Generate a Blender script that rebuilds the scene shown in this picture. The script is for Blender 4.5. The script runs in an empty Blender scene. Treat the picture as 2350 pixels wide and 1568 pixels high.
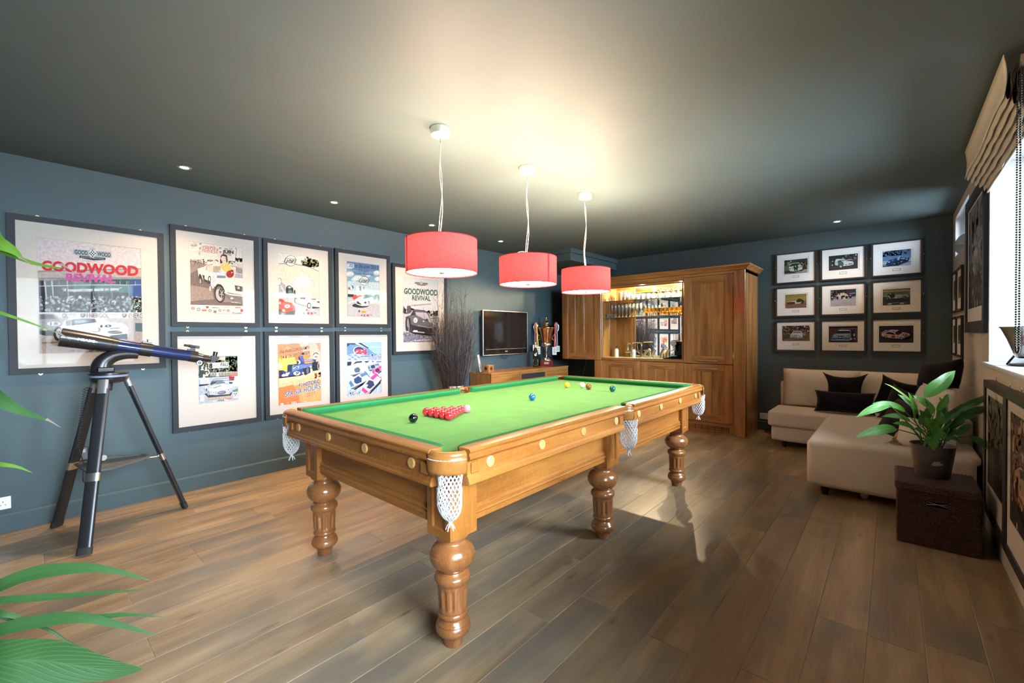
import bpy, math, random
from mathutils import Vector, Matrix
random.seed(7)
C = bpy.context.scene.collection
SC = bpy.context.scene
PI = math.pi

# ------------------------------------------------------------------ camera
RIGHT = Vector((0.75108089, 0.66016437, -0.0077784))
DOWN = Vector((0.00297263, -0.01516314, -0.99988061))
FWD = Vector((-0.6602035, 0.7509681, -0.01335117))
CAM = Vector((4.674, 0.0, 1.35))
FPX = 995.96
cd = bpy.data.cameras.new('camera')
cd.sensor_fit = 'HORIZONTAL'; cd.sensor_width = 36.0; cd.lens = 36.0 * FPX / 2350.0
cd.clip_start = 0.02; cd.clip_end = 100
cam = bpy.data.objects.new('camera', cd); C.objects.link(cam)
up = -DOWN; bk = -FWD
cam.matrix_world = Matrix(((RIGHT.x, up.x, bk.x, CAM.x), (RIGHT.y, up.y, bk.y, CAM.y), (RIGHT.z, up.z, bk.z, CAM.z), (0, 0, 0, 1)))
SC.camera = cam
SC.view_settings.view_transform = 'Standard'; SC.view_settings.look = 'None'
SC.view_settings.gamma = 1.0; SC.view_settings.use_curve_mapping = False
SC.view_settings.exposure = 1.1
SC.cycles.use_denoising = True
SC.cycles.max_bounces = 9; SC.cycles.diffuse_bounces = 5; SC.cycles.glossy_bounces = 4
SC.cycles.transmission_bounces = 6; SC.cycles.transparent_max_bounces = 24
SC.cycles.sample_clamp_indirect = 6.0; SC.cycles.caustics_reflective = False; SC.cycles.caustics_refractive = False

# ------------------------------------------------------------------ world, daylight
W = bpy.data.worlds.new('sky'); SC.world = W; W.use_nodes = True
wn = W.node_tree.nodes; bg = wn['Background']
bg.inputs[0].default_value = (0.72, 0.87, 1.0, 1); bg.inputs[1].default_value = 31.0

def area(name, loc, rot, sx, sy, power, col=(1, 1, 1), portal=False):
    d = bpy.data.lights.new(name, 'AREA'); d.shape = 'RECTANGLE'; d.size = sx; d.size_y = sy
    d.energy = power; d.color = col; d.cycles.is_portal = portal
    o = bpy.data.objects.new(name, d); C.objects.link(o); o.location = loc; o.rotation_euler = rot
    return o

XR = 5.17; YB = 6.89; ZC = 2.657; YF = -2.3
# daylight portals in the three window openings of the right wall (they face -x)
area('portal_window', (5.50, 3.6, 1.77), (0, PI / 2, 0), 1.30, 1.75, 1, portal=True)
area('portal_high_window', (5.325, 6.11, 2.367), (0, PI / 2, 0), 0.44, 1.12, 1, portal=True)
area('portal_near_window', (5.50, 0.55, 1.62), (0, PI / 2, 0), 1.45, 1.7, 1, portal=True)  # glazing known by its reflection; unseen opening sized and raised for its daylight

DOWNLIGHTS = [(0.595, 0.859), (0.595, 2.043), (0.595, 3.228), (0.595, 4.421), (4.174, 6.345)]
E_DOWN = 64.0
E_PEND = 68.0
WARM = (1.0, 0.66, 0.36)

# ------------------------------------------------------------------ pixel helpers (photo frame 2350 x 1568)
def ray(px, py):
    return RIGHT * ((px - 1175) / FPX) + DOWN * ((py - 784) / FPX) + FWD
def on(px, py, ax, val):
    d = ray(px, py); t = (val - CAM[ax]) / d[ax]; return CAM + d * t
def at(px, py, depth):
    return CAM + ray(px, py) * depth
def depth_of(v):
    return (Vector(v) - CAM).dot(FWD)

# ------------------------------------------------------------------ materials
def lin(c):
    return tuple(((x / 255.0) / 12.92 if x <= 10.3 else (((x / 255.0) + 0.055) / 1.055) ** 2.4) for x in c)
MATS = {}
def newmat(name):
    m = bpy.data.materials.new(name); m.use_nodes = True
    nt = m.node_tree; b = nt.nodes['Principled BSDF']; MATS[name] = m
    return m, nt, b
def plain(name, col, rough=0.5, metal=0.0, spec=0.5, noise=0.0, nscale=30.0, bump=0.0, bscale=200.0, coat=0.0, sheen=0.0, emit=None, es=0.0, alpha=1.0):
    m, nt, b = newmat(name)
    b.inputs['Base Color'].default_value = (*col, 1); b.inputs['Roughness'].default_value = rough
    b.inputs['Metallic'].default_value = metal; b.inputs['Specular IOR Level'].default_value = spec
    b.inputs['Coat Weight'].default_value = coat; b.inputs['Coat Roughness'].default_value = 0.08
    if sheen: b.inputs['Sheen Weight'].default_value = sheen; b.inputs['Sheen Roughness'].default_value = 0.5
    if emit: b.inputs['Emission Color'].default_value = (*emit, 1); b.inputs['Emission Strength'].default_value = es
    tc = None
    if noise or bump:
        tc = nt.nodes.new('ShaderNodeTexCoord')
    if noise:
        n = nt.nodes.new('ShaderNodeTexNoise'); n.inputs['Scale'].default_value = nscale; n.inputs['Detail'].default_value = 5
        r = nt.nodes.new('ShaderNodeValToRGB')
        r.color_ramp.elements[0].position = 0.3; r.color_ramp.elements[1].position = 0.7
        r.color_ramp.elements[0].color = (*[max(0, x * (1 - noise)) for x in col], 1)
        r.color_ramp.elements[1].color = (*[min(1, x * (1 + noise)) for x in col], 1)
        nt.links.new(tc.outputs['Object'], n.inputs['Vector']); nt.links.new(n.outputs['Fac'], r.inputs['Fac'])
        nt.links.new(r.outputs['Color'], b.inputs['Base Color'])
    if bump:
        n2 = nt.nodes.new('ShaderNodeTexNoise'); n2.inputs['Scale'].default_value = bscale; n2.inputs['Detail'].default_value = 3
        bp = nt.nodes.new('ShaderNodeBump'); bp.inputs['Strength'].default_value = bump; bp.inputs['Distance'].default_value = 0.002
        nt.links.new(tc.outputs['Object'], n2.inputs['Vector']); nt.links.new(n2.outputs['Fac'], bp.inputs['Height'])
        nt.links.new(bp.outputs['Normal'], b.inputs['Normal'])
    return m
def wood(name, dark, mid, light, axis='z', scale=1.0, rough=0.35, coat=0.25, rnd=False, fleck=0.0, patch=None):
    """long-grained wood: two stretched noises, a cathedral-figure wave, optional grey patches and ray flecks"""
    m, nt, b = newmat(name); N = nt.nodes; Lk = nt.links
    b.inputs['Roughness'].default_value = rough; b.inputs['Coat Weight'].default_value = coat; b.inputs['Coat Roughness'].default_value = 0.15
    tc = N.new('ShaderNodeTexCoord'); vec = tc.outputs['Object']
    if rnd:
        oi = N.new('ShaderNodeObjectInfo'); ml = N.new('ShaderNodeMath'); ml.operation = 'MULTIPLY'; ml.inputs[1].default_value = 57.3
        Lk.new(oi.outputs['Random'], ml.inputs[0])
        cx = N.new('ShaderNodeCombineXYZ'); Lk.new(ml.outputs[0], cx.inputs[0]); Lk.new(ml.outputs[0], cx.inputs[2])
        ad = N.new('ShaderNodeVectorMath'); ad.operation = 'ADD'; Lk.new(vec, ad.inputs[0]); Lk.new(cx.outputs[0], ad.inputs[1]); vec = ad.outputs[0]
    def stretched(s_long, s_short):
        mp = N.new('ShaderNodeMapping'); s = [s_short * scale] * 3; s['xyz'.index(axis)] = s_long * scale
        mp.inputs['Scale'].default_value = s; Lk.new(vec, mp.inputs['Vector']); return mp.outputs[0]
    n1 = N.new('ShaderNodeTexNoise'); n1.inputs['Scale'].default_value = 1; n1.inputs['Detail'].default_value = 6; n1.inputs['Distortion'].default_value = 0.6
    Lk.new(stretched(1.2, 11), n1.inputs['Vector'])
    n2 = N.new('ShaderNodeTexNoise'); n2.inputs['Scale'].default_value = 1; n2.inputs['Detail'].default_value = 4
    Lk.new(stretched(7, 230), n2.inputs['Vector'])
    mx = N.new('ShaderNodeMath'); mx.operation = 'MULTIPLY_ADD'; mx.inputs[1].default_value = 0.32
    Lk.new(n2.outputs['Fac'], mx.inputs[0]); 
    m3 = N.new('ShaderNodeMath'); m3.operation = 'MULTIPLY'; m3.inputs[1].default_value = 0.72; Lk.new(n1.outputs['Fac'], m3.inputs[0])
    Lk.new(m3.outputs[0], mx.inputs[2])
    r = N.new('ShaderNodeValToRGB'); e = r.color_ramp.elements
    e[0].position = 0.34; e[0].color = (*dark, 1); e[1].position = 0.70; e[1].color = (*light, 1)
    k = r.color_ramp.elements.new(0.52); k.color = (*mid, 1)
    Lk.new(mx.outputs[0], r.inputs['Fac']); col = r.outputs['Color']
    if patch:
        n4 = N.new('ShaderNodeTexNoise'); n4.inputs['Scale'].default_value = 1; n4.inputs['Detail'].default_value = 3; Lk.new(stretched(1.6, 5), n4.inputs['Vector'])
        r4 = N.new('ShaderNodeValToRGB'); r4.color_ramp.elements[0].position = 0.46; r4.color_ramp.elements[1].position = 0.66
        Lk.new(n4.outputs['Fac'], r4.inputs['Fac'])
        mm = N.new('ShaderNodeMix'); mm.data_type = 'RGBA'; mm.inputs['B'].default_value = (*patch, 1)
        ms = N.new('ShaderNodeMath'); ms.operation = 'MULTIPLY'; ms.inputs[1].default_value = 0.8; Lk.new(r4.outputs['Color'], ms.inputs[0])
        Lk.new(ms.outputs[0], mm.inputs['Factor']); Lk.new(col, mm.inputs['A']); col = mm.outputs['Result']
        # knots
        vo = N.new('ShaderNodeTexVoronoi'); vo.inputs['Scale'].default_value = 1.0; Lk.new(stretched(2.2, 6.5), vo.inputs['Vector'])
        rk = N.new('ShaderNodeValToRGB'); rk.color_ramp.elements[0].position = 0.03; rk.color_ramp.elements[0].color = (1, 1, 1, 1); rk.color_ramp.elements[1].position = 0.11; rk.color_ramp.elements[1].color = (0, 0, 0, 1)
        Lk.new(vo.outputs['Distance'], rk.inputs['Fac'])
        mk = N.new('ShaderNodeMix'); mk.data_type = 'RGBA'; mk.inputs['B'].default_value = (*[x * 0.35 for x in dark], 1)
        mks = N.new('ShaderNodeMath'); mks.operation = 'MULTIPLY'; mks.inputs[1].default_value = 0.55; Lk.new(rk.outputs['Color'], mks.inputs[0])
        Lk.new(mks.outputs[0], mk.inputs['Factor']); Lk.new(col, mk.inputs['A']); col = mk.outputs['Result']
    if fleck:
        n5 = N.new('ShaderNodeTexNoise'); n5.inputs['Scale'].default_value = 1; n5.inputs['Detail'].default_value = 1; n5.inputs['Distortion'].default_value = 1.0
        Lk.new(stretched(70, 28), n5.inputs['Vector'])
        r5 = N.new('ShaderNodeValToRGB'); r5.color_ramp.elements[0].position = 0.56; r5.color_ramp.elements[1].position = 0.66; Lk.new(n5.outputs['Fac'], r5.inputs['Fac'])
        mf = N.new('ShaderNodeMix'); mf.data_type = 'RGBA'; mf.inputs['B'].default_value = (*[min(1, x * 1.5) for x in light], 1)
        fs = N.new('ShaderNodeMath'); fs.operation = 'MULTIPLY'; fs.inputs[1].default_value = fleck; Lk.new(r5.outputs['Color'], fs.inputs[0])
        Lk.new(fs.outputs[0], mf.inputs['Factor']); Lk.new(col, mf.inputs['A']); col = mf.outputs['Result']
    if rnd:
        hs = N.new('ShaderNodeHueSaturation'); mr = N.new('ShaderNodeMapRange'); mr.inputs['To Min'].default_value = 0.88; mr.inputs['To Max'].default_value = 1.10
        m7 = N.new('ShaderNodeMath'); m7.operation = 'FRACT'; Lk.new(ml.outputs[0], m7.inputs[0]); Lk.new(m7.outputs[0], mr.inputs['Value'])
        Lk.new(mr.outputs[0], hs.inputs['Value']); Lk.new(col, hs.inputs['Color']); col = hs.outputs['Color']
    Lk.new(col, b.inputs['Base Color'])
    bp = N.new('ShaderNodeBump'); bp.inputs['Strength'].default_value = 0.12; bp.inputs['Distance'].default_value = 0.001
    Lk.new(n2.outputs['Fac'], bp.inputs['Height']); Lk.new(bp.outputs['Normal'], b.inputs['Normal'])
    return m
def glassy(name, tint=(1, 1, 1), refl=1.0, ior=1.45, rough=0.0, haze=0.0, hcol=(0.95, 0.95, 0.92)):
    """thin sheet or vessel glass: clear transmission plus a Fresnel mirror"""
    m = bpy.data.materials.new(name); m.use_nodes = True; nt = m.node_tree; N = nt.nodes; N.clear(); MATS[name] = m
    o = N.new('ShaderNodeOutputMaterial'); t = N.new('ShaderNodeBsdfTransparent'); t.inputs[0].default_value = (*tint, 1)
    g = N.new('ShaderNodeBsdfGlossy'); g.inputs['Roughness'].default_value = rough
    f = N.new('ShaderNodeFresnel'); f.inputs['IOR'].default_value = ior
    ms = N.new('ShaderNodeMath'); ms.operation = 'MULTIPLY'; ms.inputs[1].default_value = refl; nt.links.new(f.outputs[0], ms.inputs[0])
    x = N.new('ShaderNodeMixShader'); nt.links.new(ms.outputs[0], x.inputs[0]); nt.links.new(t.outputs[0], x.inputs[1]); nt.links.new(g.outputs[0], x.inputs[2])
    if haze:      # pale scatter mixed into the colour so the glassware looks lit up
        tl = N.new('ShaderNodeBsdfTranslucent'); tl.inputs[0].default_value = (*hcol, 1); df = N.new('ShaderNodeBsdfDiffuse'); df.inputs[0].default_value = (*hcol, 1)
        h2 = N.new('ShaderNodeMixShader'); h2.inputs[0].default_value = 0.5; nt.links.new(tl.outputs[0], h2.inputs[1]); nt.links.new(df.outputs[0], h2.inputs[2])
        h1 = N.new('ShaderNodeMixShader'); h1.inputs[0].default_value = haze; nt.links.new(t.outputs[0], h1.inputs[1]); nt.links.new(h2.outputs[0], h1.inputs[2]); nt.links.new(h1.outputs[0], x.inputs[1])
    nt.links.new(x.outputs[0], o.inputs[0]); return m
def emitter(name, col, s):
    m = bpy.data.materials.new(name); m.use_nodes = True; nt = m.node_tree; N = nt.nodes; N.clear(); MATS[name] = m
    o = N.new('ShaderNodeOutputMaterial'); e = N.new('ShaderNodeEmission'); e.inputs[0].default_value = (*col, 1); e.inputs[1].default_value = s
    nt.links.new(e.outputs[0], o.inputs[0]); return m
def fabric_shade(name, col, trans=0.5):
    m = bpy.data.materials.new(name); m.use_nodes = True; nt = m.node_tree; N = nt.nodes; N.clear(); MATS[name] = m
    o = N.new('ShaderNodeOutputMaterial'); d = N.new('ShaderNodeBsdfDiffuse'); t = N.new('ShaderNodeBsdfTranslucent')
    tc = N.new('ShaderNodeTexCoord'); mp = N.new('ShaderNodeMapping'); mp.inputs['Scale'].default_value = (300, 300, 90)
    n = N.new('ShaderNodeTexNoise'); n.inputs['Scale'].default_value = 1; nt.links.new(tc.outputs['Object'], mp.inputs[0]); nt.links.new(mp.outputs[0], n.inputs['Vector'])
    r = N.new('ShaderNodeValToRGB'); r.color_ramp.elements[0].position = 0.35; r.color_ramp.elements[1].position = 0.65
    r.color_ramp.elements[0].color = (*[x * 0.82 for x in col], 1); r.color_ramp.elements[1].color = (*[min(1, x * 1.15) for x in col], 1)
    nt.links.new(n.outputs['Fac'], r.inputs['Fac']); nt.links.new(r.outputs[0], d.inputs[0]); nt.links.new(r.outputs[0], t.inputs[0])
    x = N.new('ShaderNodeMixShader'); x.inputs[0].default_value = trans; nt.links.new(d.outputs[0], x.inputs[1]); nt.links.new(t.outputs[0], x.inputs[2]); nt.links.new(x.outputs[0], o.inputs[0]); return m
def ink():
    m, nt, b = newmat('print_ink'); a = nt.nodes.new('ShaderNodeAttribute'); a.attribute_name = 'Col'
    b.inputs['Roughness'].default_value = 0.6; b.inputs['Specular IOR Level'].default_value = 0.2
    tc = nt.nodes.new('ShaderNodeTexCoord'); n = nt.nodes.new('ShaderNodeTexNoise'); n.inputs['Scale'].default_value = 55; n.inputs['Detail'].default_value = 4
    mr = nt.nodes.new('ShaderNodeMapRange'); mr.inputs['From Min'].default_value = 0.3; mr.inputs['From Max'].default_value = 0.7; mr.inputs['To Min'].default_value = 0.58; mr.inputs['To Max'].default_value = 0.80
    mx = nt.nodes.new('ShaderNodeMix'); mx.data_type = 'RGBA'; mx.blend_type = 'MULTIPLY'; mx.inputs['Factor'].default_value = 1
    nt.links.new(tc.outputs['Object'], n.inputs['Vector']); nt.links.new(n.outputs['Fac'], mr.inputs['Value'])
    nt.links.new(a.outputs['Color'], mx.inputs['A']); nt.links.new(mr.outputs[0], mx.inputs['B']); nt.links.new(mx.outputs['Result'], b.inputs['Base Color']); return m

INK = ink()
WALL = plain('teal_paint', (0.056, 0.092, 0.107), 0.55, noise=0.06, nscale=3, bump=0.05, bscale=90, spec=0.35)
CEIL = plain('teal_ceiling_paint', (0.084, 0.120, 0.128), 0.6, noise=0.04, nscale=2, spec=0.3)
CREAM = plain('cream_paint', (0.50, 0.45, 0.385), 0.6, noise=0.05, nscale=4, bump=0.08, bscale=60)
WHITE = plain('white_paint', (0.50, 0.51, 0.52), 0.5, noise=0.02, nscale=6)
GLOSSWHITE = plain('white_gloss', (0.70, 0.70, 0.70), 0.25, noise=0.02)
PLASTIC = plain('white_plastic', (0.83, 0.83, 0.84), 0.35)
BLACK = plain('black_plastic', (0.012, 0.012, 0.014), 0.38)
BLACKGLOSS = plain('black_gloss', (0.006, 0.006, 0.007), 0.08)
RUBBER = plain('black_rubber', (0.02, 0.02, 0.022), 0.7)
FRAME = plain('charcoal_frame_paint', (0.014, 0.018, 0.024), 0.55, noise=0.12, nscale=8, spec=0.3)
FRAMEB = plain('black_frame_paint', (0.018, 0.018, 0.022), 0.4)
MOUNT = plain('ivory_mount_board', (0.50, 0.455, 0.41), 0.8, noise=0.02, nscale=40)
LINE = plain('bevel_shadow_line', (0.08, 0.075, 0.07), 0.8)  # dark bevel colour; round the photographs it paints the mount opening's shadow
BRASS = plain('polished_brass', (0.83, 0.62, 0.26), 0.22, 1.0)
CHROME = plain('polished_chrome', (0.82, 0.80, 0.76), 0.12, 1.0)
SATIN = plain('satin_steel', (0.62, 0.58, 0.52), 0.3, 1.0)
SILVER = plain('engraved_silver', (0.80, 0.78, 0.78), 0.16, 1.0, noise=0.25, nscale=60, bump=0.9, bscale=70)
COPPER = plain('gilt_copper', (0.72, 0.43, 0.23), 0.15, 1.0)
PANE = glassy('picture_glass', refl=0.14)
CLEAR = glassy('clear_glass', (0.97, 0.99, 0.98), 1.6, 1.5, haze=0.16)
AMBER = glassy('amber_glass', (0.80, 0.56, 0.24), 1.2, 1.5, haze=0.2, hcol=(0.75, 0.50, 0.18))
SHELFG = glassy('green_edged_shelf_glass', (0.86, 0.96, 0.90), 1.0)
WINGLASS = glassy('window_glass', (0.97, 0.99, 1.0), 1.0)
OAKs = dict(dark=(0.160, 0.050, 0.009), mid=(0.300, 0.105, 0.019), light=(0.41, 0.162, 0.034))
OAKX = wood('table_oak_x', axis='x', coat=0.15, fleck=0.16, **OAKs)
OAKY = wood('table_oak_y', axis='y', coat=0.15, fleck=0.16, **OAKs)
OAKZ = wood('table_oak_z', axis='z', fleck=0.1, **OAKs)
OAKTURN = wood('turned_oak', (0.15, 0.050, 0.014), (0.27, 0.100, 0.030), (0.37, 0.155, 0.054), 'z', rough=0.25, coat=0.5)
OAKPALE = wood('pale_medallion_wood', (0.40, 0.20, 0.06), (0.52, 0.28, 0.09), (0.62, 0.36, 0.14), 'z', scale=1.5)
CHs = dict(dark=(0.17, 0.062, 0.014), mid=(0.35, 0.150, 0.038), light=(0.52, 0.25, 0.075))
CHX = wood('cherry_x', axis='x', **CHs); CHY = wood('cherry_y', axis='y', **CHs); CHZ = wood('cherry_z', axis='z', **CHs)
CHB = wood('cherry_board', axis='z', rnd=True, **CHs)
FLOORW = wood('smoked_oak_plank', (0.195, 0.124, 0.066), (0.305, 0.205, 0.116), (0.40, 0.285, 0.170), 'y', scale=0.8, rough=0.36, coat=0.12, rnd=True, patch=(0.155, 0.132, 0.105))
SEAM = plain('pale_seam', (0.42, 0.34, 0.25), 0.7)  # pale base colour shows as thin lines between the planks
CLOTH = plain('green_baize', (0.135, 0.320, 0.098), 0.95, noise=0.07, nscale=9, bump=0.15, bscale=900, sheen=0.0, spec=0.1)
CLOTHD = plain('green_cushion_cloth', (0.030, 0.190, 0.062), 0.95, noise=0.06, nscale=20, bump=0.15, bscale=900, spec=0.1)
LEATHER = plain('tan_pocket_leather', (0.27, 0.105, 0.024), 0.28, noise=0.15, nscale=40, coat=0.3)
NET = plain('white_cotton_net', (0.62, 0.62, 0.62), 0.9)
LINEN = plain('oatmeal_sofa_fabric', (0.64, 0.565, 0.475), 0.95, noise=0.08, nscale=260, bump=0.4, bscale=700, spec=0.1, sheen=0.1)
VELVET = plain('black_velvet', (0.007, 0.007, 0.011), 0.9, noise=0.3, nscale=18, sheen=0.12, spec=0.1)
CREAMFAB = plain('cream_cushion_cotton', (0.66, 0.60, 0.51), 0.9, noise=0.05, nscale=30, bump=0.5, bscale=26)
TANFAB = plain('tan_throw_wool', (0.36, 0.25, 0.14), 0.95, noise=0.15, nscale=60, bump=0.4, bscale=300)
SILK = plain('champagne_silk', (0.68, 0.60, 0.48), 0.30, noise=0.1, nscale=25, bump=0.5, bscale=30, spec=0.6)
SHADE = fabric_shade('red_shade_fabric', (0.62, 0.018, 0.022), 0.22)
LINING = plain('white_shade_lining', (0.85, 0.83, 0.78), 0.8)
# ------------------------------------------------------------------ mesh builder
class MB:
    def __init__(s): s.v = []; s.f = []; s.m = []; s.c = []
    def add(s, vs, fs, mat=0, col=None):
        o = len(s.v); s.v += [tuple(p) for p in vs]
        for f in fs: s.f.append(tuple(i + o for i in f)); s.m.append(mat); s.c.append(col)
        return s
    def box(s, x0, x1, y0, y1, z0, z1, mat=0):
        return s.add([(x0, y0, z0), (x1, y0, z0), (x1, y1, z0), (x0, y1, z0), (x0, y0, z1), (x1, y0, z1), (x1, y1, z1), (x0, y1, z1)],
                     [(0, 3, 2, 1), (4, 5, 6, 7), (0, 1, 5, 4), (1, 2, 6, 5), (2, 3, 7, 6), (3, 0, 4, 7)], mat)
    def obox(s, c, ux, uy, uz, mat=0):
        c = Vector(c); ux = Vector(ux); uy = Vector(uy); uz = Vector(uz)
        vs = [c + ux * a + uy * b + uz * d for d in (-1, 1) for a, b in ((-1, -1), (1, -1), (1, 1), (-1, 1))]
        return s.add(vs, [(0, 3, 2, 1), (4, 5, 6, 7), (0, 1, 5, 4), (1, 2, 6, 5), (2, 3, 7, 6), (3, 0, 4, 7)], mat)
    def ring(s, c, ax, r, n, ref=None, sx=1.0, sy=1.0):
        ax = Vector(ax).normalized(); ref = ref or (Vector((0, 0, 1)) if abs(ax.z) < 0.9 else Vector((1, 0, 0)))
        u = ax.cross(ref).normalized(); w = ax.cross(u)
        return [Vector(c) + (u * math.cos(2 * PI * i / n) * sx + w * math.sin(2 * PI * i / n) * sy) * r for i in range(n)]
    def cyl(s, p0, p1, r0, r1=None, n=16, cap=True, mat=0, sx=1.0, sy=1.0, ref=None):
        r1 = r0 if r1 is None else r1; d = Vector(p1) - Vector(p0)
        a = s.ring(p0, d, r0, n, ref, sx, sy); b = s.ring(p1, d, r1, n, ref, sx, sy)
        fs = [(i, (i + 1) % n, n + (i + 1) % n, n + i) for i in range(n)]
        if cap: fs += [tuple(range(n - 1, -1, -1)), tuple(range(n, 2 * n))]
        return s.add(a + b, fs, mat)
    def lathe(s, prof, o=(0, 0, 0), n=24, mat=0, flute=None):
        o = Vector(o); vs = []; fs = []
        for j, (r, z) in enumerate(prof):
            for i in range(n):
                a = 2 * PI * i / n; vs.append(o + Vector((r * math.cos(a), r * math.sin(a), z)))
        for j in range(len(prof) - 1):
            for i in range(n):
                k = (i + 1) % n; fs.append((j * n + i, j * n + k, (j + 1) * n + k, (j + 1) * n + i))
        if prof[0][0] > 1e-5: fs.append(tuple(range(n - 1, -1, -1)))
        if prof[-1][0] > 1e-5: fs.append(tuple((len(prof) - 1) * n + i for i in range(n)))
        return s.add(vs, fs, mat)
    def tube(s, pts, r, n=8, mat=0, cap=True, flat=1.0, ref=None):
        pts = [Vector(p) for p in pts]; rr = r if isinstance(r, (list, tuple)) else [r] * len(pts); vs = []; fs = []
        u = None
        for i, p in enumerate(pts):
            d = (pts[min(i + 1, len(pts) - 1)] - pts[max(i - 1, 0)])
            d = d.normalized() if d.length > 1e-9 else Vector((0, 0, 1))
            if u is None:
                rf = Vector(ref) if ref else (Vector((0, 0, 1)) if abs(d.z) < 0.9 else Vector((1, 0, 0))); u = d.cross(rf).normalized()
            else:
                u = (u - d * u.dot(d)); u = u.normalized() if u.length > 1e-6 else d.orthogonal().normalized()
            w = d.cross(u)
            vs += [p + (u * math.cos(2 * PI * k / n) + w * math.sin(2 * PI * k / n) * flat) * rr[i] for k in range(n)]
        for i in range(len(pts) - 1):
            for k in range(n): fs.append((i * n + k, i * n + (k + 1) % n, (i + 1) * n + (k + 1) % n, (i + 1) * n + k))
        if cap: fs += [tuple(range(n - 1, -1, -1)), tuple((len(pts) - 1) * n + k for k in range(n))]
        return s.add(vs, fs, mat)
    def sweep(s, prof, a, b, out, up=(0, 0, 1), mat=0):
        """closed profile [(d, z)] swept from a to b; d along OUT, z along UP"""
        a = Vector(a); b = Vector(b); out = Vector(out); up = Vector(up); n = len(prof)
        vs = [a + out * d + up * z for d, z in prof] + [b + out * d + up * z for d, z in prof]
        fs = [(i, (i + 1) % n, n + (i + 1) % n, n + i) for i in range(n)] + [tuple(range(n - 1, -1, -1)), tuple(range(n, 2 * n))]
        return s.add(vs, fs, mat)
    def sphere(s, c, r, nu=16, nv=10, sc=(1, 1, 1), mat=0):
        c = Vector(c); vs = [c + Vector((0, 0, -r * sc[2]))]; fs = []
        for j in range(1, nv):
            t = PI * j / nv
            for i in range(nu): vs.append(c + Vector((r * sc[0] * math.sin(t) * math.cos(2 * PI * i / nu), r * sc[1] * math.sin(t) * math.sin(2 * PI * i / nu), -r * sc[2] * math.cos(t))))
        vs.append(c + Vector((0, 0, r * sc[2]))); L = len(vs) - 1
        for i in range(nu): fs.append((0, 1 + (i + 1) % nu, 1 + i)); fs.append((L, L - nu + i, L - nu + (i + 1) % nu))
        for j in range(nv - 2):
            for i in range(nu): fs.append((1 + j * nu + i, 1 + j * nu + (i + 1) % nu, 1 + (j + 1) * nu + (i + 1) % nu, 1 + (j + 1) * nu + i))
        return s.add(vs, fs, mat)
    def grid(s, fn, nu, nv, mat=0, closed_u=False):
        vs = [fn(i / nu, j / nv) for j in range(nv + 1) for i in range(nu + 1)]
        fs = [(j * (nu + 1) + i, j * (nu + 1) + i + 1, (j + 1) * (nu + 1) + i + 1, (j + 1) * (nu + 1) + i) for j in range(nv) for i in range(nu)]
        return s.add(vs, fs, mat)
    def recess(s, O, U, V, N, w, h, b, d, ch=0.006, mat=0):
        """panel front: frame of width b around a field sunk by d with chamfered edge"""
        O = Vector(O); U = Vector(U); V = Vector(V); N = Vector(N)
        def P(u, v, n): return O + U * u + V * v + N * n
        L = [(0, 0, 0, w, h), (b, b, 0, w - b, h - b), (b + ch, b + ch, -d, w - b - ch, h - b - ch)]
        vs = []
        for (u0, v0, n, u1, v1) in L: vs += [P(u0, v0, n), P(u1, v0, n), P(u1, v1, n), P(u0, v1, n)]
        fs = [(k * 4 + i, k * 4 + (i + 1) % 4, k * 4 + 4 + (i + 1) % 4, k * 4 + 4 + i) for k in range(2) for i in range(4)] + [(8, 9, 10, 11)]
        return s.add(vs, fs, mat)
    def build(s, name, mats, parent=None, loc=None, smooth=None, bevel=0.0, seg=2, subsurf=0, solid=0.0, world=True):
        """verts are given in world space and stored relative to the origin (the parent's, or loc)"""
        if not isinstance(mats, (list, tuple)): mats = [mats]
        o = Vector(loc) if loc is not None else (ORG.get(parent.name, Vector((0, 0, 0))) if parent else Vector((0, 0, 0)))
        me = bpy.data.meshes.new(name); vs = [(p[0] - o.x, p[1] - o.y, p[2] - o.z) for p in s.v] if world else s.v
        me.from_pydata(vs, [], s.f); me.validate(verbose=False)
        for m in mats: me.materials.append(m)
        if len(mats) > 1 and len(me.polygons) == len(s.m): me.polygons.foreach_set('material_index', s.m)
        if smooth is not None:
            me.polygons.foreach_set('use_smooth', [True] * len(me.polygons))
            if smooth < 179: me.set_sharp_from_angle(angle=math.radians(smooth))
        ob = bpy.data.objects.new(name, me); C.objects.link(ob)
        if parent: ob.parent = parent; ORG[ob.name] = o
        else: ob.location = o; ORG[ob.name] = o
        if parent and loc is not None:
            ob.location = o - ORG[parent.name]
        if bevel:
            b = ob.modifiers.new('bevel', 'BEVEL'); b.width = bevel; b.segments = seg; b.limit_method = 'ANGLE'; b.angle_limit = math.radians(35)
        if subsurf:
            b = ob.modifiers.new('sub', 'SUBSURF'); b.levels = subsurf; b.render_levels = subsurf
        if solid:
            b = ob.modifiers.new('solid', 'SOLIDIFY'); b.thickness = solid; b.offset = 0
        return ob
ORG = {}
def tag(o, label=None, cat=None, group=None, kind=None):
    if label: o['label'] = label
    if cat: o['category'] = cat
    if group: o['group'] = group
    if kind: o['kind'] = kind
    return o
def thing(name, label, cat, loc, group=None):
    o = bpy.data.objects.new(name, None); o.empty_display_size = 0.05; C.objects.link(o); o.location = loc; ORG[o.name] = Vector(loc)
    return tag(o, label, cat, group)
def struct(o): o['kind'] = 'structure'; return o
def copy_tree(o, loc=None, parent=None):
    c = o.copy(); C.objects.link(c)
    if parent is not None: c.parent = parent
    if loc is not None: c.location = loc
    for ch in list(o.children): copy_tree(ch, None, c)
    return c
def lerp(a, b, t): return a + (b - a) * t
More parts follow.
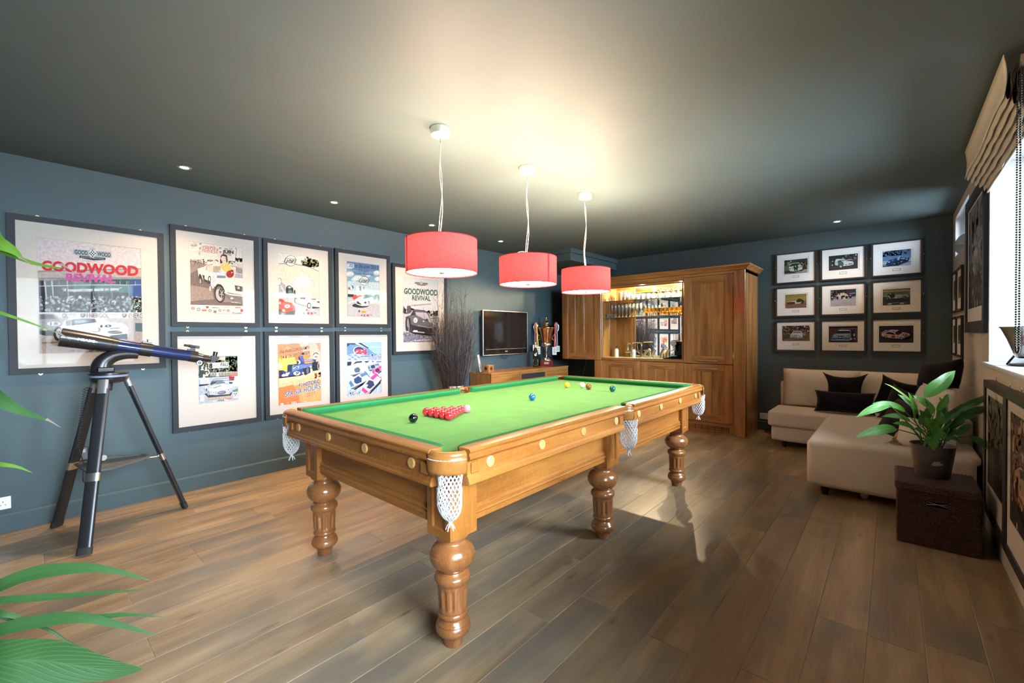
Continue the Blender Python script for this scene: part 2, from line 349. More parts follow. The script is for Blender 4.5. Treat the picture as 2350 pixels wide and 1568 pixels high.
def smoothpath(pts, n=6):
    """Catmull-Rom through 3-D points"""
    p = [Vector(x) for x in pts]; p = [p[0] * 2 - p[1]] + p + [p[-1] * 2 - p[-2]]; out = []
    for i in range(1, len(p) - 2):
        for k in range(n):
            t = k / n; a, b, c, d = p[i - 1], p[i], p[i + 1], p[i + 2]
            out.append(0.5 * ((2 * b) + (c - a) * t + (2 * a - 5 * b + 4 * c - d) * t * t + (3 * b - a - 3 * c + d) * t ** 3))
    out.append(p[-2]); return out

# ------------------------------------------------------------------ lettering
TCACHE = {}
def glyphs(txt, bold=0.0, italic=0.0):
    k = (txt, bold, italic)
    if k in TCACHE: return TCACHE[k]
    def mesh_of(t):
        cu = bpy.data.curves.new('t', 'FONT'); cu.body = t; cu.size = 1.0; cu.offset = bold; cu.resolution_u = 3; cu.shear = italic; cu.fill_mode = 'FRONT'
        ob = bpy.data.objects.new('t', cu); me = ob.to_mesh()
        vs = [(v.co.x, v.co.y) for v in me.vertices]; fs = [tuple(p.vertices) for p in me.polygons]
        ob.to_mesh_clear(); bpy.data.objects.remove(ob); bpy.data.curves.remove(cu); return vs, fs
    vs, fs = mesh_of(txt); hv, _ = mesh_of('H'); cap = max(y for x, y in hv); x0 = min(x for x, y in vs); x1 = max(x for x, y in vs)
    TCACHE[k] = ([((x - x0) / (x1 - x0), y / cap) for x, y in vs], fs, (x1 - x0) / cap); return TCACHE[k]

# ------------------------------------------------------------------ flat print artwork (one mesh per print, colour per face)
def homography(src, dst):
    A = []
    for (x, y), (u, v) in zip(src, dst):
        A.append([x, y, 1, 0, 0, 0, -u * x, -u * y, u]); A.append([0, 0, 0, x, y, 1, -v * x, -v * y, v])
    n = 8
    for i in range(n):
        p = max(range(i, n), key=lambda r: abs(A[r][i])); A[i], A[p] = A[p], A[i]
        for r in range(n):
            if r != i:
                q = A[r][i] / A[i][i]
                for c in range(i, 9): A[r][c] -= q * A[i][c]
    h = [A[i][8] / A[i][i] for i in range(n)] + [1.0]
    return lambda x, y: ((h[0] * x + h[1] * y + h[2]) / (h[6] * x + h[7] * y + h[8]), (h[3] * x + h[4] * y + h[5]) / (h[6] * x + h[7] * y + h[8]))
class Art:
    """draws in the coordinates of a view of the print whose corners (tl, tr, br, bl) are QUAD; mapped onto the w x h sheet"""
    def __init__(s, O, U, V, N, w, h, quad, seed=1):
        s.O = Vector(O); s.U = Vector(U); s.V = Vector(V); s.N = Vector(N); s.w = w; s.h = h; s.k = 0; s.mb = MB(); s.quad = quad; s.rn = random.Random(seed)
        s.H = homography(quad, [(0, h), (w, h), (w, 0), (0, 0)])
    def pt(s, x, y):
        u, v = s.H(x, y); u = min(max(u, 0), s.w); v = min(max(v, 0), s.h)
        return s.O + s.U * u + s.V * v + s.N * (0.00006 * s.k)
    def poly(s, pts, col, up=True):
        if up: s.k += 1
        s.mb.add([s.pt(*p) for p in pts], [tuple(range(len(pts)))], 0, lin(col)); return s
    def bg(s, col): return s.poly(s.quad, col)
    def ell(s, cx, cy, rx, ry, col, rot=0.0, n=18, up=True, a0=0, a1=2 * PI):
        c, q = math.cos(rot), math.sin(rot)
        return s.poly([(cx + rx * math.cos(a) * c - ry * math.sin(a) * q, cy + rx * math.cos(a) * q + ry * math.sin(a) * c) for a in [a0 + (a1 - a0) * i / n for i in range(n)]], col, up)
    def line(s, pts, wd, col, up=True):
        if up: s.k += 1
        for (x0, y0), (x1, y1) in zip(pts[:-1], pts[1:]):
            dx, dy = x1 - x0, y1 - y0; L = math.hypot(dx, dy) or 1; nx, ny = -dy / L * wd / 2, dx / L * wd / 2
            s.poly([(x0 + nx, y0 + ny), (x1 + nx, y1 + ny), (x1 - nx, y1 - ny), (x0 - nx, y0 - ny)], col, False)
        return s
    def text(s, t, p0, p1, h, col, bold=0.0, italic=0.0, out=None, outw=0.05):
        if out: s.text(t, p0, p1, h, out, bold + outw, italic)
        s.k += 1; vs, fs, asp = glyphs(t, bold, italic); dx, dy = p1[0] - p0[0], p1[1] - p0[1]
        s.mb.add([s.pt(p0[0] + dx * x, p0[1] + dy * x - h * y) for x, y in vs], fs, 0, lin(col)); return s
    def marks(s, p0, p1, h, col):
        """print too small to read: a row of little dabs"""
        s.k += 1; r = s.rn; L = math.hypot(p1[0] - p0[0], p1[1] - p0[1]); x = 0.0
        while x < L:
            w = h * lerp(0.35, 0.9, r.random()); f = lambda d, y: (p0[0] + (p1[0] - p0[0]) * min(1, d / L), p0[1] + (p1[1] - p0[1]) * min(1, d / L) - y)
            hh = h * lerp(0.6, 1.0, r.random()); s.poly([f(x, 0), f(x + w, 0), f(x + w, hh), f(x, hh)], col, False); x += w + h * (0.2 if r.random() < 0.8 else 0.6)
        return s
    def specks(s, pts_fn, n, r0, r1, cols):
        s.k += 1; r = s.rn
        for i in range(n):
            x, y = pts_fn(r); a = lerp(r0, r1, r.random()); b = a * lerp(0.6, 1.3, r.random()); t = r.random() * 3
            s.poly([(x + a * math.cos(t + q), y + b * math.sin(t + q)) for q in (0, 1.3, 2.6, 3.9, 5.1)], r.choice(cols), False)
        return s
    def build(s, name, parent):
        ob = s.mb.build(name, INK, parent); me = ob.data
        ca = me.color_attributes.new('Col', 'FLOAT_COLOR', 'CORNER'); buf = []
        for p, c in zip(me.polygons, s.mb.c): buf += [c[0], c[1], c[2], 1.0] * p.loop_total
        ca.data.foreach_set('color', buf); return ob
def boxpts(x0, y0, x1, y1): return lambda r: (lerp(x0, x1, r.random()), lerp(y0, y1, r.random()))

def frame_parts(root, O, U, V, N, w, h, b, thick, inner, mat_board=MOUNT, fmat=FRAME, line=LINE, linew=0.0025, depth=0.014, glass=True):
    """O = lower-left outer corner on the wall plane; inner = (u0, v0, u1, v1) print opening"""
    O = Vector(O); U = Vector(U); V = Vector(V); N = Vector(N)
    def P(u, v, n): return O + U * u + V * v + N * n
    def rect_ring(mb, a, c, n0, n1, mat=0):
        (u0, v0, u1, v1), (p0, q0, p1, q1) = a, c
        o = [P(u0, v0, n0), P(u1, v0, n0), P(u1, v1, n0), P(u0, v1, n0)]; i = [P(p0, q0, n1), P(p1, q0, n1), P(p1, q1, n1), P(p0, q1, n1)]
        mb.add(o + i, [(k, (k + 1) % 4, 4 + (k + 1) % 4, 4 + k) for k in range(4)], mat)
    f = MB(); full = (0, 0, w, h); inn = (b, b, w - b, h - b)
    rect_ring(f, full, full, 0, thick); rect_ring(f, full, inn, thick, thick - 0.002); rect_ring(f, inn, inn, thick - 0.002, depth - 0.002)
    f.build('frame', fmat, root)
    m = MB(); x = (b - 0.002, b - 0.002, w - b + 0.002, h - b + 0.002); rect_ring(m, x, inner, depth, depth); m.build('mount', mat_board, root)
    l = MB(); u0, v0, u1, v1 = inner; lo = (u0 - linew, v0 - linew, u1 + linew, v1 + linew)
    rect_ring(l, lo, inner, depth + 0.0003, depth - 0.0015); l.build('mount_edge', line, root)
    if glass:
        g = MB(); g.add([P(b, b, thick - 0.006), P(w - b, b, thick - 0.006), P(w - b, h - b, thick - 0.006), P(b, h - b, thick - 0.006)], [(0, 1, 2, 3)]); g.build('glass_pane', PANE, root)
    return P
def hook(root, c, N, out, r=0.011):
    """brass mirror plate: a small tab on the wall, with its screw, sticking out of the frame along OUT"""
    c = Vector(c); N = Vector(N); out = Vector(out); side = N.cross(out); m = MB()
    pts = [(-1, -0.6), (1, -0.6), (1, 0.3), (0.7, 0.8), (0.25, 1.1), (-0.25, 1.1), (-0.7, 0.8), (-1, 0.3)]
    a = [c + side * p[0] * r + out * p[1] * r + N * 0.001 for p in pts]; b_ = [p + N * 0.004 for p in a]; n = len(pts)
    m.add(a + b_, [tuple(range(n, 2 * n))] + [(i, (i + 1) % n, n + (i + 1) % n, n + i) for i in range(n)])
    m.sphere(c + out * r * 0.3 + N * 0.004, r * 0.4, 8, 5); m.build('mirror_plate', BRASS, root, smooth=40)
# ------------------------------------------------------------------ room shell
fl = MB().box(-0.02, XR + 0.02, YF, YB + 0.02, -0.12, -0.0022); FLOOR = struct(fl.build('floor', SEAM, loc=(0, 0, 0)))
PW = 0.188; PL = 1.86
pm = MB()
def plank_mesh():
    g = 0.0009; x0, x1, y0, y1 = g, PW - g, 0.0007, PL - 0.0007; c = 0.0016
    vs = [(x0, y0, -0.010), (x1, y0, -0.010), (x1, y1, -0.010), (x0, y1, -0.010), (x0, y0, -c), (x1, y0, -c), (x1, y1, -c), (x0, y1, -c), (x0 + c, y0 + c, 0), (x1 - c, y0 + c, 0), (x1 - c, y1 - c, 0), (x0 + c, y1 - c, 0)]
    fs = [(8, 9, 10, 11)] + [(k * 4 + i, k * 4 + (i + 1) % 4, k * 4 + 4 + (i + 1) % 4, k * 4 + 4 + i) for k in (0, 1) for i in range(4)]
    me = bpy.data.meshes.new('plank'); me.from_pydata(vs, [], fs); me.materials.append(FLOORW); return me
PME = plank_mesh()
r5 = random.Random(11); nrow = 0
for k in range(-1, 28):
    x = 0.080 + PW * k - (0 if k >= 0 else 0)
    sx = 1.0; X = x
    if k == -1: X = 0.0; sx = 0.080 / PW
    if X + PW > XR: sx = (XR - X) / PW
    y = -0.55 - PL * r5.choice([0.12, 0.31, 0.47, 0.66, 0.83, 0.97])
    while y < YB:
        L = PL * r5.choice([0.8, 1.0, 1.0, 1.15]); y1 = min(y + L, YB)
        o = bpy.data.objects.new('plank', PME); C.objects.link(o); o.parent = FLOOR; o.location = (X, y, 0); o.scale = (sx, (y1 - y) / PL, 1)
        y = y1
ce = MB().box(-0.16, XR + 0.35, YF - 0.16, YB + 0.16, ZC, ZC + 0.15); struct(ce.build('ceiling', CEIL, loc=(0, 0, ZC)))
struct(MB().box(-0.15, 0, YF, YB, 0, ZC).build('wall_left', WALL, loc=(0, 0, 0)))
struct(MB().box(-0.15, XR, YB, YB + 0.15, 0, ZC).build('wall_back', WALL, loc=(0, YB, 0)))
struct(MB().box(-0.15, XR + 0.35, YF - 0.15, YF, 0, ZC).build('wall_front', WALL, loc=(0, YF, 0)))
# right wall with its three openings: (y0, y1, z0, z1)
WO = XR + 0.33
OPEN = [(-0.3, 1.4, 0.9, 2.35), (2.95, 4.45, 1.14, 2.52), (5.55, 6.67, 2.15, 2.585)]
wr = MB(); ycur = YF
for (y0, y1, z0, z1) in OPEN:
    if z0 > 2:      # high slot: thin inner leaf, unseen outer flare added to send daylight upwards
        wr.box(XR, XR + 0.15, ycur, y0, 0, ZC); wr.box(XR, XR + 0.15, y0, y1, 0, z0); wr.box(XR, XR + 0.15, y0, y1, z1, ZC)
        wr.box(XR + 0.15, WO, ycur, y0 - 0.25, 0, ZC); wr.box(XR + 0.15, WO, y0 - 0.25, y1 + 0.15, 0, z0 - 0.4); wr.box(XR + 0.15, WO, y0 - 0.25, y1 + 0.15, z1 + 0.03, ZC); wr.box(XR + 0.15, WO, y1 + 0.15, YB, 0, ZC)
    else: wr.box(XR, WO, ycur, y0, 0, ZC); wr.box(XR, WO, y0, y1, 0, z0); wr.box(XR, WO, y0, y1, z1, ZC)
    ycur = y1
wr.box(XR, XR + 0.15, ycur, YB, 0, ZC); wr.box(XR, WO, YB, YB + 0.15, 0, ZC)
struct(wr.build('wall_right', CREAM, loc=(XR, 0, 0)))
struct(MB().box(XR + 0.34, 30, -14, 22, -0.3, -0.12).build('ground', plain('bounce_ground', (0.36, 0.35, 0.33), 0.8, noise=0.1, nscale=1.5), loc=(12, 4, -0.12)))  # unseen ground added to bounce daylight in through the windows
# windows: plastered white reveals, frame, glass
def window(name, op, nmull, sill, WO=WO):
    y0, y1, z0, z1 = op; t = 0.012
    w = MB(); xi, xo = XR + 0.001, WO - 0.06
    w.box(xi, xo, y1 - t, y1 - 0.0005, z0, z1); w.box(xi, xo, y0 + 0.0005, y0 + t, z0, z1); w.box(xi, xo, y0, y1, z1 - t, z1 - 0.0005)
    if not sill: w.box(xi, xo, y0, y1, z0 + 0.0005, z0 + t)
    root = struct(w.build(name, WHITE, loc=(XR, (y0 + y1) / 2, z0)))
    f = MB(); b = 0.05; xf0, xf1 = WO - 0.06, WO - 0.005
    f.box(xf0, xf1, y0, y1, z0, z0 + b); f.box(xf0, xf1, y0, y1, z1 - b, z1); f.box(xf0, xf1, y0, y0 + b, z0 + b, z1 - b); f.box(xf0, xf1, y1 - b, y1, z0 + b, z1 - b)
    for i in range(nmull):
        ym = y0 + (y1 - y0) * (i + 1) / (nmull + 1); f.box(xf0 + 0.008, xf1 - 0.008, ym - 0.02, ym + 0.02, z0 + b, z1 - b)
    f.build('window_frame', GLOSSWHITE, root, bevel=0.003)
    n = nmull + 1
    for i in range(n):
        a = y0 + b + (y1 - y0 - 2 * b) * i / n; c = y0 + b + (y1 - y0 - 2 * b) * (i + 1) / n
        MB().add([(WO - 0.03, a, z0 + b), (WO - 0.03, c, z0 + b), (WO - 0.03, c, z1 - b), (WO - 0.03, a, z1 - b)], [(0, 1, 2, 3)]).build('pane', WINGLASS, root)
    return root
window('window_3', OPEN[0], 2, False); w1 = window('window_1', OPEN[1], 1, True); window('window_2', OPEN[2], 0, False, XR + 0.14)
sl = MB().box(XR - 0.035, WO - 0.055, 2.90, 4.50, 1.112, 1.142); sl.build('window_sill', GLOSSWHITE, w1, bevel=0.012, seg=4, smooth=40)
# boxed-in beam in the corner above the television
b1 = MB().box(0.0, 1.075, 5.44, YB, 2.587, ZC); b1.box(0.0, 1.045, 5.475, YB, 2.476, 2.587); struct(b1.build('trim_1', WALL, loc=(0, YB, 2.476), bevel=0.004))
# skirtings
SK = [(0, 0), (0.017, 0), (0.017, 0.115), (0.012, 0.124), (0.008, 0.13), (0, 0.13)]
struct(MB().sweep(SK, (0, YF, 0.001), (0, YB, 0.001), (1, 0, 0)).build('baseboard_left', WALL, loc=(0, 0, 0)))
struct(MB().sweep(SK, (0.02, YB, 0.001), (XR, YB, 0.001), (0, -1, 0)).build('baseboard_back', WALL, loc=(0, YB, 0)))
struct(MB().sweep([(0, 0), (0.016, 0), (0.016, 0.15), (0.010, 0.165), (0, 0.165)], (XR, 1.32, 0.001), (XR, YB - 0.02, 0.001), (-1, 0, 0)).build('baseboard_right', CREAM, loc=(XR, 0, 0)))
# recessed ceiling downlights
RING = plain('brushed_downlight_ring', (0.75, 0.7, 0.62), 0.3, 1.0)
LENS = emitter('lit_downlight_lens', (1.0, 0.80, 0.56), 45.0)
DLAB = ['recessed ceiling downlight above the largest poster', 'recessed ceiling downlight above the second column of posters', 'recessed ceiling downlight just left of the nearest red pendant shade',
        'recessed ceiling downlight between the nearest and middle red pendants', 'recessed ceiling downlight above the sofa and the small framed photographs']
for (x, y), lab in zip(DOWNLIGHTS, DLAB):
    t = thing('ceiling_downlight', lab, 'ceiling light', (x, y, ZC), 'recessed ceiling downlights')
    MB().lathe([(0.028, -0.0005), (0.030, -0.004), (0.044, -0.005), (0.047, -0.002), (0.047, -0.0003)], (x, y, ZC), 28).build('trim_ring', RING, t, smooth=40)
    MB().lathe([(0.0, -0.0012), (0.028, -0.0012)], (x, y, ZC), 24).build('lamp_lens', LENS, t)
    d = bpy.data.lights.new('downlight_beam', 'SPOT'); d.energy = E_DOWN * (0.3 if x > 2 else 1); d.color = WARM; d.spot_size = math.radians(125); d.spot_blend = 0.85; d.shadow_soft_size = 0.028
    o = bpy.data.objects.new('downlight_beam', d); C.objects.link(o); o.location = (x, y, ZC - 0.012)
# ------------------------------------------------------------------ snooker table
TX, TY = 2.612, 2.56; ZCL = 0.857
NX, NY = 0.69, 1.385
tb = thing('snooker_table', 'large oak snooker table with green cloth and six turned legs', 'snooker table', (TX, TY, 0))
def T(u, v, z): return (TX + u, TY + v, z)
# legs
LEG = [(0.0, 0.0), (0.040, 0.0), (0.042, 0.006), (0.044, 0.022), (0.052, 0.042), (0.056, 0.048), (0.066, 0.053), (0.075, 0.064), (0.0775, 0.076), (0.075, 0.088), (0.069, 0.096), (0.070, 0.100), (0.066, 0.106), (0.058, 0.114), (0.0555, 0.122),
       (0.060, 0.127), (0.0655, 0.134), (0.066, 0.140), (0.063, 0.147), (0.0600, 0.150), (0.0615, 0.155)]
COL0, COL1 = 0.155, 0.270
LEG2 = [(0.0670, 0.270), (0.069, 0.275), (0.076, 0.284), (0.0800, 0.297), (0.077, 0.309), (0.068, 0.317), (0.060, 0.321), (0.057, 0.327), (0.060, 0.333), (0.074, 0.343), (0.088, 0.358), (0.0975, 0.378), (0.1005, 0.398), (0.1000, 0.4045), (0.0975, 0.406),
        (0.096, 0.412), (0.089, 0.428), (0.077, 0.440), (0.066, 0.446), (0.060, 0.450), (0.057, 0.458), (0.059, 0.466), (0.066, 0.471), (0.0735, 0.478), (0.0755, 0.486), (0.073, 0.494), (0.066, 0.499), (0.0, 0.4995)]
def leg_mesh(o):
    m = MB(); m.lathe(LEG, o, 40); m.lathe(LEG2, o, 40)
    NF = 12; seg = 8; vs = []; fs = []; n = NF * seg; rows = 12; ox, oy, oz = o
    for j in range(rows + 1):
        t = j / rows; z = lerp(COL0, COL1, t); r = lerp(0.0615, 0.0670, t); vis = 1.0 if 0.1 < t < 0.9 else 0.0
        for i in range(n):
            q = (i % seg) / seg; dd = 0.0075 * math.sin(PI * (q - 0.2) / 0.6) ** 0.6 if 0.2 < q < 0.8 else 0.0
            if t in (1 / rows, (rows - 1) / rows): dd *= 0.0
            rr = r - dd * vis; a = 2 * PI * i / n
            vs.append((ox + rr * math.cos(a), oy + rr * math.sin(a), oz + z))
    for j in range(rows):
        for i in range(n): fs.append((j * n + i, j * n + (i + 1) % n, (j + 1) * n + (i + 1) % n, (j + 1) * n + i))
    m.add(vs, fs); return m
LEGV = (-1.313, 0.0, 1.313)
for sx in (-1, 1):
    for v in LEGV:
        o = T(sx * 0.607, v, 0.001)
        lg = leg_mesh(o).build('leg', OAKTURN, tb, smooth=38)
        # square post above the leg with sunk panels
        cx, cy = o[0], o[1]; hw = 0.0765; p = MB(); z0, z1 = 0.492, 0.748
        p.add([(cx - hw, cy - hw, z0), (cx + hw, cy - hw, z0), (cx + hw, cy + hw, z0), (cx - hw, cy + hw, z0)], [(0, 3, 2, 1)])
        for (O, U, N) in (((cx - hw, cy - hw, z0), (1, 0, 0), (0, -1, 0)), ((cx + hw, cy - hw, z0), (0, 1, 0), (1, 0, 0)), ((cx + hw, cy + hw, z0), (-1, 0, 0), (0, 1, 0)), ((cx - hw, cy + hw, z0), (0, -1, 0), (-1, 0, 0))):
            p.recess(O, U, (0, 0, 1), N, 2 * hw, z1 - z0, 0.034, 0.008, 0.007)
        p.build('post', OAKZ, tb)
# side panels between the posts, with a double bead along the foot
BEAD = [(0, 0), (0.012, 0), (0.012, 0.022), (0.016, 0.026), (0.018, 0.032), (0.016, 0.038), (0.010, 0.041), (0.010, 0.045), (0.013, 0.049), (0.013, 0.054), (0.008, 0.060), (0.002, 0.066), (0, 0.066)]
def panel(a, b, out, mat):
    a = Vector(a); b = Vector(b); out = Vector(out); m = MB(); m.sweep([(-0.02, 0.535), (0, 0.535), (0, 0.75), (-0.02, 0.75)], a, b, out); m.build('side_panel', mat, tb)
    MB().sweep([(d, z + 0.533) for d, z in BEAD], a, b, out).build('panel_bead', mat, tb)
hp = 0.0765
for sx in (-1, 1):
    for v0, v1 in ((-1.313 + hp, -hp), (hp, 1.313 - hp)):
        panel(T(sx * 0.655, v0, 0), T(sx * 0.655, v1, 0), (sx, 0, 0), OAKY)
for sy in (-1, 1):
    panel(T(-0.607 + hp, sy * 1.36, 0), T(0.607 - hp, sy * 1.36, 0), (0, sy, 0), OAKX)
# rails: capping, frieze, lower moulding; d is measured outwards from the cushion nose
RAIL = [(0.050, 0.9015), (0.108, 0.9015), (0.114, 0.899), (0.118, 0.894), (0.117, 0.888), (0.112, 0.884), (0.1105, 0.878), (0.113, 0.873), (0.117, 0.868), (0.117, 0.861), (0.112, 0.856), (0.103, 0.851), (0.0985, 0.846), (0.0985, 0.790),
        (0.103, 0.786), (0.107, 0.779), (0.107, 0.773), (0.111, 0.768), (0.111, 0.758), (0.105, 0.752), (0.050, 0.750)]
def rail(a, b, out, mat):
    MB().sweep(RAIL, a, b, out).build('rail', mat, tb, smooth=32)
def cushion(a, b, out, ca, cb):
    """cushion with rounded pocket jaws: the nose runs back by up to 5 cm at each end"""
    a = Vector(a); b = Vector(b); out = Vector(out); L = (b - a).length; d = (b - a) / L; m = MB(); rings = []
    ss = []
    for (c, flip) in ((ca, False), (cb, True)):
        pts = [(c * (1 - math.cos(t * PI / 2)), 0.05 * (1 - math.sin(t * PI / 2))) for t in [k / 6 for k in range(7)]]
        if flip: pts = [(L - s_, q) for s_, q in pts][::-1]
        ss += pts
    prof = [(0.0, 0.892), (0.0, 0.887), (0.012, 0.872), (0.022, ZCL + 0.001), (0.05, ZCL + 0.001), (0.0502, 0.9008), (0.012, 0.8985), (0.003, 0.8965)]
    vs = []; n = len(prof)
    for s_, q in ss:
        for dd, z in prof: vs.append(a + d * s_ + out * (min(0.0505, q + dd * (1 - q / 0.0505))) + Vector((0, 0, z)))
    fs = [(j * n + i, j * n + (i + 1) % n, (j + 1) * n + (i + 1) % n, (j + 1) * n + i) for j in range(len(ss) - 1) for i in range(n)] + [tuple(range(n - 1, -1, -1)), tuple((len(ss) - 1) * n + i for i in range(n))]
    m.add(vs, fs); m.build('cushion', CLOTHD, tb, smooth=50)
VE, VM, UE = 1.388, 0.058, 0.690
for sx in (-1, 1):
    for v0, v1, ca, cb in ((-VE, -VM, 0.09, 0.05), (VM, VE, 0.05, 0.09)):
        rail(T(sx * NX, v0, 0), T(sx * NX, v1, 0), (sx, 0, 0), OAKY); cushion(T(sx * NX, v0 + 0.004, 0), T(sx * NX, v1 - 0.004, 0), (sx, 0, 0), ca, cb)
    for v in (-1.258, -0.9, -0.527, -0.157, 0.157, 0.527, 0.9, 1.258):
        c = Vector(T(sx * (NX + 0.0983), v, 0.8235)); m = MB(); m.cyl(c, c + Vector((sx * 0.005, 0, 0)), 0.0235, 0.0235, 24); m.cyl(c + Vector((sx * 0.005, 0, 0)), c + Vector((sx * 0.0075, 0, 0)), 0.0235, 0.020, 24)
        m.build('medallion', OAKPALE, tb, smooth=30)
    for v in (-1.348, -0.098, 0.098, 1.348):
        MB().box(*sorted((TX + sx * (NX + 0.097), TX + sx * (NX + 0.109))), TY + v - 0.022, TY + v + 0.022, 0.797, 0.843).build('corner_block', OAKZ, tb, bevel=0.004, seg=1)
for sy in (-1, 1):
    rail(T(-UE, sy * NY, 0), T(UE, sy * NY, 0), (0, sy, 0), OAKX); cushion(T(-UE + 0.004, sy * NY, 0), T(UE - 0.004, sy * NY, 0), (0, sy, 0), 0.09, 0.09)
    for u in (-0.553, -0.184, 0.184, 0.553):
        c = Vector(T(u, sy * (NY + 0.0983), 0.8235)); m = MB(); m.cyl(c, c + Vector((0, sy * 0.005, 0)), 0.0235, 0.0235, 24); m.cyl(c + Vector((0, sy * 0.005, 0)), c + Vector((0, sy * 0.0075, 0)), 0.0235, 0.020, 24)
        m.build('medallion', OAKPALE, tb, smooth=30)
    for u in (-0.645, 0.645):
        MB().box(TX + u - 0.022, TX + u + 0.022, *sorted((TY + sy * (NY + 0.097), TY + sy * (NY + 0.109))), 0.797, 0.843).build('corner_block', OAKZ, tb, bevel=0.004, seg=1)
# bed: slate under baize, notched at the pockets
out = []
def notch(cx, cy, r, a0, a1, n=8): return [(cx + r * math.cos(math.radians(lerp(a0, a1, i / n))), cy + r * math.sin(math.radians(lerp(a0, a1, i / n)))) for i in range(n + 1)]
BX, BY = NX + 0.045, NY + 0.045
out = [(-BX + 0.05, -BY)] + [(BX - 0.05, -BY)] + notch(BX + 0.01, -BY - 0.01, 0.05, 170, 100) + notch(BX + 0.035, 0, 0.055, 230, 130) + notch(BX + 0.01, BY + 0.01, 0.05, 260, 190) + notch(-BX - 0.01, BY + 0.01, 0.05, 350, 280) + notch(-BX - 0.035, 0, 0.055, 50, -50) + notch(-BX - 0.01, -BY - 0.01, 0.05, 80, 10)
n = len(out); bm_ = MB(); bm_.add([T(u, v, ZCL) for u, v in out] + [T(u, v, ZCL - 0.05) for u, v in out], [tuple(range(n)), tuple(range(2 * n - 1, n - 1, -1))] + [(i, n + i, n + (i + 1) % n, (i + 1) % n) for i in range(n)])
bm_.build('bed_cloth', CLOTH, tb)
MB().box(TX - 0.64, TX + 0.64, TY - 1.34, TY + 1.34, 0.76, ZCL - 0.051).build('bed_frame', OAKY, tb)
# pockets
def pocket(cu, cv, a0, a1, r, hang):
    root = MB(); pts = [(cu + r * math.cos(math.radians(lerp(a0, a1, i / 14))), cv + r * math.sin(math.radians(lerp(a0, a1, i / 14)))) for i in range(15)]
    root.tube([T(u, v, 0.884) for u, v in pts], 0.0165, 10, flat=1.0)
    pk = root.build('pocket_leather', LEATHER, tb, smooth=60)
    ap = MB(); k = 1.10; vs = []
    rows = [(0.0175, 0.884), (0.018, 0.868), (0.020, 0.84), (0.017, 0.822), (0.0165, 0.810)]
    for dr, z in rows:
        for i in range(15):
            a = math.radians(lerp(a0, a1, i / 14)); rr = r + dr - 0.002; sc = 0.004 * math.sin(i * 2.2) * (1 if z < 0.815 else 0); vs.append(T(cu + rr * math.cos(a), cv + rr * math.sin(a), z + sc))
    ap.add(vs, [(j * 15 + i, j * 15 + i + 1, (j + 1) * 15 + i + 1, (j + 1) * 15 + i) for j in range(4) for i in range(14)])
    ap.build('leather_apron', LEATHER, pk, smooth=60, solid=0.003)
    st = MB()
    for i in range(11):
        a = math.radians(lerp(a0, a1, (i + 0.8) / 11.6)); da = math.radians((a1 - a0) / 11.6 * 0.38); rr = r + 0.0185
        p0 = Vector(T(cu + rr * math.cos(a - da), cv + rr * math.sin(a - da), 0.869)); p1 = Vector(T(cu + rr * math.cos(a + da), cv + rr * math.sin(a + da), 0.869)); st.tube([p0, p1], 0.0016, 6)
    st.build('stitching', NET, pk)
    # knotted net bag with a tassel
    hu, hv, zt, Ln, R = hang; nt = MB(); NT = 17; rows = 11
    def rad(t): return R * (1.0 - 0.12 * math.sin(t * PI) if t < 0.3 else 1.0) * (1.0 if t < 0.62 else max(0.16, math.sqrt(max(0, 1 - ((t - 0.62) / 0.40) ** 2))))
    for sgn in (1, -1):
        for q in range(NT):
            path = []
            for j in range(rows * 2 + 1):
                t = j / (rows * 2); a = 2 * PI * (q / NT + sgn * t * 0.36) + 0.10 * sgn * math.sin(j * PI); rr = rad(t) * (1 + 0.05 * math.sin(3 * a + 4 * t))
                path.append(T(hu + rr * math.cos(a), hv + rr * math.sin(a) * 0.85, zt - Ln * t))
            nt.tube(path, 0.0023, 4, cap=False)
    zb = zt - Ln; nt.tube([T(hu, hv, zb + 0.012), T(hu, hv, zb + 0.004), T(hu, hv, zb - 0.008), T(hu, hv, zb - 0.014)], [0.006, 0.012, 0.011, 0.005], 10)
    for q in range(5):
        a = 2 * PI * q / 5; nt.tube([T(hu, hv, zb - 0.01), T(hu + 0.012 * math.cos(a), hv + 0.012 * math.sin(a), zb - 0.024), T(hu + 0.019 * math.cos(a), hv + 0.019 * math.sin(a), zb - 0.04)], [0.003, 0.0025, 0.002], 5)
    nt.build('pocket_net', NET, tb, smooth=70)
for sx in (-1, 1):
    for sy in (-1, 1):
        a0 = 8 if sy > 0 else -98; a1 = a0 + 90; 
        if sx < 0: a0, a1 = 180 - a1, 180 - a0
        pocket(sx * 0.706, sy * 1.402, a0 - 6, a1 + 6 - 10 * 0, 0.086, (sx * 0.752, sy * 1.447, 0.812, 0.185, 0.052))
    a0, a1 = (-84, 84) if sx > 0 else (96, 264)
    pocket(sx * 0.752, 0.0, a0, a1, 0.052, (sx * 0.795, 0.0, 0.812, 0.19, 0.054))

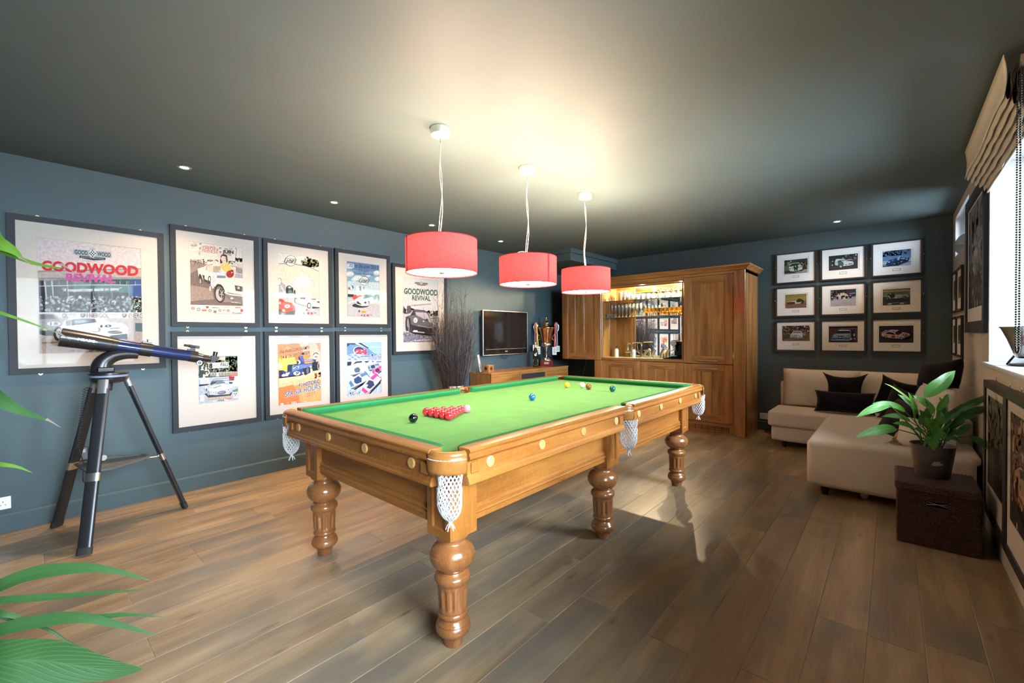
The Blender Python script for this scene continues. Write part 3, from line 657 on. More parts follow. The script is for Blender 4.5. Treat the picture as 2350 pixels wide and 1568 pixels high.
# ------------------------------------------------------------------ balls
BR = 0.0262
def ballmat(n, c): return plain('ball_' + n, c, 0.08, coat=0.6, spec=0.5)
bmesh_cache = {}
def ball(x, y, matn, col, label, group=None):
    if matn not in bmesh_cache:
        o = MB().sphere((0, 0, BR), BR, 28, 18).build('snooker_ball', ballmat(matn, col), loc=(0, 0, 0), smooth=180); bmesh_cache[matn] = o.data
    else:
        o = bpy.data.objects.new('snooker_ball', bmesh_cache[matn]); C.objects.link(o)
    o.location = (x, y, ZCL + 0.0006); tag(o, label, 'snooker ball', group); return o
RED = (0.62, 0.020, 0.028); REDL = ['red ball at the tip of the triangle, next to the pink ball', 'red ball in the second row of the triangle behind the tip', 'red ball in the middle row of the triangle', 'red ball in the fourth row of the triangle', 'red ball in the triangle row facing the black ball,']
ROWS = []
for k in range(5):
    for i in range(k + 1): ROWS.append((k, i))
SIDE = {0: [''], 1: [' on the left', ' on the right'], 2: [' on the left', ' at the centre', ' on the right'], 3: [' at the far left', ' second from the left', ' third from the left', ' at the far right'], 4: [' at the far left', ' second from the left', ' in the centre', ' fourth from the left', ' at the near right end']}
for k, i in ROWS:
    ball(2.612 + (i - k / 2) * 0.0529, 1.845 - k * 0.0459, 'red', RED, (REDL[k] + SIDE[k][i]), 'red balls racked in a triangle')
for x, y, n, c, lab in ((2.613, 1.484, 'black', (0.004, 0.005, 0.006), 'black ball on the green cloth behind the red triangle'), (2.612, 1.898, 'pink', (0.80, 0.20, 0.24), 'pink ball at the tip of the red triangle'), (2.614, 2.57, 'blue', (0.010, 0.115, 0.42), 'blue ball alone in the middle of the table'),
                        (2.374, 3.395, 'yellow', (0.85, 0.50, 0.02), 'yellow ball at the far end, leftmost of the far balls'), (2.487, 3.477, 'white', (0.88, 0.84, 0.68), 'white cue ball between the yellow and brown balls'), (2.606, 3.395, 'brown', (0.26, 0.055, 0.012), 'brown ball just right of the white cue ball'), (2.845, 3.395, 'green', (0.004, 0.085, 0.105), 'dark green ball, rightmost of the far balls')):
    ball(x, y, n, c, lab)

# ------------------------------------------------------------------ pendant lamps
DIFFUSER = emitter('lit_pendant_diffuser', (1.0, 0.80, 0.52), 13.0)
CUPM = plain('pale_satin_cup', (0.88, 0.86, 0.80), 0.32, 0.75)  # chrome paled so its sides look bright with the ceiling glow
CORDM = plain('cream_flex', (0.80, 0.74, 0.58), 0.5)
SEAMRED = plain('red_shade_seam', (0.55, 0.008, 0.02), 0.8)
PEND = [(1.773, 'nearest and largest looking of the three red drum pendant lamps', 252), (2.634, 'middle one of the three red drum pendant lamps', -8), (3.481, 'farthest and rightmost of the three red drum pendant lamps', 199)]
for i, (y, lab, seam) in enumerate(PEND):
    x = 2.53; o = (x, y, ZC); t = thing('pendant_lamp', lab, 'lamp', o, 'red drum pendants over the snooker table')
    MB().lathe([(0.0, -0.0475), (0.052, -0.0475), (0.060, -0.045), (0.063, -0.040), (0.063, -0.0005), (0.0, -0.0005)], o, 32).build('ceiling_cup', CUPM, t, smooth=35)
    m = MB(); m.tube([(x, y, ZC - 0.046), (x, y, ZC - 0.085)], [0.006, 0.004], 10); m.build('cord_grip', CHROME, t, smooth=40)
    zt, zb, R = 1.957, 1.748, 0.223; rr = random.Random(i + 3); ph = rr.random() * 6
    a = [(x + 0.006 * math.sin(ph + k * 1.1), y + 0.006 * math.cos(ph + k * 0.9), lerp(ZC - 0.08, zt - 0.02, k / 9)) for k in range(10)]
    c1 = MB(); c1.tube(smoothpath(a, 4), 0.0026, 6)
    b = [(x + 0.002, y, ZC - 0.12)] + [(x - 0.010 * math.sin(k * 0.8 + ph) - 0.006, y + 0.010 * math.sin(k * 0.7), lerp(ZC - 0.12, zt - 0.01, k / 8)) for k in range(1, 9)]
    c1.tube(smoothpath(b, 4), 0.0022, 6)
    for q in range((2, 5, 1)[i]):
        Rl = lerp(0.018, 0.05, q / 4) * (1.0 if i == 1 else 0.7); ang = 2.6 + 0.3 * q; cx = x + math.cos(ang) * Rl * 0.9; cy = y + math.sin(ang) * Rl * 0.9
        c1.tube([(cx + Rl * math.cos(w) * math.cos(ang), cy + Rl * math.cos(w) * math.sin(ang), zt + 0.022 + Rl * 0.55 * math.sin(w)) for w in [2 * PI * k / 18 for k in range(19)]], 0.0022, 5)
    c1.build('cord', CORDM, t, smooth=70)
    sh = MB(); n = 64; sh.add([(x + R * math.cos(2 * PI * k / n), y + R * math.sin(2 * PI * k / n), z) for z in (zb, zt) for k in range(n)], [(k, (k + 1) % n, n + (k + 1) % n, n + k) for k in range(n)])
    so = sh.build('lamp_shade', SHADE, t, smooth=180)
    rim = MB()
    for z in (zb, zt): rim.tube([(x + R * math.cos(2 * PI * k / n), y + R * math.sin(2 * PI * k / n), z) for k in range(n + 1)], 0.0022, 6, cap=False)
    rim.build('shade_rim', SEAMRED, so, smooth=70)
    sm = MB(); s0 = math.radians(seam); sm.add([(x + (R + 0.0012) * math.cos(s0 + q * 0.042), y + (R + 0.0012) * math.sin(s0 + q * 0.042), z) for z in (zb, zt) for q in (-1, -0.3, 0.3, 1)], [(0, 1, 5, 4), (1, 2, 6, 5), (2, 3, 7, 6)]); sm.build('shade_seam', SEAMRED, so, smooth=180)
    MB().lathe([(0.0, zb + 0.006 - ZC), (R - 0.006, zb + 0.006 - ZC)], o, 48).build('diffuser', DIFFUSER, t)
    MB().lathe([(0.0, zb - 0.014 - ZC), (0.005, zb - 0.012 - ZC), (0.006, zb - 0.006 - ZC), (0.014, zb - 0.003 - ZC), (0.026, zb + 0.001 - ZC), (0.026, zb + 0.004 - ZC), (0, zb + 0.004 - ZC)], o, 20).build('finial', SATIN, t, smooth=40)
    sp = MB()
    for q in range(3):
        w = 2 * PI * q / 3 + 0.4; sp.tube([(x + 0.02 * math.cos(w), y + 0.02 * math.sin(w), zt - 0.012), (x + (R - 0.002) * math.cos(w), y + (R - 0.002) * math.sin(w), zt - 0.002)], 0.0022, 6)
    sp.lathe([(0.024, zt - 0.02 - ZC), (0.024, zt - 0.004 - ZC), (0.0, zt - 0.004 - ZC)], o, 16); sp.tube([(x, y, zt - 0.02), (x, y, zb + 0.004)], 0.004, 8)
    sp.build('shade_carrier', SATIN, t, smooth=40)
    d = bpy.data.lights.new('pendant_bulb', 'POINT'); d.energy = E_PEND; d.color = (1.0, 0.80, 0.54); d.shadow_soft_size = 0.05
    lo = bpy.data.objects.new('pendant_bulb', d); C.objects.link(lo); lo.location = (x + 0.03, y + 0.03, 1.90)
# ------------------------------------------------------------------ framed posters on the left wall
def project(v):
    d = Vector(v) - CAM; z = d.dot(FWD); return (1175 + FPX * d.dot(RIGHT) / z, 784 + FPX * d.dot(DOWN) / z)
EY, EZ, EX = Vector((0, 1, 0)), Vector((0, 0, 1)), Vector((1, 0, 0))
def poster(label, outer, prt, view, seed=1, hooks='tb', fmat=FRAME, board=MOUNT):
    """outer/prt = (y0, y1, z0, z1) on the wall x = 0; view = (px0, py0, scale) of the look the artwork was drawn from"""
    y0, y1, z0, z1 = outer; a0, a1, b0, b1 = prt; O = Vector((0.004, y0, z0))
    t = thing('framed_poster', label, 'framed poster', (0.0, (y0 + y1) / 2, z0), 'framed motor racing posters')
    frame_parts(t, O, EY, EZ, EX, y1 - y0, z1 - z0, 0.041, 0.028, (a0 - y0, b0 - z0, a1 - y0, b1 - z0), mat_board=board, fmat=fmat)
    N0 = Vector((0.0155, a0 - 0.001, b0 - 0.001)); w, h = a1 - a0 + 0.002, b1 - b0 + 0.002
    x0, yy, s = view; q = []
    for (u, v) in ((0, h), (w, h), (w, 0), (0, 0)):
        p = project(N0 + EY * u + EZ * v); q.append(((p[0] - x0) * s, (p[1] - yy) * s))
    A = Art(N0, EY, EZ, EX, w, h, q, seed); A.root = t
    for k, c in enumerate(hooks):
        for f in (0.17, 0.83):
            hook(t, (0.0035, lerp(y0, y1, f), z1 if c == 't' else z0), EX, EZ if c == 't' else -EZ)
    return A
GREY = lambda g: (g, g, g + 2)
def goodwood_badge(A, x0, y0, x1, y1, dark, pale):
    """winged badge: two words either side of a chequered roundel, scroll below; (x0, y0)-(x1, y1) is the line through the middle of the wings"""
    L = x1 - x0; f = lambda t, d: (x0 + L * t, y0 + (y1 - y0) * t + d * L)
    A.poly([f(0, -.06), f(.02, -.075), f(.98, -.075), f(1, -.06), f(1, .06), f(.98, .075), f(.02, .075), f(0, .06)], pale)
    A.poly([f(.16, .085), f(.84, .085), f(.84, .14), f(.52, .175), f(.16, .14)], dark)
    A.text('GOOD', f(.035, .05), f(.375, .05), L * .105, dark, 0.02); A.text('WOOD', f(.63, .05), f(.97, .05), L * .105, dark, 0.02)
    A.text('REVIVAL MEETING', f(.2, .135), f(.8, .135), L * .034, pale, 0.01)
    c = f(.5, 0); A.ell(c[0], c[1], L * .105, L * .115, pale); A.ell(c[0], c[1], L * .088, L * .098, (235, 235, 235)); A.k += 1
    for i in range(5):
        for j in range(5):
            if (i + j) % 2 == 0 and (i - 2) ** 2 + (j - 2) ** 2 < 7: 
                X, Y = c[0] + (i - 2.5) * L * .033, c[1] + (j - 2.5) * L * .036; A.poly([(X, Y), (X + L * .033, Y), (X + L * .033, Y + L * .036), (X, Y + L * .036)], (25, 30, 34), False)
    A.poly([f(.44, -.1), f(.43, -.14), f(.47, -.12), f(.5, -.15), f(.53, -.12), f(.57, -.14), f(.56, -.1)], pale)
# 1 -- the large black-and-white racing scene with red lettering
A = poster('largest framed poster, black and white race scene with red lettering, behind the telescope', (-0.044, 0.826, 1.102, 2.238), (0.100, 0.676, 1.246, 2.087), (80, 540, 5.6), 3)
A.bg((222, 208, 210))
A.poly([(40, 455), (1380, 425), (1385, 580), (45, 585)], (150, 143, 142)); A.poly([(45, 475), (1380, 440), (1383, 540), (45, 545)], (186, 177, 174))
A.poly([(45, 583), (1385, 565), (1388, 1000), (55, 990)], (38, 40, 42)); A.poly([(500, 580), (1385, 566), (1386, 735), (500, 735)], (52, 92, 92)); A.poly([(1190, 575), (1385, 570), (1386, 800), (1240, 800)], (60, 88, 140))  # teal and blue fields paint the glazing's reflection into the print
A.line([(45, 655), (720, 640), (1385, 640)], 8, (190, 192, 192)); A.k += 1
for x in (118, 212, 312, 412, 515, 612, 712, 808, 905, 985, 1095, 1180, 1290): A.line([(x, 588), (x + 2, 650)], 6, (185, 186, 186), False)
for x, b, w in ((130, 870, 13), (222, 890, 13), (415, 860, 9), (735, 825, 12), (808, 850, 7), (975, 835, 14), (1200, 860, 18)): A.line([(x, 590), (x + 22, b)], w, (176, 178, 176) if x < 700 else (92, 128, 130))
A.specks(boxpts(52, 790, 1380, 985), 620, 7, 16, [GREY(g) for g in (20, 40, 60, 95, 140, 185, 215, 235)])
A.specks(boxpts(480, 820, 1380, 980), 110, 6, 13, [(110, 150, 145), (160, 190, 185), (70, 110, 110)])  # teal dabs carry on the painted reflection
A.poly([(52, 992), (1386, 992), (1386, 1075), (52, 1075)], (214, 208, 204)); A.poly([(52, 1068), (1386, 1068), (1386, 1525), (55, 1530)], (176, 168, 164))
A.text('OL', (352, 1060), (430, 1060), 55, (40, 42, 46)); A.text('MOTOR', (440, 1030), (530, 1030), 22, (90, 92, 96)); A.text('ENERGOL', (665, 1060), (955, 1062), 56, (40, 42, 46)); A.text('MOTOR', (970, 1028), (1060, 1028), 20, (100, 104, 108)); A.text('OIL', (1000, 1060), (1035, 1060), 20, (100, 104, 108)); A.text('ENERG', (1205, 1062), (1382, 1064), 56, (40, 42, 46))
for x in (618, 1150): A.poly([(x - 30, 1008), (x + 30, 1008), (x + 30, 1038), (x, 1066), (x - 30, 1038)], (50, 56, 60)); A.text('BP', (x - 18, 1040), (x + 18, 1040), 26, (220, 220, 215), .02)
A.poly([(52, 1010), (240, 1008), (300, 1060), (330, 1110), (340, 1180), (250, 1220), (52, 1240)], (150, 148, 148)); A.poly([(60, 1020), (225, 1020), (275, 1075), (60, 1080)], (96, 98, 100)); A.poly([(55, 1225), (250, 1215), (300, 1330), (55, 1275)], (44, 44, 46)); A.ell(245, 1138, 88, 26, (232, 230, 228)); A.text('15', (195, 1152), (300, 1150), 30, (40, 40, 40), .03); A.ell(130, 1213, 26, 16, (190, 188, 186)); A.ell(80, 1217, 16, 12, (120, 120, 120))
A.poly([(55, 1300), (1386, 1250), (1386, 1525), (57, 1530)], (172, 156, 146)); A.poly([(60, 1370), (360, 1350), (1386, 1330), (1386, 1525), (57, 1530)], (178, 158, 146)); A.line([(70, 1385), (420, 1372)], 20, (120, 110, 106))
A.poly([(235, 1230), (345, 1160), (385, 1090), (480, 1062), (700, 1058), (860, 1065), (960, 1120), (1120, 1130), (1195, 1180), (1200, 1300), (1150, 1345), (900, 1330), (700, 1345), (430, 1340), (300, 1325)], (226, 222, 220))
A.poly([(478, 1085), (640, 1070), (770, 1075), (800, 1118), (560, 1150), (470, 1160)], (110, 122, 130)); A.poly([(500, 1095), (630, 1082), (690, 1110), (520, 1140)], (176, 184, 190)); A.line([(780, 1075), (880, 1120)], 14, (235, 233, 232)); A.poly([(395, 1100), (470, 1085), (455, 1165), (400, 1165)], (150, 152, 156))
A.ell(300, 1270, 62, 92, (40, 40, 42)); A.ell(312, 1262, 42, 66, (190, 188, 186)); A.ell(312, 1260, 16, 24, (80, 80, 82)); A.ell(790, 1215, 62, 32, (150, 152, 154)); A.ell(775, 1212, 44, 26, (232, 232, 232)); A.ell(1030, 1248, 98, 22, (58, 66, 70)); A.line([(945, 1256), (1115, 1238)], 6, (200, 200, 200))
A.text('10', (840, 1188), (985, 1182), 34, (44, 46, 50), .03); A.marks((965, 1208), (1090, 1200), 18, (70, 72, 76)); A.poly([(960, 1290), (1190, 1265), (1190, 1340), (970, 1330)], (66, 70, 74)); A.poly([(1290, 1130), (1385, 1130), (1386, 1240), (1290, 1235)], (80, 104, 106))
A.text('REVIVAL', (400, 588), (1040, 612), 98, (196, 86, 160), .05)
A.text('GOODWOOD', (85, 445), (1330, 520), 122, (205, 44, 52), .045)
A.text('"A magical step back in time"', (350, 725), (1115, 710), 40, (240, 242, 240), .012, .35)
A.text('16 · 17 · 18 SEPTEMBER', (468, 1500), (930, 1497), 30, (40, 36, 34), .02)
goodwood_badge(A, 495, 213, 985, 258, (36, 48, 56), (168, 182, 190))
A.build('print', A.root)
# 2 -- woman sitting on a white coupe
A = poster('framed drawing of a woman in yellow top seated on a white car, upper row', (0.868, 1.560, 1.452, 2.329), (1.005, 1.419, 1.575, 2.201), (425, 545, 8.4733), 5)
A.bg((232, 222, 208)); A.poly([(95, 420), (400, 520), (1125, 560), (1125, 1335), (105, 1310)], (150, 132, 124)); A.poly([(105, 700), (400, 560), (560, 900), (700, 1260), (1125, 1260), (1125, 1335), (105, 1310)], (122, 106, 102)); A.poly([(105, 930), (520, 1000), (560, 1200), (105, 1240)], (158, 138, 128))
A.specks(boxpts(105, 425, 430, 520), 110, 6, 13, [(110, 90, 78), (160, 138, 122), (200, 182, 165), (76, 62, 56)]); A.specks(boxpts(430, 440, 640, 470), 40, 6, 12, [(80, 66, 60), (150, 128, 112)]); A.specks(boxpts(840, 460, 960, 525), 40, 6, 11, [(90, 76, 68), (46, 40, 38)]); A.specks(boxpts(980, 400, 1120, 480), 50, 8, 18, [(96, 88, 82), (140, 130, 122)])
A.line([(1000, 215), (965, 510)], 7, (50, 40, 38)); A.poly([(975, 205), (1000, 200), (970, 235)], (150, 60, 55)); A.poly([(960, 490), (1120, 520), (1120, 600), (920, 550)], (216, 206, 196))
for x, y in ((295, 118), (290, 205), (680, 200), (685, 275)): A.line([(x - 22, y), (x + 22, y + 4)], 10, (60, 52, 50)); A.line([(x - 22, y + 18), (x + 22, y + 22)], 8, (120, 100, 92))
A.ell(170, 150, 66, 44, (206, 198, 188)); A.marks((118, 165), (222, 168), 22, (150, 144, 138)); A.specks(boxpts(262, 250, 300, 330), 10, 5, 9, [(60, 48, 46)])
A.marks((380, 165), (600, 205), 18, (196, 140, 110)); A.text('DIJON', (340, 225), (632, 268), 58, (206, 104, 74), .005); A.text('PRENOIS', (328, 285), (636, 325), 52, (206, 104, 74)); A.text('28-29', (760, 248), (915, 256), 40, (96, 84, 80)); A.text('JUIN', (725, 302), (940, 320), 60, (52, 46, 46), .05); A.text('2008', (775, 345), (895, 358), 34, (110, 98, 92))
A.poly([(240, 610), (300, 590), (370, 570), (440, 520), (560, 500), (760, 520), (900, 560), (1125, 610), (1128, 1150), (900, 1120), (760, 1050), (700, 920), (620, 900), (580, 960), (480, 920), (330, 800), (260, 760)], (228, 220, 206))
A.poly([(410, 560), (530, 530), (540, 640), (480, 680), (405, 640)], (206, 200, 188)); A.line([(400, 640), (425, 545), (540, 520)], 8, (110, 100, 92)); A.poly([(985, 580), (1125, 620), (1125, 720), (980, 690)], (150, 146, 146)); A.poly([(980, 700), (1125, 730), (1125, 800), (940, 780)], (172, 166, 178))
A.poly([(330, 730), (375, 740), (375, 840), (345, 800)], (70, 62, 58)); A.ell(470, 810, 30, 60, (60, 54, 52)); A.ell(472, 810, 16, 38, (226, 218, 206))
A.ell(298, 810, 32, 100, (60, 54, 52), -.15); A.ell(296, 850, 18, 50, (170, 162, 154), -.15); A.poly([(360, 800), (560, 900), (560, 960), (360, 850)], (80, 70, 66))
A.ell(670, 1090, 105, 185, (54, 48, 48), -.12); A.ell(672, 1100, 84, 150, (116, 108, 106), -.12); A.ell(660, 1120, 66, 118, (188, 182, 176), -.12); A.ell(700, 1090, 52, 90, (70, 64, 62), -.12); A.k += 1
for a in range(5): A.line([(708, 1095), (708 + 44 * math.cos(a * 1.257 + .4), 1095 + 80 * math.sin(a * 1.257 + .4))], 13, (200, 194, 188), False)
A.poly([(760, 1060), (1128, 1120), (1130, 1240), (880, 1220), (790, 1130)], (128, 120, 118)); A.line([(760, 1070), (860, 1110), (1128, 1140)], 26, (222, 216, 208)); A.poly([(960, 930), (1125, 960), (1125, 1060), (980, 1040)], (80, 74, 72)); A.ell(900, 990, 66, 62, (232, 226, 212)); A.ell(905, 1185, 32, 20, (206, 200, 190)); A.poly([(1010, 960), (1060, 965), (1060, 1010), (1015, 1005)], (190, 184, 176))
A.poly([(525, 690), (620, 670), (790, 690), (830, 790), (600, 770), (585, 860), (525, 860)], (206, 214, 222)); A.poly([(520, 740), (585, 770), (580, 900), (500, 960), (490, 900)], (196, 206, 216)); A.poly([(470, 950), (500, 960), (495, 1040), (468, 1040)], (226, 204, 192)); A.poly([(515, 940), (560, 880), (560, 980), (520, 1005)], (226, 204, 192)); A.poly([(620, 740), (780, 750), (790, 790), (610, 790)], (120, 130, 148))
A.poly([(680, 530), (790, 480), (880, 545), (880, 640), (780, 680), (700, 610)], (238, 196, 108)); A.poly([(720, 520), (760, 580), (790, 500)], (232, 206, 190)); A.poly([(870, 560), (930, 590), (985, 660), (960, 770), (920, 780), (940, 680)], (232, 208, 194)); A.poly([(690, 400), (700, 340), (760, 325), (815, 360), (825, 470), (800, 500), (790, 420), (730, 420), (720, 500), (680, 510), (675, 440)], (98, 52, 46)); A.ell(742, 410, 48, 66, (234, 210, 196)); A.poly([(720, 330), (800, 340), (805, 380), (720, 360), (690, 400), (685, 370)], (90, 46, 42)); A.line([(728, 405), (740, 405)], 6, (70, 60, 60)); A.line([(760, 408), (772, 410)], 6, (70, 60, 60)); A.line([(735, 448), (765, 450)], 6, (180, 90, 84))
A.ell(868, 715, 74, 72, (158, 42, 40)); A.poly([(880, 620), (935, 640), (945, 740), (900, 700)], (140, 40, 38)); A.ell(905, 685, 14, 12, (240, 210, 205)); A.poly([(550, 560), (690, 560), (690, 680), (530, 680)], (176, 164, 146)); A.ell(562, 480, 34, 40, (214, 208, 198)); A.poly([(660, 640), (730, 670), (720, 690), (650, 660)], (230, 206, 192))
A.poly([(105, 1312), (1128, 1338), (1132, 1490), (108, 1475)], (236, 226, 210))
for x, y, rx, ry, c in ((150, 1380, 34, 26, (190, 62, 54)), (258, 1400, 36, 32, (120, 124, 136)), (480, 1425, 32, 26, (120, 110, 104)), (670, 1420, 28, 26, (206, 96, 80)), (752, 1415, 24, 18, (200, 80, 70)), (832, 1425, 28, 24, (96, 92, 90)), (932, 1470, 26, 12, (60, 56, 60))): A.ell(x, y, rx, ry, c); A.ell(x, y, rx * .55, ry * .5, (232, 222, 208))
A.poly([(322, 1400), (410, 1402), (410, 1438), (322, 1436)], (206, 120, 62)); A.poly([(400, 1340), (455, 1342), (455, 1378), (400, 1376)], (150, 80, 62)); A.poly([(1070, 1395), (1128, 1396), (1130, 1450), (1072, 1448)], (206, 70, 66)); A.poly([(965, 1355), (1080, 1358), (1080, 1378), (965, 1376)], (214, 120, 110)); A.poly([(550, 1420), (605, 1422), (605, 1470), (550, 1468)], (150, 110, 100))
A.text('SUBARU', (975, 1482), (1118, 1486), 20, (60, 56, 60), .02); A.marks((520, 1375), (650, 1378), 20, (110, 100, 94)); A.marks((740, 1368), (860, 1370), 14, (140, 130, 122)); A.marks((890, 1268), (1080, 1286), 18, (236, 230, 220))
A.build('print', A.root)
# 3 -- upper: banked track with white and red single seaters
def age_dor(A, cx, cy, r, ink=(52, 54, 62), fill=(240, 236, 232)):
    A.ell(cx, cy, r, r, ink, n=28); A.ell(cx, cy, r * .93, r * .93, fill, n=28)
    A.poly([(cx - r * .95, cy - r * .52), (cx + r * 1.05, cy - r * .3), (cx + r * .72, cy + r * .52), (cx - r * 1.3, cy + r * .3)], ink); A.poly([(cx - r * .84, cy - r * .44), (cx + r * .9, cy - r * .24), (cx + r * .6, cy + r * .44), (cx - r * 1.12, cy + r * .24)], fill)
    A.text("L'AGE", (cx - r * .68, cy - r * .02), (cx + r * .74, cy + r * .14), r * .34, ink, .05, .3); A.text("D'OR", (cx - r * .9, cy + r * .25), (cx + r * .45, cy + r * .42), r * .34, ink, .05, .3)
A = poster('framed pastel poster of a banked track with white and red race cars, upper row', (1.598, 2.296, 1.455, 2.331), (1.738, 2.152, 1.577, 2.203), (630, 575, 9.8), 7)
A.bg((226, 216, 208)); A.poly([(92, 48), (1005, 160), (1005, 470), (760, 370), (500, 310), (92, 290)], (224, 222, 222))
A.specks(boxpts(620, 260, 1000, 370), 110, 14, 34, [(104, 122, 78), (136, 150, 104), (78, 92, 60), (196, 190, 150)]); A.specks(lambda r: (750 + r.gauss(0, 30), lerp(150, 320, r.random())), 50, 12, 28, [(96, 112, 70), (130, 142, 92)]); A.specks(lambda r: (640 + r.gauss(0, 18), lerp(225, 310, r.random())), 22, 10, 20, [(100, 116, 76), (150, 158, 110)]); A.specks(lambda r: (900 + r.gauss(0, 40), lerp(210, 380, r.random())), 50, 12, 26, [(120, 134, 86), (170, 170, 124)])
A.poly([(92, 292), (500, 312), (800, 385), (1005, 475), (1010, 1110), (500, 900), (380, 780), (100, 640)], (228, 210, 194)); A.line([(92, 292), (480, 310), (700, 352), (860, 405), (1005, 475)], 16, (126, 120, 122)); A.poly([(330, 640), (640, 500), (820, 590), (880, 720), (820, 830), (500, 880), (380, 790)], (212, 208, 210)); A.poly([(420, 700), (640, 580), (760, 640), (760, 780), (500, 850)], (222, 220, 224)); A.line([(560, 420), (760, 540), (880, 700), (890, 800)], 14, (206, 190, 180))
A.poly([(96, 780), (260, 880), (480, 960), (1012, 1130), (1015, 1470), (100, 1448)], (188, 196, 202)); A.poly([(430, 900), (1012, 900), (1012, 1060), (520, 950)], (226, 208, 204)); A.poly([(98, 640), (260, 800), (250, 900), (98, 960)], (170, 168, 178)); A.line([(330, 960), (760, 1250), (1000, 1340)], 40, (172, 188, 194)); A.line([(130, 780), (370, 1200)], 30, (190, 208, 208))
A.ell(115, 705, 48, 90, (150, 140, 150)); A.ell(112, 705, 36, 72, (226, 214, 212))
A.text('19 et 20 juin 2010', (118, 440), (820, 505), 56, (246, 226, 190), .015); A.text('Circuit', (112, 525), (400, 545), 48, (246, 226, 190), .015); A.text('Dijon Prenois', (108, 600), (705, 640), 50, (248, 230, 190), .015)
A.ell(325, 880, 74, 95, (60, 82, 78)); A.ell(280, 900, 28, 86, (40, 52, 52)); A.ell(400, 900, 22, 72, (40, 54, 54)); A.ell(335, 830, 40, 34, (120, 140, 130)); A.ell(340, 830, 24, 14, (228, 232, 230)); A.ell(350, 930, 46, 40, (96, 130, 122)); A.ell(450, 940, 22, 56, (60, 76, 74)); A.poly([(470, 930), (560, 960), (600, 1010), (500, 1010)], (200, 204, 202))
A.poly([(480, 1000), (620, 1040), (1005, 1110), (1010, 1260), (940, 1300), (840, 1290), (700, 1250), (500, 1190)], (226, 226, 226)); A.poly([(560, 1070), (690, 1050), (700, 1105), (580, 1090)], (90, 100, 100)); A.ell(590, 1075, 22, 26, (80, 110, 96)); A.poly([(720, 1070), (1005, 1110), (900, 1100)], (196, 70, 76)); A.poly([(830, 1090), (920, 1085), (930, 1110), (850, 1112)], (206, 80, 84)); A.ell(478, 1125, 36, 66, (48, 50, 54)); A.ell(482, 1128, 22, 44, (206, 206, 206)); A.ell(772, 1240, 46, 64, (48, 50, 54)); A.ell(776, 1242, 32, 46, (226, 224, 224)); A.poly([(940, 1150), (1010, 1140), (1010, 1190), (960, 1170)], (70, 72, 78)); A.poly([(840, 1260), (1010, 1280), (1010, 1300), (850, 1306)], (70, 72, 76)); A.poly([(500, 1190), (740, 1258), (740, 1268), (500, 1204)], (80, 84, 88))
A.poly([(98, 1110), (190, 1100), (230, 1150), (380, 1180), (460, 1260), (470, 1350), (330, 1400), (240, 1420), (98, 1380)], (206, 104, 100)); A.poly([(98, 1090), (160, 1090), (230, 1160), (110, 1160)], (196, 66, 70)); A.poly([(160, 1180), (400, 1200), (430, 1300), (240, 1310)], (218, 122, 116)); A.ell(285, 1255, 62, 42, (236, 226, 220)); A.text('5', (270, 1272), (300, 1274), 34, (70, 70, 76), .02); A.poly([(240, 1405), (470, 1345), (450, 1450), (200, 1448)], (70, 96, 84)); A.ell(120, 1390, 36, 70, (96, 110, 104)); A.ell(205, 1350, 36, 28, (232, 208, 200), .6); A.ell(120, 1180, 22, 30, (236, 220, 214))
A.poly([(500, 1320), (660, 1322), (660, 1360), (500, 1358)], (236, 236, 236)); A.poly([(540, 1385), (625, 1387), (625, 1440), (540, 1438)], (228, 228, 230)); A.ell(722, 1342, 24, 24, (206, 70, 72)); A.poly([(790, 1335), (890, 1337), (890, 1360), (790, 1358)], (240, 224, 222)); A.ell(672, 1415, 30, 28, (80, 96, 140)); A.ell(680, 1415, 18, 16, (220, 222, 226)); A.poly([(730, 1390), (780, 1391), (780, 1435), (730, 1434)], (206, 80, 84)); A.poly([(812, 1394), (858, 1395), (858, 1438), (812, 1437)], (216, 90, 76)); A.marks((885, 1412), (940, 1414), 20, (60, 62, 70))
age_dor(A, 362, 232, 122); A.build('print', A.root)
# 4 -- upper: blue sky with a white racing car
A = poster('framed blue sky poster with a white racing car and French dates, upper row', (2.327, 3.027, 1.461, 2.337), (2.470, 2.883, 1.583, 2.210), (790, 595, 11.2), 9)
A.bg((136, 170, 194)); A.poly([(80, 50), (905, 155), (908, 330), (82, 260)], (108, 136, 176)); A.poly([(85, 560), (910, 600), (915, 930), (88, 900)], (190, 214, 222))
for x, y, rx, ry in ((150, 175, 120, 80), (140, 380, 110, 70), (350, 480, 130, 70), (270, 520, 90, 50), (840, 350, 90, 60), (870, 510, 90, 60), (620, 430, 60, 30)): A.ell(x, y, rx, ry, (206, 216, 222)); A.ell(x + 8, y - 12, rx * .7, ry * .6, (232, 232, 230))
A.poly([(90, 800), (260, 830), (480, 860), (480, 960), (90, 900)], (216, 226, 226)); A.poly([(300, 700), (440, 690), (560, 760), (560, 880), (300, 870)], (222, 232, 232)); A.poly([(380, 700), (430, 690), (440, 830), (400, 800)], (110, 150, 190)); A.poly([(470, 720), (520, 710), (525, 780), (480, 770)], (140, 178, 200)); A.poly([(95, 730), (150, 715), (160, 790), (110, 780)], (206, 60, 66)); A.poly([(150, 715), (200, 690), (215, 760), (160, 790)], (232, 232, 234)); A.poly([(180, 680), (220, 670), (248, 750), (215, 768)], (80, 116, 168))
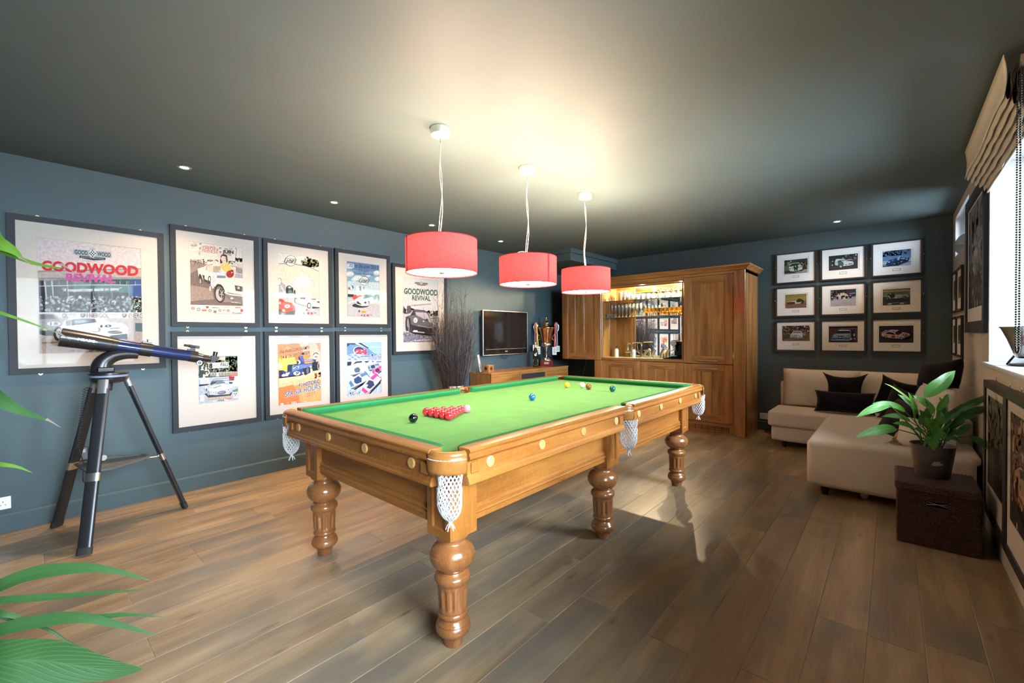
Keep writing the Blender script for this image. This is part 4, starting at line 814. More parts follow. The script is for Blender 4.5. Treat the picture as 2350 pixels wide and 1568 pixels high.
A.poly([(90, 895), (250, 905), (250, 975), (90, 965)], (52, 50, 54)); A.poly([(88, 985), (920, 1010), (925, 1495), (92, 1475)], (190, 190, 196)); A.poly([(92, 1110), (300, 1060), (300, 1090), (92, 1150)], (222, 222, 222)); A.poly([(480, 930), (915, 960), (915, 1040), (480, 1010)], (126, 186, 160)); A.specks(boxpts(730, 920, 910, 1050), 40, 10, 26, [(56, 130, 100), (120, 178, 150), (210, 226, 218)]); A.specks(boxpts(470, 920, 680, 990), 30, 10, 24, [(40, 120, 84), (110, 180, 140)])
A.poly([(210, 1000), (240, 920), (310, 910), (330, 1000), (250, 1050)], (206, 76, 76)); A.poly([(320, 960), (380, 925), (460, 930), (470, 980), (330, 1000)], (196, 132, 112)); A.ell(420, 1190, 220, 60, (48, 46, 48)); A.poly([(600, 1200), (745, 1090), (735, 1070), (640, 1130)], (50, 48, 50))
A.poly([(262, 1080), (300, 1020), (420, 960), (560, 960), (700, 970), (748, 1020), (740, 1090), (620, 1200), (450, 1205), (330, 1170)], (238, 238, 230)); A.poly([(460, 1030), (520, 960), (680, 960), (640, 1000), (540, 1010)], (70, 138, 112)); A.poly([(310, 1090), (350, 1080), (440, 1160), (430, 1175), (330, 1150)], (60, 58, 58)); A.ell(540, 1112, 34, 30, (58, 56, 56), -.3); A.ell(628, 1130, 24, 66, (70, 68, 70)); A.ell(626, 1150, 14, 42, (206, 206, 204)); A.line([(385, 1080), (440, 1030)], 8, (90, 88, 86)); A.ell(300, 1110, 20, 40, (200, 204, 204))
A.text('25 et 26 juin 2011', (122, 190), (865, 260), 82, (62, 74, 116), .01); A.text('Circuit', (370, 320), (620, 345), 60, (66, 80, 124), .005); A.text('Dijon Prenois', (258, 385), (748, 425), 58, (66, 80, 124), .005)
A.poly([(440, 1325), (555, 1328), (555, 1385), (440, 1382)], (236, 176, 60)); A.marks((450, 1368), (545, 1370), 22, (150, 96, 30)); A.poly([(580, 1345), (700, 1348), (700, 1378), (580, 1375)], (226, 120, 110)); A.poly([(586, 1351), (694, 1353), (694, 1372), (586, 1370)], (240, 226, 220)); A.poly([(362, 1310), (402, 1310), (405, 1365), (360, 1362)], (84, 92, 120)); A.ell(450, 1445, 28, 26, (214, 96, 76)); A.ell(525, 1448, 30, 28, (60, 70, 104)); A.ell(533, 1448, 16, 14, (214, 218, 224)); A.poly([(575, 1420), (632, 1421), (632, 1475), (575, 1473)], (196, 80, 84)); A.marks((655, 1440), (705, 1442), 20, (60, 62, 70)); A.marks((345, 1450), (395, 1451), 16, (150, 150, 156))
age_dor(A, 515, 560, 115, (54, 60, 72), (226, 234, 236)); A.build('print', A.root)
# 5 -- lower: ink drawing of a silver coupe
A = poster('framed small print of a silver coupe on a tree-lined circuit, behind the telescope eyepiece', (0.866, 1.562, 0.532, 1.408), (1.056, 1.364, 0.763, 1.182), (450, 810, 12.545), 13)
A.bg((196, 202, 216)); A.poly([(75, 100), (1205, 90), (1208, 680), (78, 720)], (92, 100, 84)); A.specks(boxpts(80, 110, 1200, 640), 330, 16, 44, [(48, 60, 52), (84, 100, 70), (128, 140, 96), (170, 176, 128), (206, 208, 176), (60, 76, 62)]); A.poly([(80, 350), (450, 480), (480, 700), (80, 720)], (64, 72, 72)); A.poly([(640, 110), (840, 100), (840, 220), (640, 200)], (206, 190, 186)); A.specks(boxpts(960, 110, 1190, 560), 120, 16, 40, [(60, 84, 66), (88, 112, 84), (150, 168, 120), (36, 54, 48)])
A.poly([(400, 590), (930, 560), (1200, 560), (1200, 650), (400, 680)], (150, 144, 134)); A.k += 1
for i in range(9): A.line([(440 + i * 90, 560), (440 + i * 90, 640)], 10, (224, 220, 210), False)
A.line([(400, 580), (1200, 545)], 12, (226, 222, 212), False); A.poly([(930, 570), (1200, 560), (1200, 650), (940, 650)], (196, 132, 112))
for x, y, c in ((225, 650, (232, 230, 232)), (300, 590, (226, 178, 130)), (618, 600, (236, 234, 234)), (175, 420, (220, 224, 230)), (285, 440, (206, 212, 206))): A.ell(x, y, 30, 36, c); A.poly([(x - 50, y + 80), (x - 20, y + 25), (x + 25, y + 25), (x + 50, y + 80)], (232, 230, 230))
A.line([(330, 640), (385, 580), (345, 480)], 30, (236, 232, 228)); A.poly([(80, 740), (480, 720), (940, 680), (1208, 660), (1210, 740), (480, 780), (80, 800)], (206, 208, 222)); A.line([(480, 760), (940, 720)], 14, (80, 84, 100)); A.line([(480, 800), (930, 790)], 12, (110, 114, 130))
A.poly([(85, 750), (380, 725), (390, 890), (85, 910)], (226, 224, 232)); A.poly([(85, 760), (125, 758), (125, 905), (85, 908)], (160, 196, 226)); A.poly([(380, 730), (475, 720), (480, 800), (385, 830)], (166, 196, 222)); A.text('Pau', (180, 870), (340, 860), 70, (224, 170, 160), .01, .2); A.poly([(85, 910), (390, 890), (400, 920), (85, 970)], (52, 54, 66)); A.poly([(940, 680), (1110, 680), (1090, 770), (950, 770)], (176, 42, 58)); A.poly([(945, 780), (1120, 760), (1110, 880), (950, 890)], (60, 58, 70)); A.poly([(950, 800), (1110, 790), (1100, 840), (955, 845)], (206, 200, 196)); A.poly([(1120, 700), (1206, 690), (1208, 960), (1000, 980)], (216, 218, 226))
A.poly([(80, 980), (1210, 960), (1214, 1370), (82, 1480)], (184, 188, 208)); A.poly([(1040, 1090), (1210, 1020), (1212, 1110), (1060, 1130)], (96, 134, 96)); A.poly([(235, 1180), (1040, 1130), (1000, 1230), (350, 1290)], (58, 60, 72))
A.poly([(220, 1020), (290, 950), (380, 900), (420, 830), (560, 790), (760, 790), (830, 880), (980, 920), (1030, 1000), (1030, 1110), (960, 1190), (560, 1220), (330, 1210), (240, 1130)], (186, 194, 198)); A.poly([(400, 890), (450, 830), (590, 810), (560, 880), (430, 930)], (72, 76, 86)); A.poly([(590, 800), (750, 800), (820, 870), (560, 910)], (120, 126, 138)); A.line([(420, 830), (560, 790), (770, 790), (830, 880)], 12, (60, 64, 76)); A.poly([(440, 960), (760, 900), (960, 930), (940, 1050), (600, 1110), (460, 1100)], (218, 222, 220)); A.poly([(480, 1000), (700, 930), (740, 950), (500, 1030)], (150, 160, 160))
A.ell(505, 1140, 48, 44, (224, 228, 230)); A.ell(505, 1140, 22, 20, (140, 146, 156)); A.ell(925, 1068, 44, 40, (224, 228, 230)); A.ell(925, 1068, 16, 16, (80, 86, 98)); A.ell(735, 1145, 120, 48, (72, 74, 92), -.15); A.ell(730, 1140, 98, 34, (150, 146, 166), -.15); A.ell(400, 1060, 40, 40, (214, 220, 220)); A.ell(290, 1050, 48, 90, (206, 210, 216)); A.ell(298, 1070, 20, 46, (70, 74, 86)); A.ell(345, 1190, 30, 86, (46, 48, 58)); A.ell(345, 1180, 18, 60, (196, 200, 206)); A.ell(985, 970, 46, 50, (216, 222, 224)); A.line([(240, 1020), (270, 1140), (340, 1220), (560, 1230)], 9, (60, 64, 74))
A.poly([(350, 290), (930, 265), (935, 425), (352, 455)], (240, 238, 232)); A.text('8', (368, 440), (470, 436), 136, (36, 36, 40), .06); A.text('GRAND', (492, 345), (665, 338), 42, (120, 118, 118)); A.text('PRIX', (492, 395), (650, 390), 42, (120, 118, 118)); A.text('HISTORIQUE', (495, 436), (912, 416), 20, (130, 128, 128)); A.text('PAU', (702, 392), (910, 382), 98, (52, 52, 56), .02)
A.poly([(105, 1225), (235, 1215), (238, 1400), (108, 1405)], (216, 220, 230)); A.poly([(1065, 1130), (1178, 1120), (1185, 1295), (1070, 1310)], (230, 230, 234)); A.specks(boxpts(1090, 1150, 1165, 1250), 14, 8, 16, [(40, 42, 52)]); A.text('24 et 25 MAI 2008', (270, 1365), (1020, 1290), 60, (238, 196, 110), .03, 0, out=(120, 96, 80), outw=.03); A.poly([(850, 1330), (1010, 1300), (1050, 1310), (900, 1340)], (206, 70, 60)); A.poly([(470, 1380), (930, 1340), (930, 1370), (475, 1410)], (226, 228, 234)); A.text('FFSA', (600, 1396), (805, 1378), 34, (36, 38, 50), .04, .3)
A.build('print', A.root)
# 6 -- lower: orange with a blue single seater
A = poster('framed orange poster with a blue single-seater, lower row', (1.597, 2.297, 0.534, 1.410), (1.722, 2.157, 0.664, 1.286), (630, 780, 9.8), 17)
A.bg((255, 160, 92)); A.poly([(85, 95), (1045, 72), (1048, 300), (85, 330)], (244, 152, 112)); A.poly([(560, 85), (930, 75), (1046, 300), (1048, 560), (700, 420)], (240, 190, 172)); A.poly([(88, 420), (560, 380), (600, 600), (300, 720), (92, 690)], (252, 208, 92)); A.ell(330, 470, 150, 90, (254, 220, 110)); A.ell(530, 420, 70, 80, (248, 140, 74)); A.ell(720, 370, 90, 60, (250, 152, 88))
A.poly([(95, 870), (1050, 650), (1052, 900), (98, 1100)], (246, 210, 164)); A.poly([(98, 1000), (1054, 760), (1054, 860), (98, 1090)], (244, 196, 146)); A.poly([(98, 1080), (420, 1010), (560, 1300), (520, 1440), (102, 1490)], (255, 134, 76)); A.poly([(560, 1150), (1055, 960), (1055, 1360), (560, 1440)], (252, 180, 116)); A.poly([(700, 600), (1048, 520), (1050, 690), (720, 800)], (238, 206, 176))
A.ell(112, 590, 66, 62, (246, 220, 196)); A.ell(110, 592, 26, 24, (236, 200, 150)); A.ell(300, 190, 42, 42, (248, 176, 112)); A.ell(985, 125, 30, 30, (244, 190, 160)); A.ell(985, 125, 20, 20, (240, 140, 100))
A.poly([(95, 690), (190, 685), (280, 730), (300, 560), (490, 545), (560, 480), (560, 380), (640, 370), (680, 540), (860, 520), (900, 580), (660, 620), (640, 800), (100, 870)], (62, 76, 142)); A.poly([(95, 830), (640, 775), (660, 800), (98, 872)], (34, 34, 58)); A.poly([(290, 580), (490, 545), (480, 640), (330, 720), (285, 700)], (44, 58, 78)); A.poly([(380, 640), (560, 560), (850, 540), (860, 580), (640, 640), (400, 720)], (106, 132, 190)); A.poly([(100, 700), (180, 690), (200, 740), (180, 830), (110, 840)], (52, 50, 94)); A.ell(540, 505, 46, 44, (206, 210, 226)); A.ell(520, 510, 26, 34, (60, 62, 86)); A.ell(570, 410, 36, 46, (40, 46, 76)); A.poly([(540, 370), (640, 360), (650, 520), (590, 460)], (84, 108, 172)); A.poly([(660, 450), (890, 430), (935, 450), (930, 480), (680, 490)], (76, 92, 156)); A.line([(670, 470), (860, 455)], 14, (226, 222, 226)); A.poly([(870, 440), (935, 430), (930, 510), (880, 500)], (60, 72, 130)); A.poly([(880, 360), (930, 350), (930, 440), (880, 440)], (232, 226, 226)); A.specks(boxpts(400, 570, 560, 640), 16, 8, 18, [(232, 232, 238), (150, 170, 210)])
A.poly([(850, 505), (1000, 490), (1012, 680), (860, 705), (835, 620)], (40, 42, 52)); A.ell(990, 590, 24, 92, (196, 190, 190)); A.ell(992, 590, 14, 70, (60, 60, 70)); A.poly([(640, 650), (760, 605), (805, 620), (805, 740), (690, 800), (650, 760)], (44, 46, 56)); A.ell(742, 690, 30, 74, (110, 114, 130)); A.ell(820, 640, 20, 60, (222, 222, 222)); A.ell(820, 640, 10, 32, (90, 92, 100)); A.ell(500, 755, 78, 46, (238, 236, 232)); A.text('9', (472, 786), (545, 782), 62, (40, 40, 52), .03, .3); A.text('elf', (160, 826), (345, 806), 74, (232, 234, 240), .05, .2); A.ell(640, 745, 24, 18, (226, 224, 224)); A.line([(600, 800), (665, 790)], 10, (226, 224, 220))
A.ell(925, 340, 58, 54, (226, 214, 212)); A.line([(868, 350), (890, 310), (930, 295), (985, 325)], 16, (36, 36, 44)); A.marks((905, 400), (975, 390), 30, (40, 40, 50))
A.specks(boxpts(905, 750, 945, 860), 14, 12, 20, [(200, 84, 40)]); A.specks(boxpts(990, 730, 1035, 840), 14, 12, 20, [(190, 76, 36)])
A.text('SPA FRANCORCHAMPS', (112, 322), (782, 205), 72, (48, 48, 60), .004, .05, out=(240, 196, 160), outw=.03); A.text('24 & 25 SEPTEMBER', (138, 440), (795, 318), 74, (48, 48, 60), .004, .05, out=(240, 196, 160), outw=.03)
A.text('F1 HISTORIC', (552, 1075), (1005, 970), 88, (56, 74, 112), .03, .05, out=(240, 230, 226), outw=.045); A.text('SPA SIX HOURS', (240, 1290), (1025, 1100), 112, (64, 104, 156), .015, .05, out=(238, 228, 226), outw=.05); A.text('2011', (722, 1290), (900, 1235), 84, (210, 112, 92), .01, .05, out=(248, 200, 176), outw=.03)
A.ell(165, 1448, 42, 24, (240, 228, 216)); A.poly([(382, 1400), (488, 1390), (488, 1438), (382, 1446)], (240, 232, 226)); A.marks((396, 1430), (476, 1423), 20, (90, 90, 100)); A.ell(568, 1400, 22, 18, (206, 130, 160)); A.poly([(670, 1385), (720, 1380), (720, 1395), (670, 1400)], (246, 222, 206)); A.marks((920, 1368), (1015, 1352), 10, (216, 150, 120)); A.ell(296, 1420, 20, 16, (248, 176, 130))
A.build('print', A.root)
# 7 -- lower: blue Daytona picture
A = poster('framed blue poster with pink and white prototype race cars, lower row', (2.326, 3.026, 0.536, 1.415), (2.452, 2.895, 0.675, 1.283), (790, 780, 11.6), 19)
A.bg((192, 208, 230)); A.poly([(72, 95), (320, 90), (640, 230), (880, 420), (72, 420)], (110, 152, 200)); A.poly([(420, 85), (990, 68), (995, 440), (860, 420), (640, 230)], (158, 198, 218)); A.poly([(72, 95), (260, 92), (330, 128), (150, 125), (75, 190)], (56, 58, 84)); A.poly([(280, 92), (400, 90), (650, 215), (640, 240), (330, 128)], (206, 212, 226)); A.poly([(365, 88), (440, 85), (650, 215), (640, 238), (560, 200)], (48, 50, 76)); A.poly([(660, 170), (810, 165), (810, 200), (670, 205)], (196, 220, 232)); A.poly([(830, 185), (968, 180), (968, 205), (830, 210)], (226, 236, 242))
A.ell(390, 290, 155, 115, (206, 206, 226), .1); A.ell(400, 285, 132, 96, (70, 62, 96), .1); A.ell(420, 330, 120, 70, (206, 170, 200)); A.poly([(80, 400), (300, 350), (640, 440), (640, 540), (80, 540)], (186, 198, 218)); A.k += 1
for i in range(3):
    for j in range(4):
        if (i + j) % 2 == 0: A.poly([(100 + j * 80, 390 + i * 52), (170 + j * 80, 400 + i * 52), (180 + j * 80, 440 + i * 52), (110 + j * 80, 432 + i * 52)], (122, 152, 196), False)
A.text('24', (300, 365), (612, 385), 118, (232, 66, 96), .07, 0, out=(236, 214, 226), outw=.03); A.text('DAYTONA', (440, 462), (640, 456), 30, (36, 40, 60), .04, .2); A.marks((425, 520), (640, 512), 12, (110, 118, 140))
A.poly([(640, 360), (995, 440), (998, 540), (640, 540)], (166, 178, 210)); A.specks(boxpts(650, 380, 990, 530), 34, 8, 26, [(110, 120, 160), (196, 204, 224), (140, 150, 190)])
A.poly([(74, 580), (998, 545), (1000, 660), (78, 720)], (222, 226, 236)); A.poly([(76, 590), (195, 580), (180, 680), (80, 700)], (44, 46, 68)); A.poly([(230, 660), (300, 580), (480, 565), (460, 610), (340, 620)], (60, 64, 92)); A.poly([(530, 570), (670, 560), (620, 610), (570, 615)], (74, 80, 110)); A.poly([(720, 565), (800, 562), (760, 605)], (86, 92, 122)); A.poly([(850, 572), (990, 565), (980, 600), (850, 605)], (120, 130, 160))
A.poly([(78, 740), (1000, 660), (1010, 1400), (88, 1515)], (200, 214, 234)); A.k += 1
for i in range(26):
    x = 80 + i * 50; A.line([(x, 1500 - i * 3), (x + 330, 900 - i * 8)], 12 if i % 3 else 22, [(150, 184, 220), (222, 230, 240), (126, 164, 210)][i % 3], False)
def proto(A, cx, cy, L, a, body, dark, nose):
    c, q = math.cos(a), math.sin(a); f = lambda u, v: (cx + (u * c - v * q) * L, cy + (u * q + v * c) * L)
    A.poly([f(-.5, .2), f(-.42, .26), f(.46, .25), f(.52, .1), f(.3, .3), f(-.4, .34)], (40, 44, 66)); A.poly([f(-.52, -.1), f(-.46, -.2), f(.1, -.24), f(.5, -.2), f(.55, 0), f(.48, .2), f(.05, .22), f(-.46, .2), f(-.54, .05)], body); A.poly([f(-.5, -.1), f(-.36, -.16), f(-.34, .16), f(-.5, .12)], nose); A.poly([f(-.2, -.14), f(.05, -.17), f(.14, 0), f(.05, .16), f(-.2, .13), f(-.26, 0)], dark); A.poly([f(.15, -.2), f(.48, -.16), f(.5, -.02), f(.16, -.04)], nose); A.line([f(-.52, .22), f(.44, .25)], L * .035, (36, 40, 60)); A.line([f(.42, -.24), f(.52, .22)], L * .05, nose)
proto(A, 370, 800, 430, -.26, (228, 232, 238), (90, 104, 140), (206, 214, 226)); proto(A, 780, 715, 300, -.2, (170, 190, 216), (48, 60, 96), (96, 120, 170)); proto(A, 900, 805, 320, -.42, (232, 120, 170), (96, 40, 80), (220, 70, 130)); proto(A, 390, 1060, 560, -.5, (206, 220, 236), (52, 76, 130), (96, 132, 176)); proto(A, 710, 1165, 610, -.82, (236, 226, 236), (60, 64, 104), (236, 76, 150))
A.ell(590, 1220, 40, 30, (240, 236, 240), -.5); A.poly([(150, 1400), (400, 1370), (405, 1420), (150, 1460)], (48, 52, 72)); A.text('HSR', (170, 1448), (395, 1412), 44, (232, 236, 242), .05, .2); A.build('print', A.root)
# 8 -- far poster with green lettering
A = poster('framed grey poster with green lettering and dark coupe, partly behind the bundle of twigs', (3.059, 3.930, 1.122, 2.262), (3.207, 3.778, 1.275, 2.105), (915, 630, 9.5), 23)
A.bg((206, 206, 212)); A.poly([(95, 850), (875, 840), (880, 1200), (100, 1250)], (190, 188, 194)); A.specks(boxpts(100, 740, 330, 850), 60, 10, 26, [(84, 76, 86), (110, 102, 112), (66, 58, 68)]); A.poly([(180, 690), (262, 680), (262, 760), (300, 770), (300, 850), (180, 850)], (92, 84, 94)); A.line([(208, 640), (210, 690)], 8, (92, 84, 94)); A.poly([(98, 700), (120, 690), (125, 850), (98, 850)], (96, 88, 98)); A.specks(boxpts(620, 800, 870, 900), 70, 9, 24, [(84, 78, 90), (60, 54, 64), (120, 112, 122)])
A.poly([(100, 1250), (880, 1300), (885, 1475), (104, 1480)], (134, 128, 146)); A.specks(boxpts(110, 1260, 870, 1470), 260, 5, 14, [(100, 94, 112), (170, 164, 182), (84, 78, 94), (190, 186, 200)]); A.poly([(100, 1060), (200, 1060), (220, 1240), (102, 1240)], (196, 194, 200)); A.line([(700, 955), (875, 950)], 12, (80, 74, 82)); A.line([(100, 1090), (240, 1090)], 8, (220, 218, 222))
A.poly([(210, 1240), (700, 1290), (830, 1330), (780, 1350), (330, 1300)], (36, 32, 38)); A.poly([(150, 930), (235, 890), (300, 780), (360, 762), (560, 780), (640, 830), (690, 980), (740, 1080), (760, 1200), (740, 1290), (600, 1280), (300, 1250), (170, 1230)], (78, 72, 84)); A.poly([(355, 820), (540, 815), (620, 850), (640, 960), (560, 980), (380, 890)], (186, 180, 192)); A.poly([(350, 780), (560, 790), (620, 840), (540, 830), (350, 820)], (96, 90, 102)); A.line([(240, 890), (305, 785)], 14, (216, 212, 220)); A.poly([(300, 800), (350, 790), (350, 890), (270, 900)], (60, 54, 64)); A.poly([(620, 850), (690, 990), (720, 1100), (660, 1060), (630, 960)], (196, 192, 200))
A.poly([(210, 900), (330, 890), (480, 930), (560, 990), (700, 1060), (760, 1150), (640, 1160), (420, 1140), (260, 1080)], (110, 104, 116)); A.poly([(260, 1090), (420, 1140), (640, 1160), (770, 1150), (760, 1280), (560, 1260), (280, 1230)], (50, 45, 52)); A.line([(420, 1110), (640, 1160), (770, 1160)], 12, (170, 164, 176)); A.ell(362, 1005, 54, 70, (84, 78, 88)); A.ell(365, 1000, 46, 60, (226, 224, 230)); A.ell(360, 1010, 28, 38, (196, 192, 200)); A.ell(780, 1060, 32, 50, (206, 202, 210)); A.line([(305, 1245), (560, 1270)], 22, (206, 202, 212)); A.line([(320, 1230), (410, 1240)], 36, (226, 224, 230))
A.ell(170, 1090, 26, 150, (56, 50, 58)); A.ell(235, 1100, 30, 160, (48, 42, 50)); A.ell(200, 1060, 22, 100, (150, 144, 156)); A.ell(222, 1150, 12, 90, (140, 134, 146)); A.ell(790, 1240, 40, 100, (46, 40, 48)); A.line([(535, 720), (555, 990)], 5, (70, 64, 74)); A.ell(540, 1020, 20, 14, (206, 202, 212))
A.text('GOODWOOD', (115, 418), (848, 462), 122, (38, 92, 78), .03); A.text('REVIVAL', (290, 560), (694, 578), 104, (38, 92, 78), .02); A.text('"A magical step back in time"', (265, 690), (715, 655), 28, (70, 64, 72), .006, .35); A.marks((330, 1450), (720, 1440), 26, (226, 224, 232))
goodwood_badge(A, 348, 182, 632, 208, (70, 66, 64), (150, 144, 138)); A.build('print', A.root)
# ------------------------------------------------------------------ nine framed photographs on the back wall
YW = YB
def photo_frame(label, outer, quad, view, seed, hk):
    x0, x1, z0, z1 = outer; px0, py0, s = view
    c = [on(px0 + x / s, py0 + y / s, 1, YW - 0.014) for x, y in quad]
    a0 = (c[0].x + c[3].x) / 2; a1 = (c[1].x + c[2].x) / 2; b1 = (c[0].z + c[1].z) / 2; b0 = (c[2].z + c[3].z) / 2
    t = thing('framed_photograph', label, 'framed photo', ((x0 + x1) / 2, YW, z0), 'framed racing photographs above the sofa')
    O = Vector((x0, YW - 0.003, z0)); N = Vector((0, -1, 0)); e = 0.013
    frame_parts(t, O, EX, EZ, N, x1 - x0, z1 - z0, 0.020, 0.024, (a0 - e - x0, b0 - e - z0, a1 + e - x0, b1 + e - z0), fmat=FRAMEB, linew=0.003, mat_board=MOUNTW)
    sl_ = MB(); d = YW - 0.003 - 0.0118; sl_.add([(a0 - e, d, b0 - e), (a1 + e, d, b0 - e), (a1 + e, d, b1 + e), (a0 - e, d, b1 + e)], [(0, 1, 2, 3)]); sl_.build('inner_mount', MOUNTW, t)
    cp = MB(); xm = (a0 + a1) / 2; zc = b0 - e - 0.028; w = 0.036; dd = YW - 0.003 - 0.0145
    for q, dq in (((xm - w, zc - .013, xm + w, zc + .013), 0.0), ):
        cp.add([(q[0], dd, q[1]), (q[2], dd, q[1]), (q[2], dd, q[3]), (q[0], dd, q[3])], [(0, 1, 2, 3)])
    pl = cp.build('caption_window', LINE, t)
    cc = MB(); dd -= 0.0004; cc.add([(xm - w + .004, dd, zc - .0095), (xm + w - .004, dd, zc - .0095), (xm + w - .004, dd, zc + .0095), (xm - w + .004, dd, zc + .0095)], [(0, 1, 2, 3)]); cc.build('caption_card', MOUNTW, t)
    for side in hk: hook(t, (x0 if side == 'l' else x1, YW - 0.0032, lerp(z0, z1, 0.56)), N, -EX if side == 'l' else EX, 0.009)
    A = Art(Vector((a0, YW - 0.003 - 0.0122, b0)), EX, EZ, N, a1 - a0, b1 - b0, quad, seed); A.root = t; return A
MOUNTW = plain('white_mount_board', (0.80, 0.79, 0.78), 0.8, noise=0.02, nscale=40)
CX = ((3.455, 3.919), (3.960, 4.422), (4.466, 4.929)); CZ = ((2.022, 2.437), (1.572, 1.980), (1.111, 1.524))
# white coupe with twin dark stripes
A = photo_frame('framed photo of a white striped coupe, top left of the nine', CX[0] + CZ[0], [(195, 545), (1245, 450), (1240, 1105), (195, 1165)], (1790, 570, 19.6), 31, 'lr')
A.bg((70, 62, 46)); A.specks(boxpts(200, 520, 1240, 800), 90, 14, 50, [(60, 54, 38), (96, 86, 62), (44, 40, 30), (120, 112, 84)]); A.specks(boxpts(900, 640, 1240, 880), 40, 14, 36, [(150, 140, 126), (60, 46, 46), (206, 196, 180), (40, 34, 32)]); A.poly([(195, 780), (380, 770), (380, 1000), (195, 1010)], (112, 116, 100)); A.poly([(330, 620), (460, 625), (440, 760), (340, 770)], (150, 156, 138)); A.poly([(640, 1100), (1240, 920), (1240, 1105), (640, 1130)], (176, 168, 158)); A.poly([(195, 1000), (560, 1040), (640, 1110), (195, 1120)], (66, 62, 40)); A.poly([(195, 1120), (1240, 1080), (1240, 1105), (195, 1165)], (128, 130, 128)); A.ell(480, 580, 30, 34, (220, 216, 200))
A.poly([(390, 860), (440, 710), (600, 660), (850, 645), (900, 730), (1000, 800), (1010, 920), (960, 980), (640, 1040), (450, 1030), (400, 960)], (226, 230, 218)); A.poly([(440, 760), (560, 690), (860, 680), (890, 740), (640, 790), (420, 830)], (52, 66, 60)); A.poly([(600, 690), (790, 670), (800, 860), (790, 1000), (640, 1020), (610, 860)], (50, 70, 60)); A.poly([(670, 780), (710, 775), (720, 870), (690, 872)], (226, 230, 220)); A.poly([(530, 885), (880, 830), (880, 862), (540, 910)], (26, 36, 30)); A.ell(440, 920, 30, 26, (90, 100, 92)); A.ell(958, 836, 28, 26, (90, 100, 92)); A.ell(712, 975, 22, 24, (226, 220, 206)); A.poly([(840, 1000), (1010, 950), (990, 1030), (900, 1040)], (40, 38, 34)); A.build('print', A.root)
# cream and green fastback at speed
A = photo_frame('framed photo of a pale and green coupe, top middle of the nine', CX[1] + CZ[0], [(268, 405), (1765, 265), (1760, 1035), (268, 1160)], (1890, 570, 22.4), 33, 'lr')
A.bg((60, 64, 68)); A.poly([(268, 405), (1765, 265), (1760, 560), (1100, 620), (268, 640)], (46, 50, 52)); A.specks(boxpts(1050, 300, 1740, 600), 60, 14, 44, [(96, 96, 104), (66, 66, 78), (130, 126, 122), (40, 44, 50)]); A.ell(1670, 345, 34, 34, (236, 238, 236)); A.ell(1580, 490, 32, 16, (206, 206, 210)); A.ell(1165, 400, 34, 22, (200, 204, 206)); A.poly([(1150, 600), (1440, 545), (1460, 575), (1160, 630)], (206, 200, 190)); A.poly([(400, 760), (580, 700), (640, 900), (420, 900)], (40, 46, 48)); A.ell(465, 672, 30, 24, (216, 222, 222)); A.ell(455, 865, 36, 36, (190, 194, 192))
A.poly([(580, 720), (640, 560), (760, 545), (1090, 555), (1140, 620), (1200, 650), (1510, 680), (1550, 760), (1540, 830), (1300, 890), (1010, 915), (960, 900), (760, 880), (590, 860)], (206, 220, 232)); A.poly([(580, 720), (740, 690), (1000, 690), (1050, 820), (1000, 910), (760, 890), (590, 860)], (70, 104, 100)); A.poly([(740, 640), (930, 600), (930, 690), (750, 710)], (50, 74, 70)); A.poly([(940, 600), (1080, 585), (1120, 640), (940, 665)], (110, 136, 156)); A.poly([(580, 720), (745, 720), (745, 880), (590, 865)], (196, 206, 208)); A.poly([(650, 560), (1100, 550), (1110, 590), (760, 600), (745, 640)], (216, 226, 230)); A.ell(893, 940, 68, 62, (36, 44, 44)); A.ell(893, 940, 52, 50, (200, 212, 206)); A.ell(1170, 850, 60, 22, (60, 72, 80), .2); A.poly([(1270, 800), (1500, 770), (1520, 800), (1290, 850)], (60, 76, 84)); A.line([(1010, 905), (1230, 870)], 22, (232, 238, 236)); A.line([(1290, 860), (1530, 800)], 18, (232, 238, 236)); A.ell(1000, 505, 40, 22, (190, 200, 206)); A.build('print', A.root)
# blue monochrome open racer
A = photo_frame('framed blue toned photo of an open racing car, top right of the nine', CX[2] + CZ[0], [(325, 355), (1690, 235), (1690, 1020), (325, 1115)], (2010, 560, 20.91), 35, 'lr')
A.bg((86, 124, 164)); A.poly([(325, 355), (520, 330), (480, 420), (400, 430)], (206, 222, 232)); A.specks(boxpts(330, 300, 1250, 600), 170, 18, 50, [(30, 52, 82), (54, 84, 120), (80, 112, 150), (24, 40, 66), (150, 176, 200)]); A.specks(boxpts(1330, 380, 1480, 480), 16, 16, 36, [(24, 52, 84), (50, 84, 118)]); A.poly([(1500, 280), (1620, 260), (1610, 350), (1510, 350)], (36, 66, 106)); A.poly([(325, 620), (1690, 500), (1690, 640), (325, 820)], (104, 140, 184)); A.k += 1
for i in range(5): A.line([(330, 650 + i * 34), (1100, 590 + i * 22)], 8, [(70, 104, 152), (130, 160, 196)][i % 2], False)
A.poly([(325, 830), (600, 810), (560, 1000), (325, 1010)], (206, 220, 228)); A.line([(325, 890), (560, 860)], 22, (60, 80, 110)); A.line([(325, 985), (540, 955)], 24, (70, 90, 124)); A.poly([(325, 1090), (1060, 1050), (1400, 930), (1690, 860), (1690, 1020), (325, 1115)], (190, 202, 206)); A.poly([(325, 1085), (900, 1055), (325, 1110)], (30, 44, 66)); A.poly([(1600, 680), (1690, 660), (1690, 840), (1560, 850)], (206, 206, 210)); A.poly([(1640, 850), (1690, 840), (1690, 880)], (70, 70, 90))
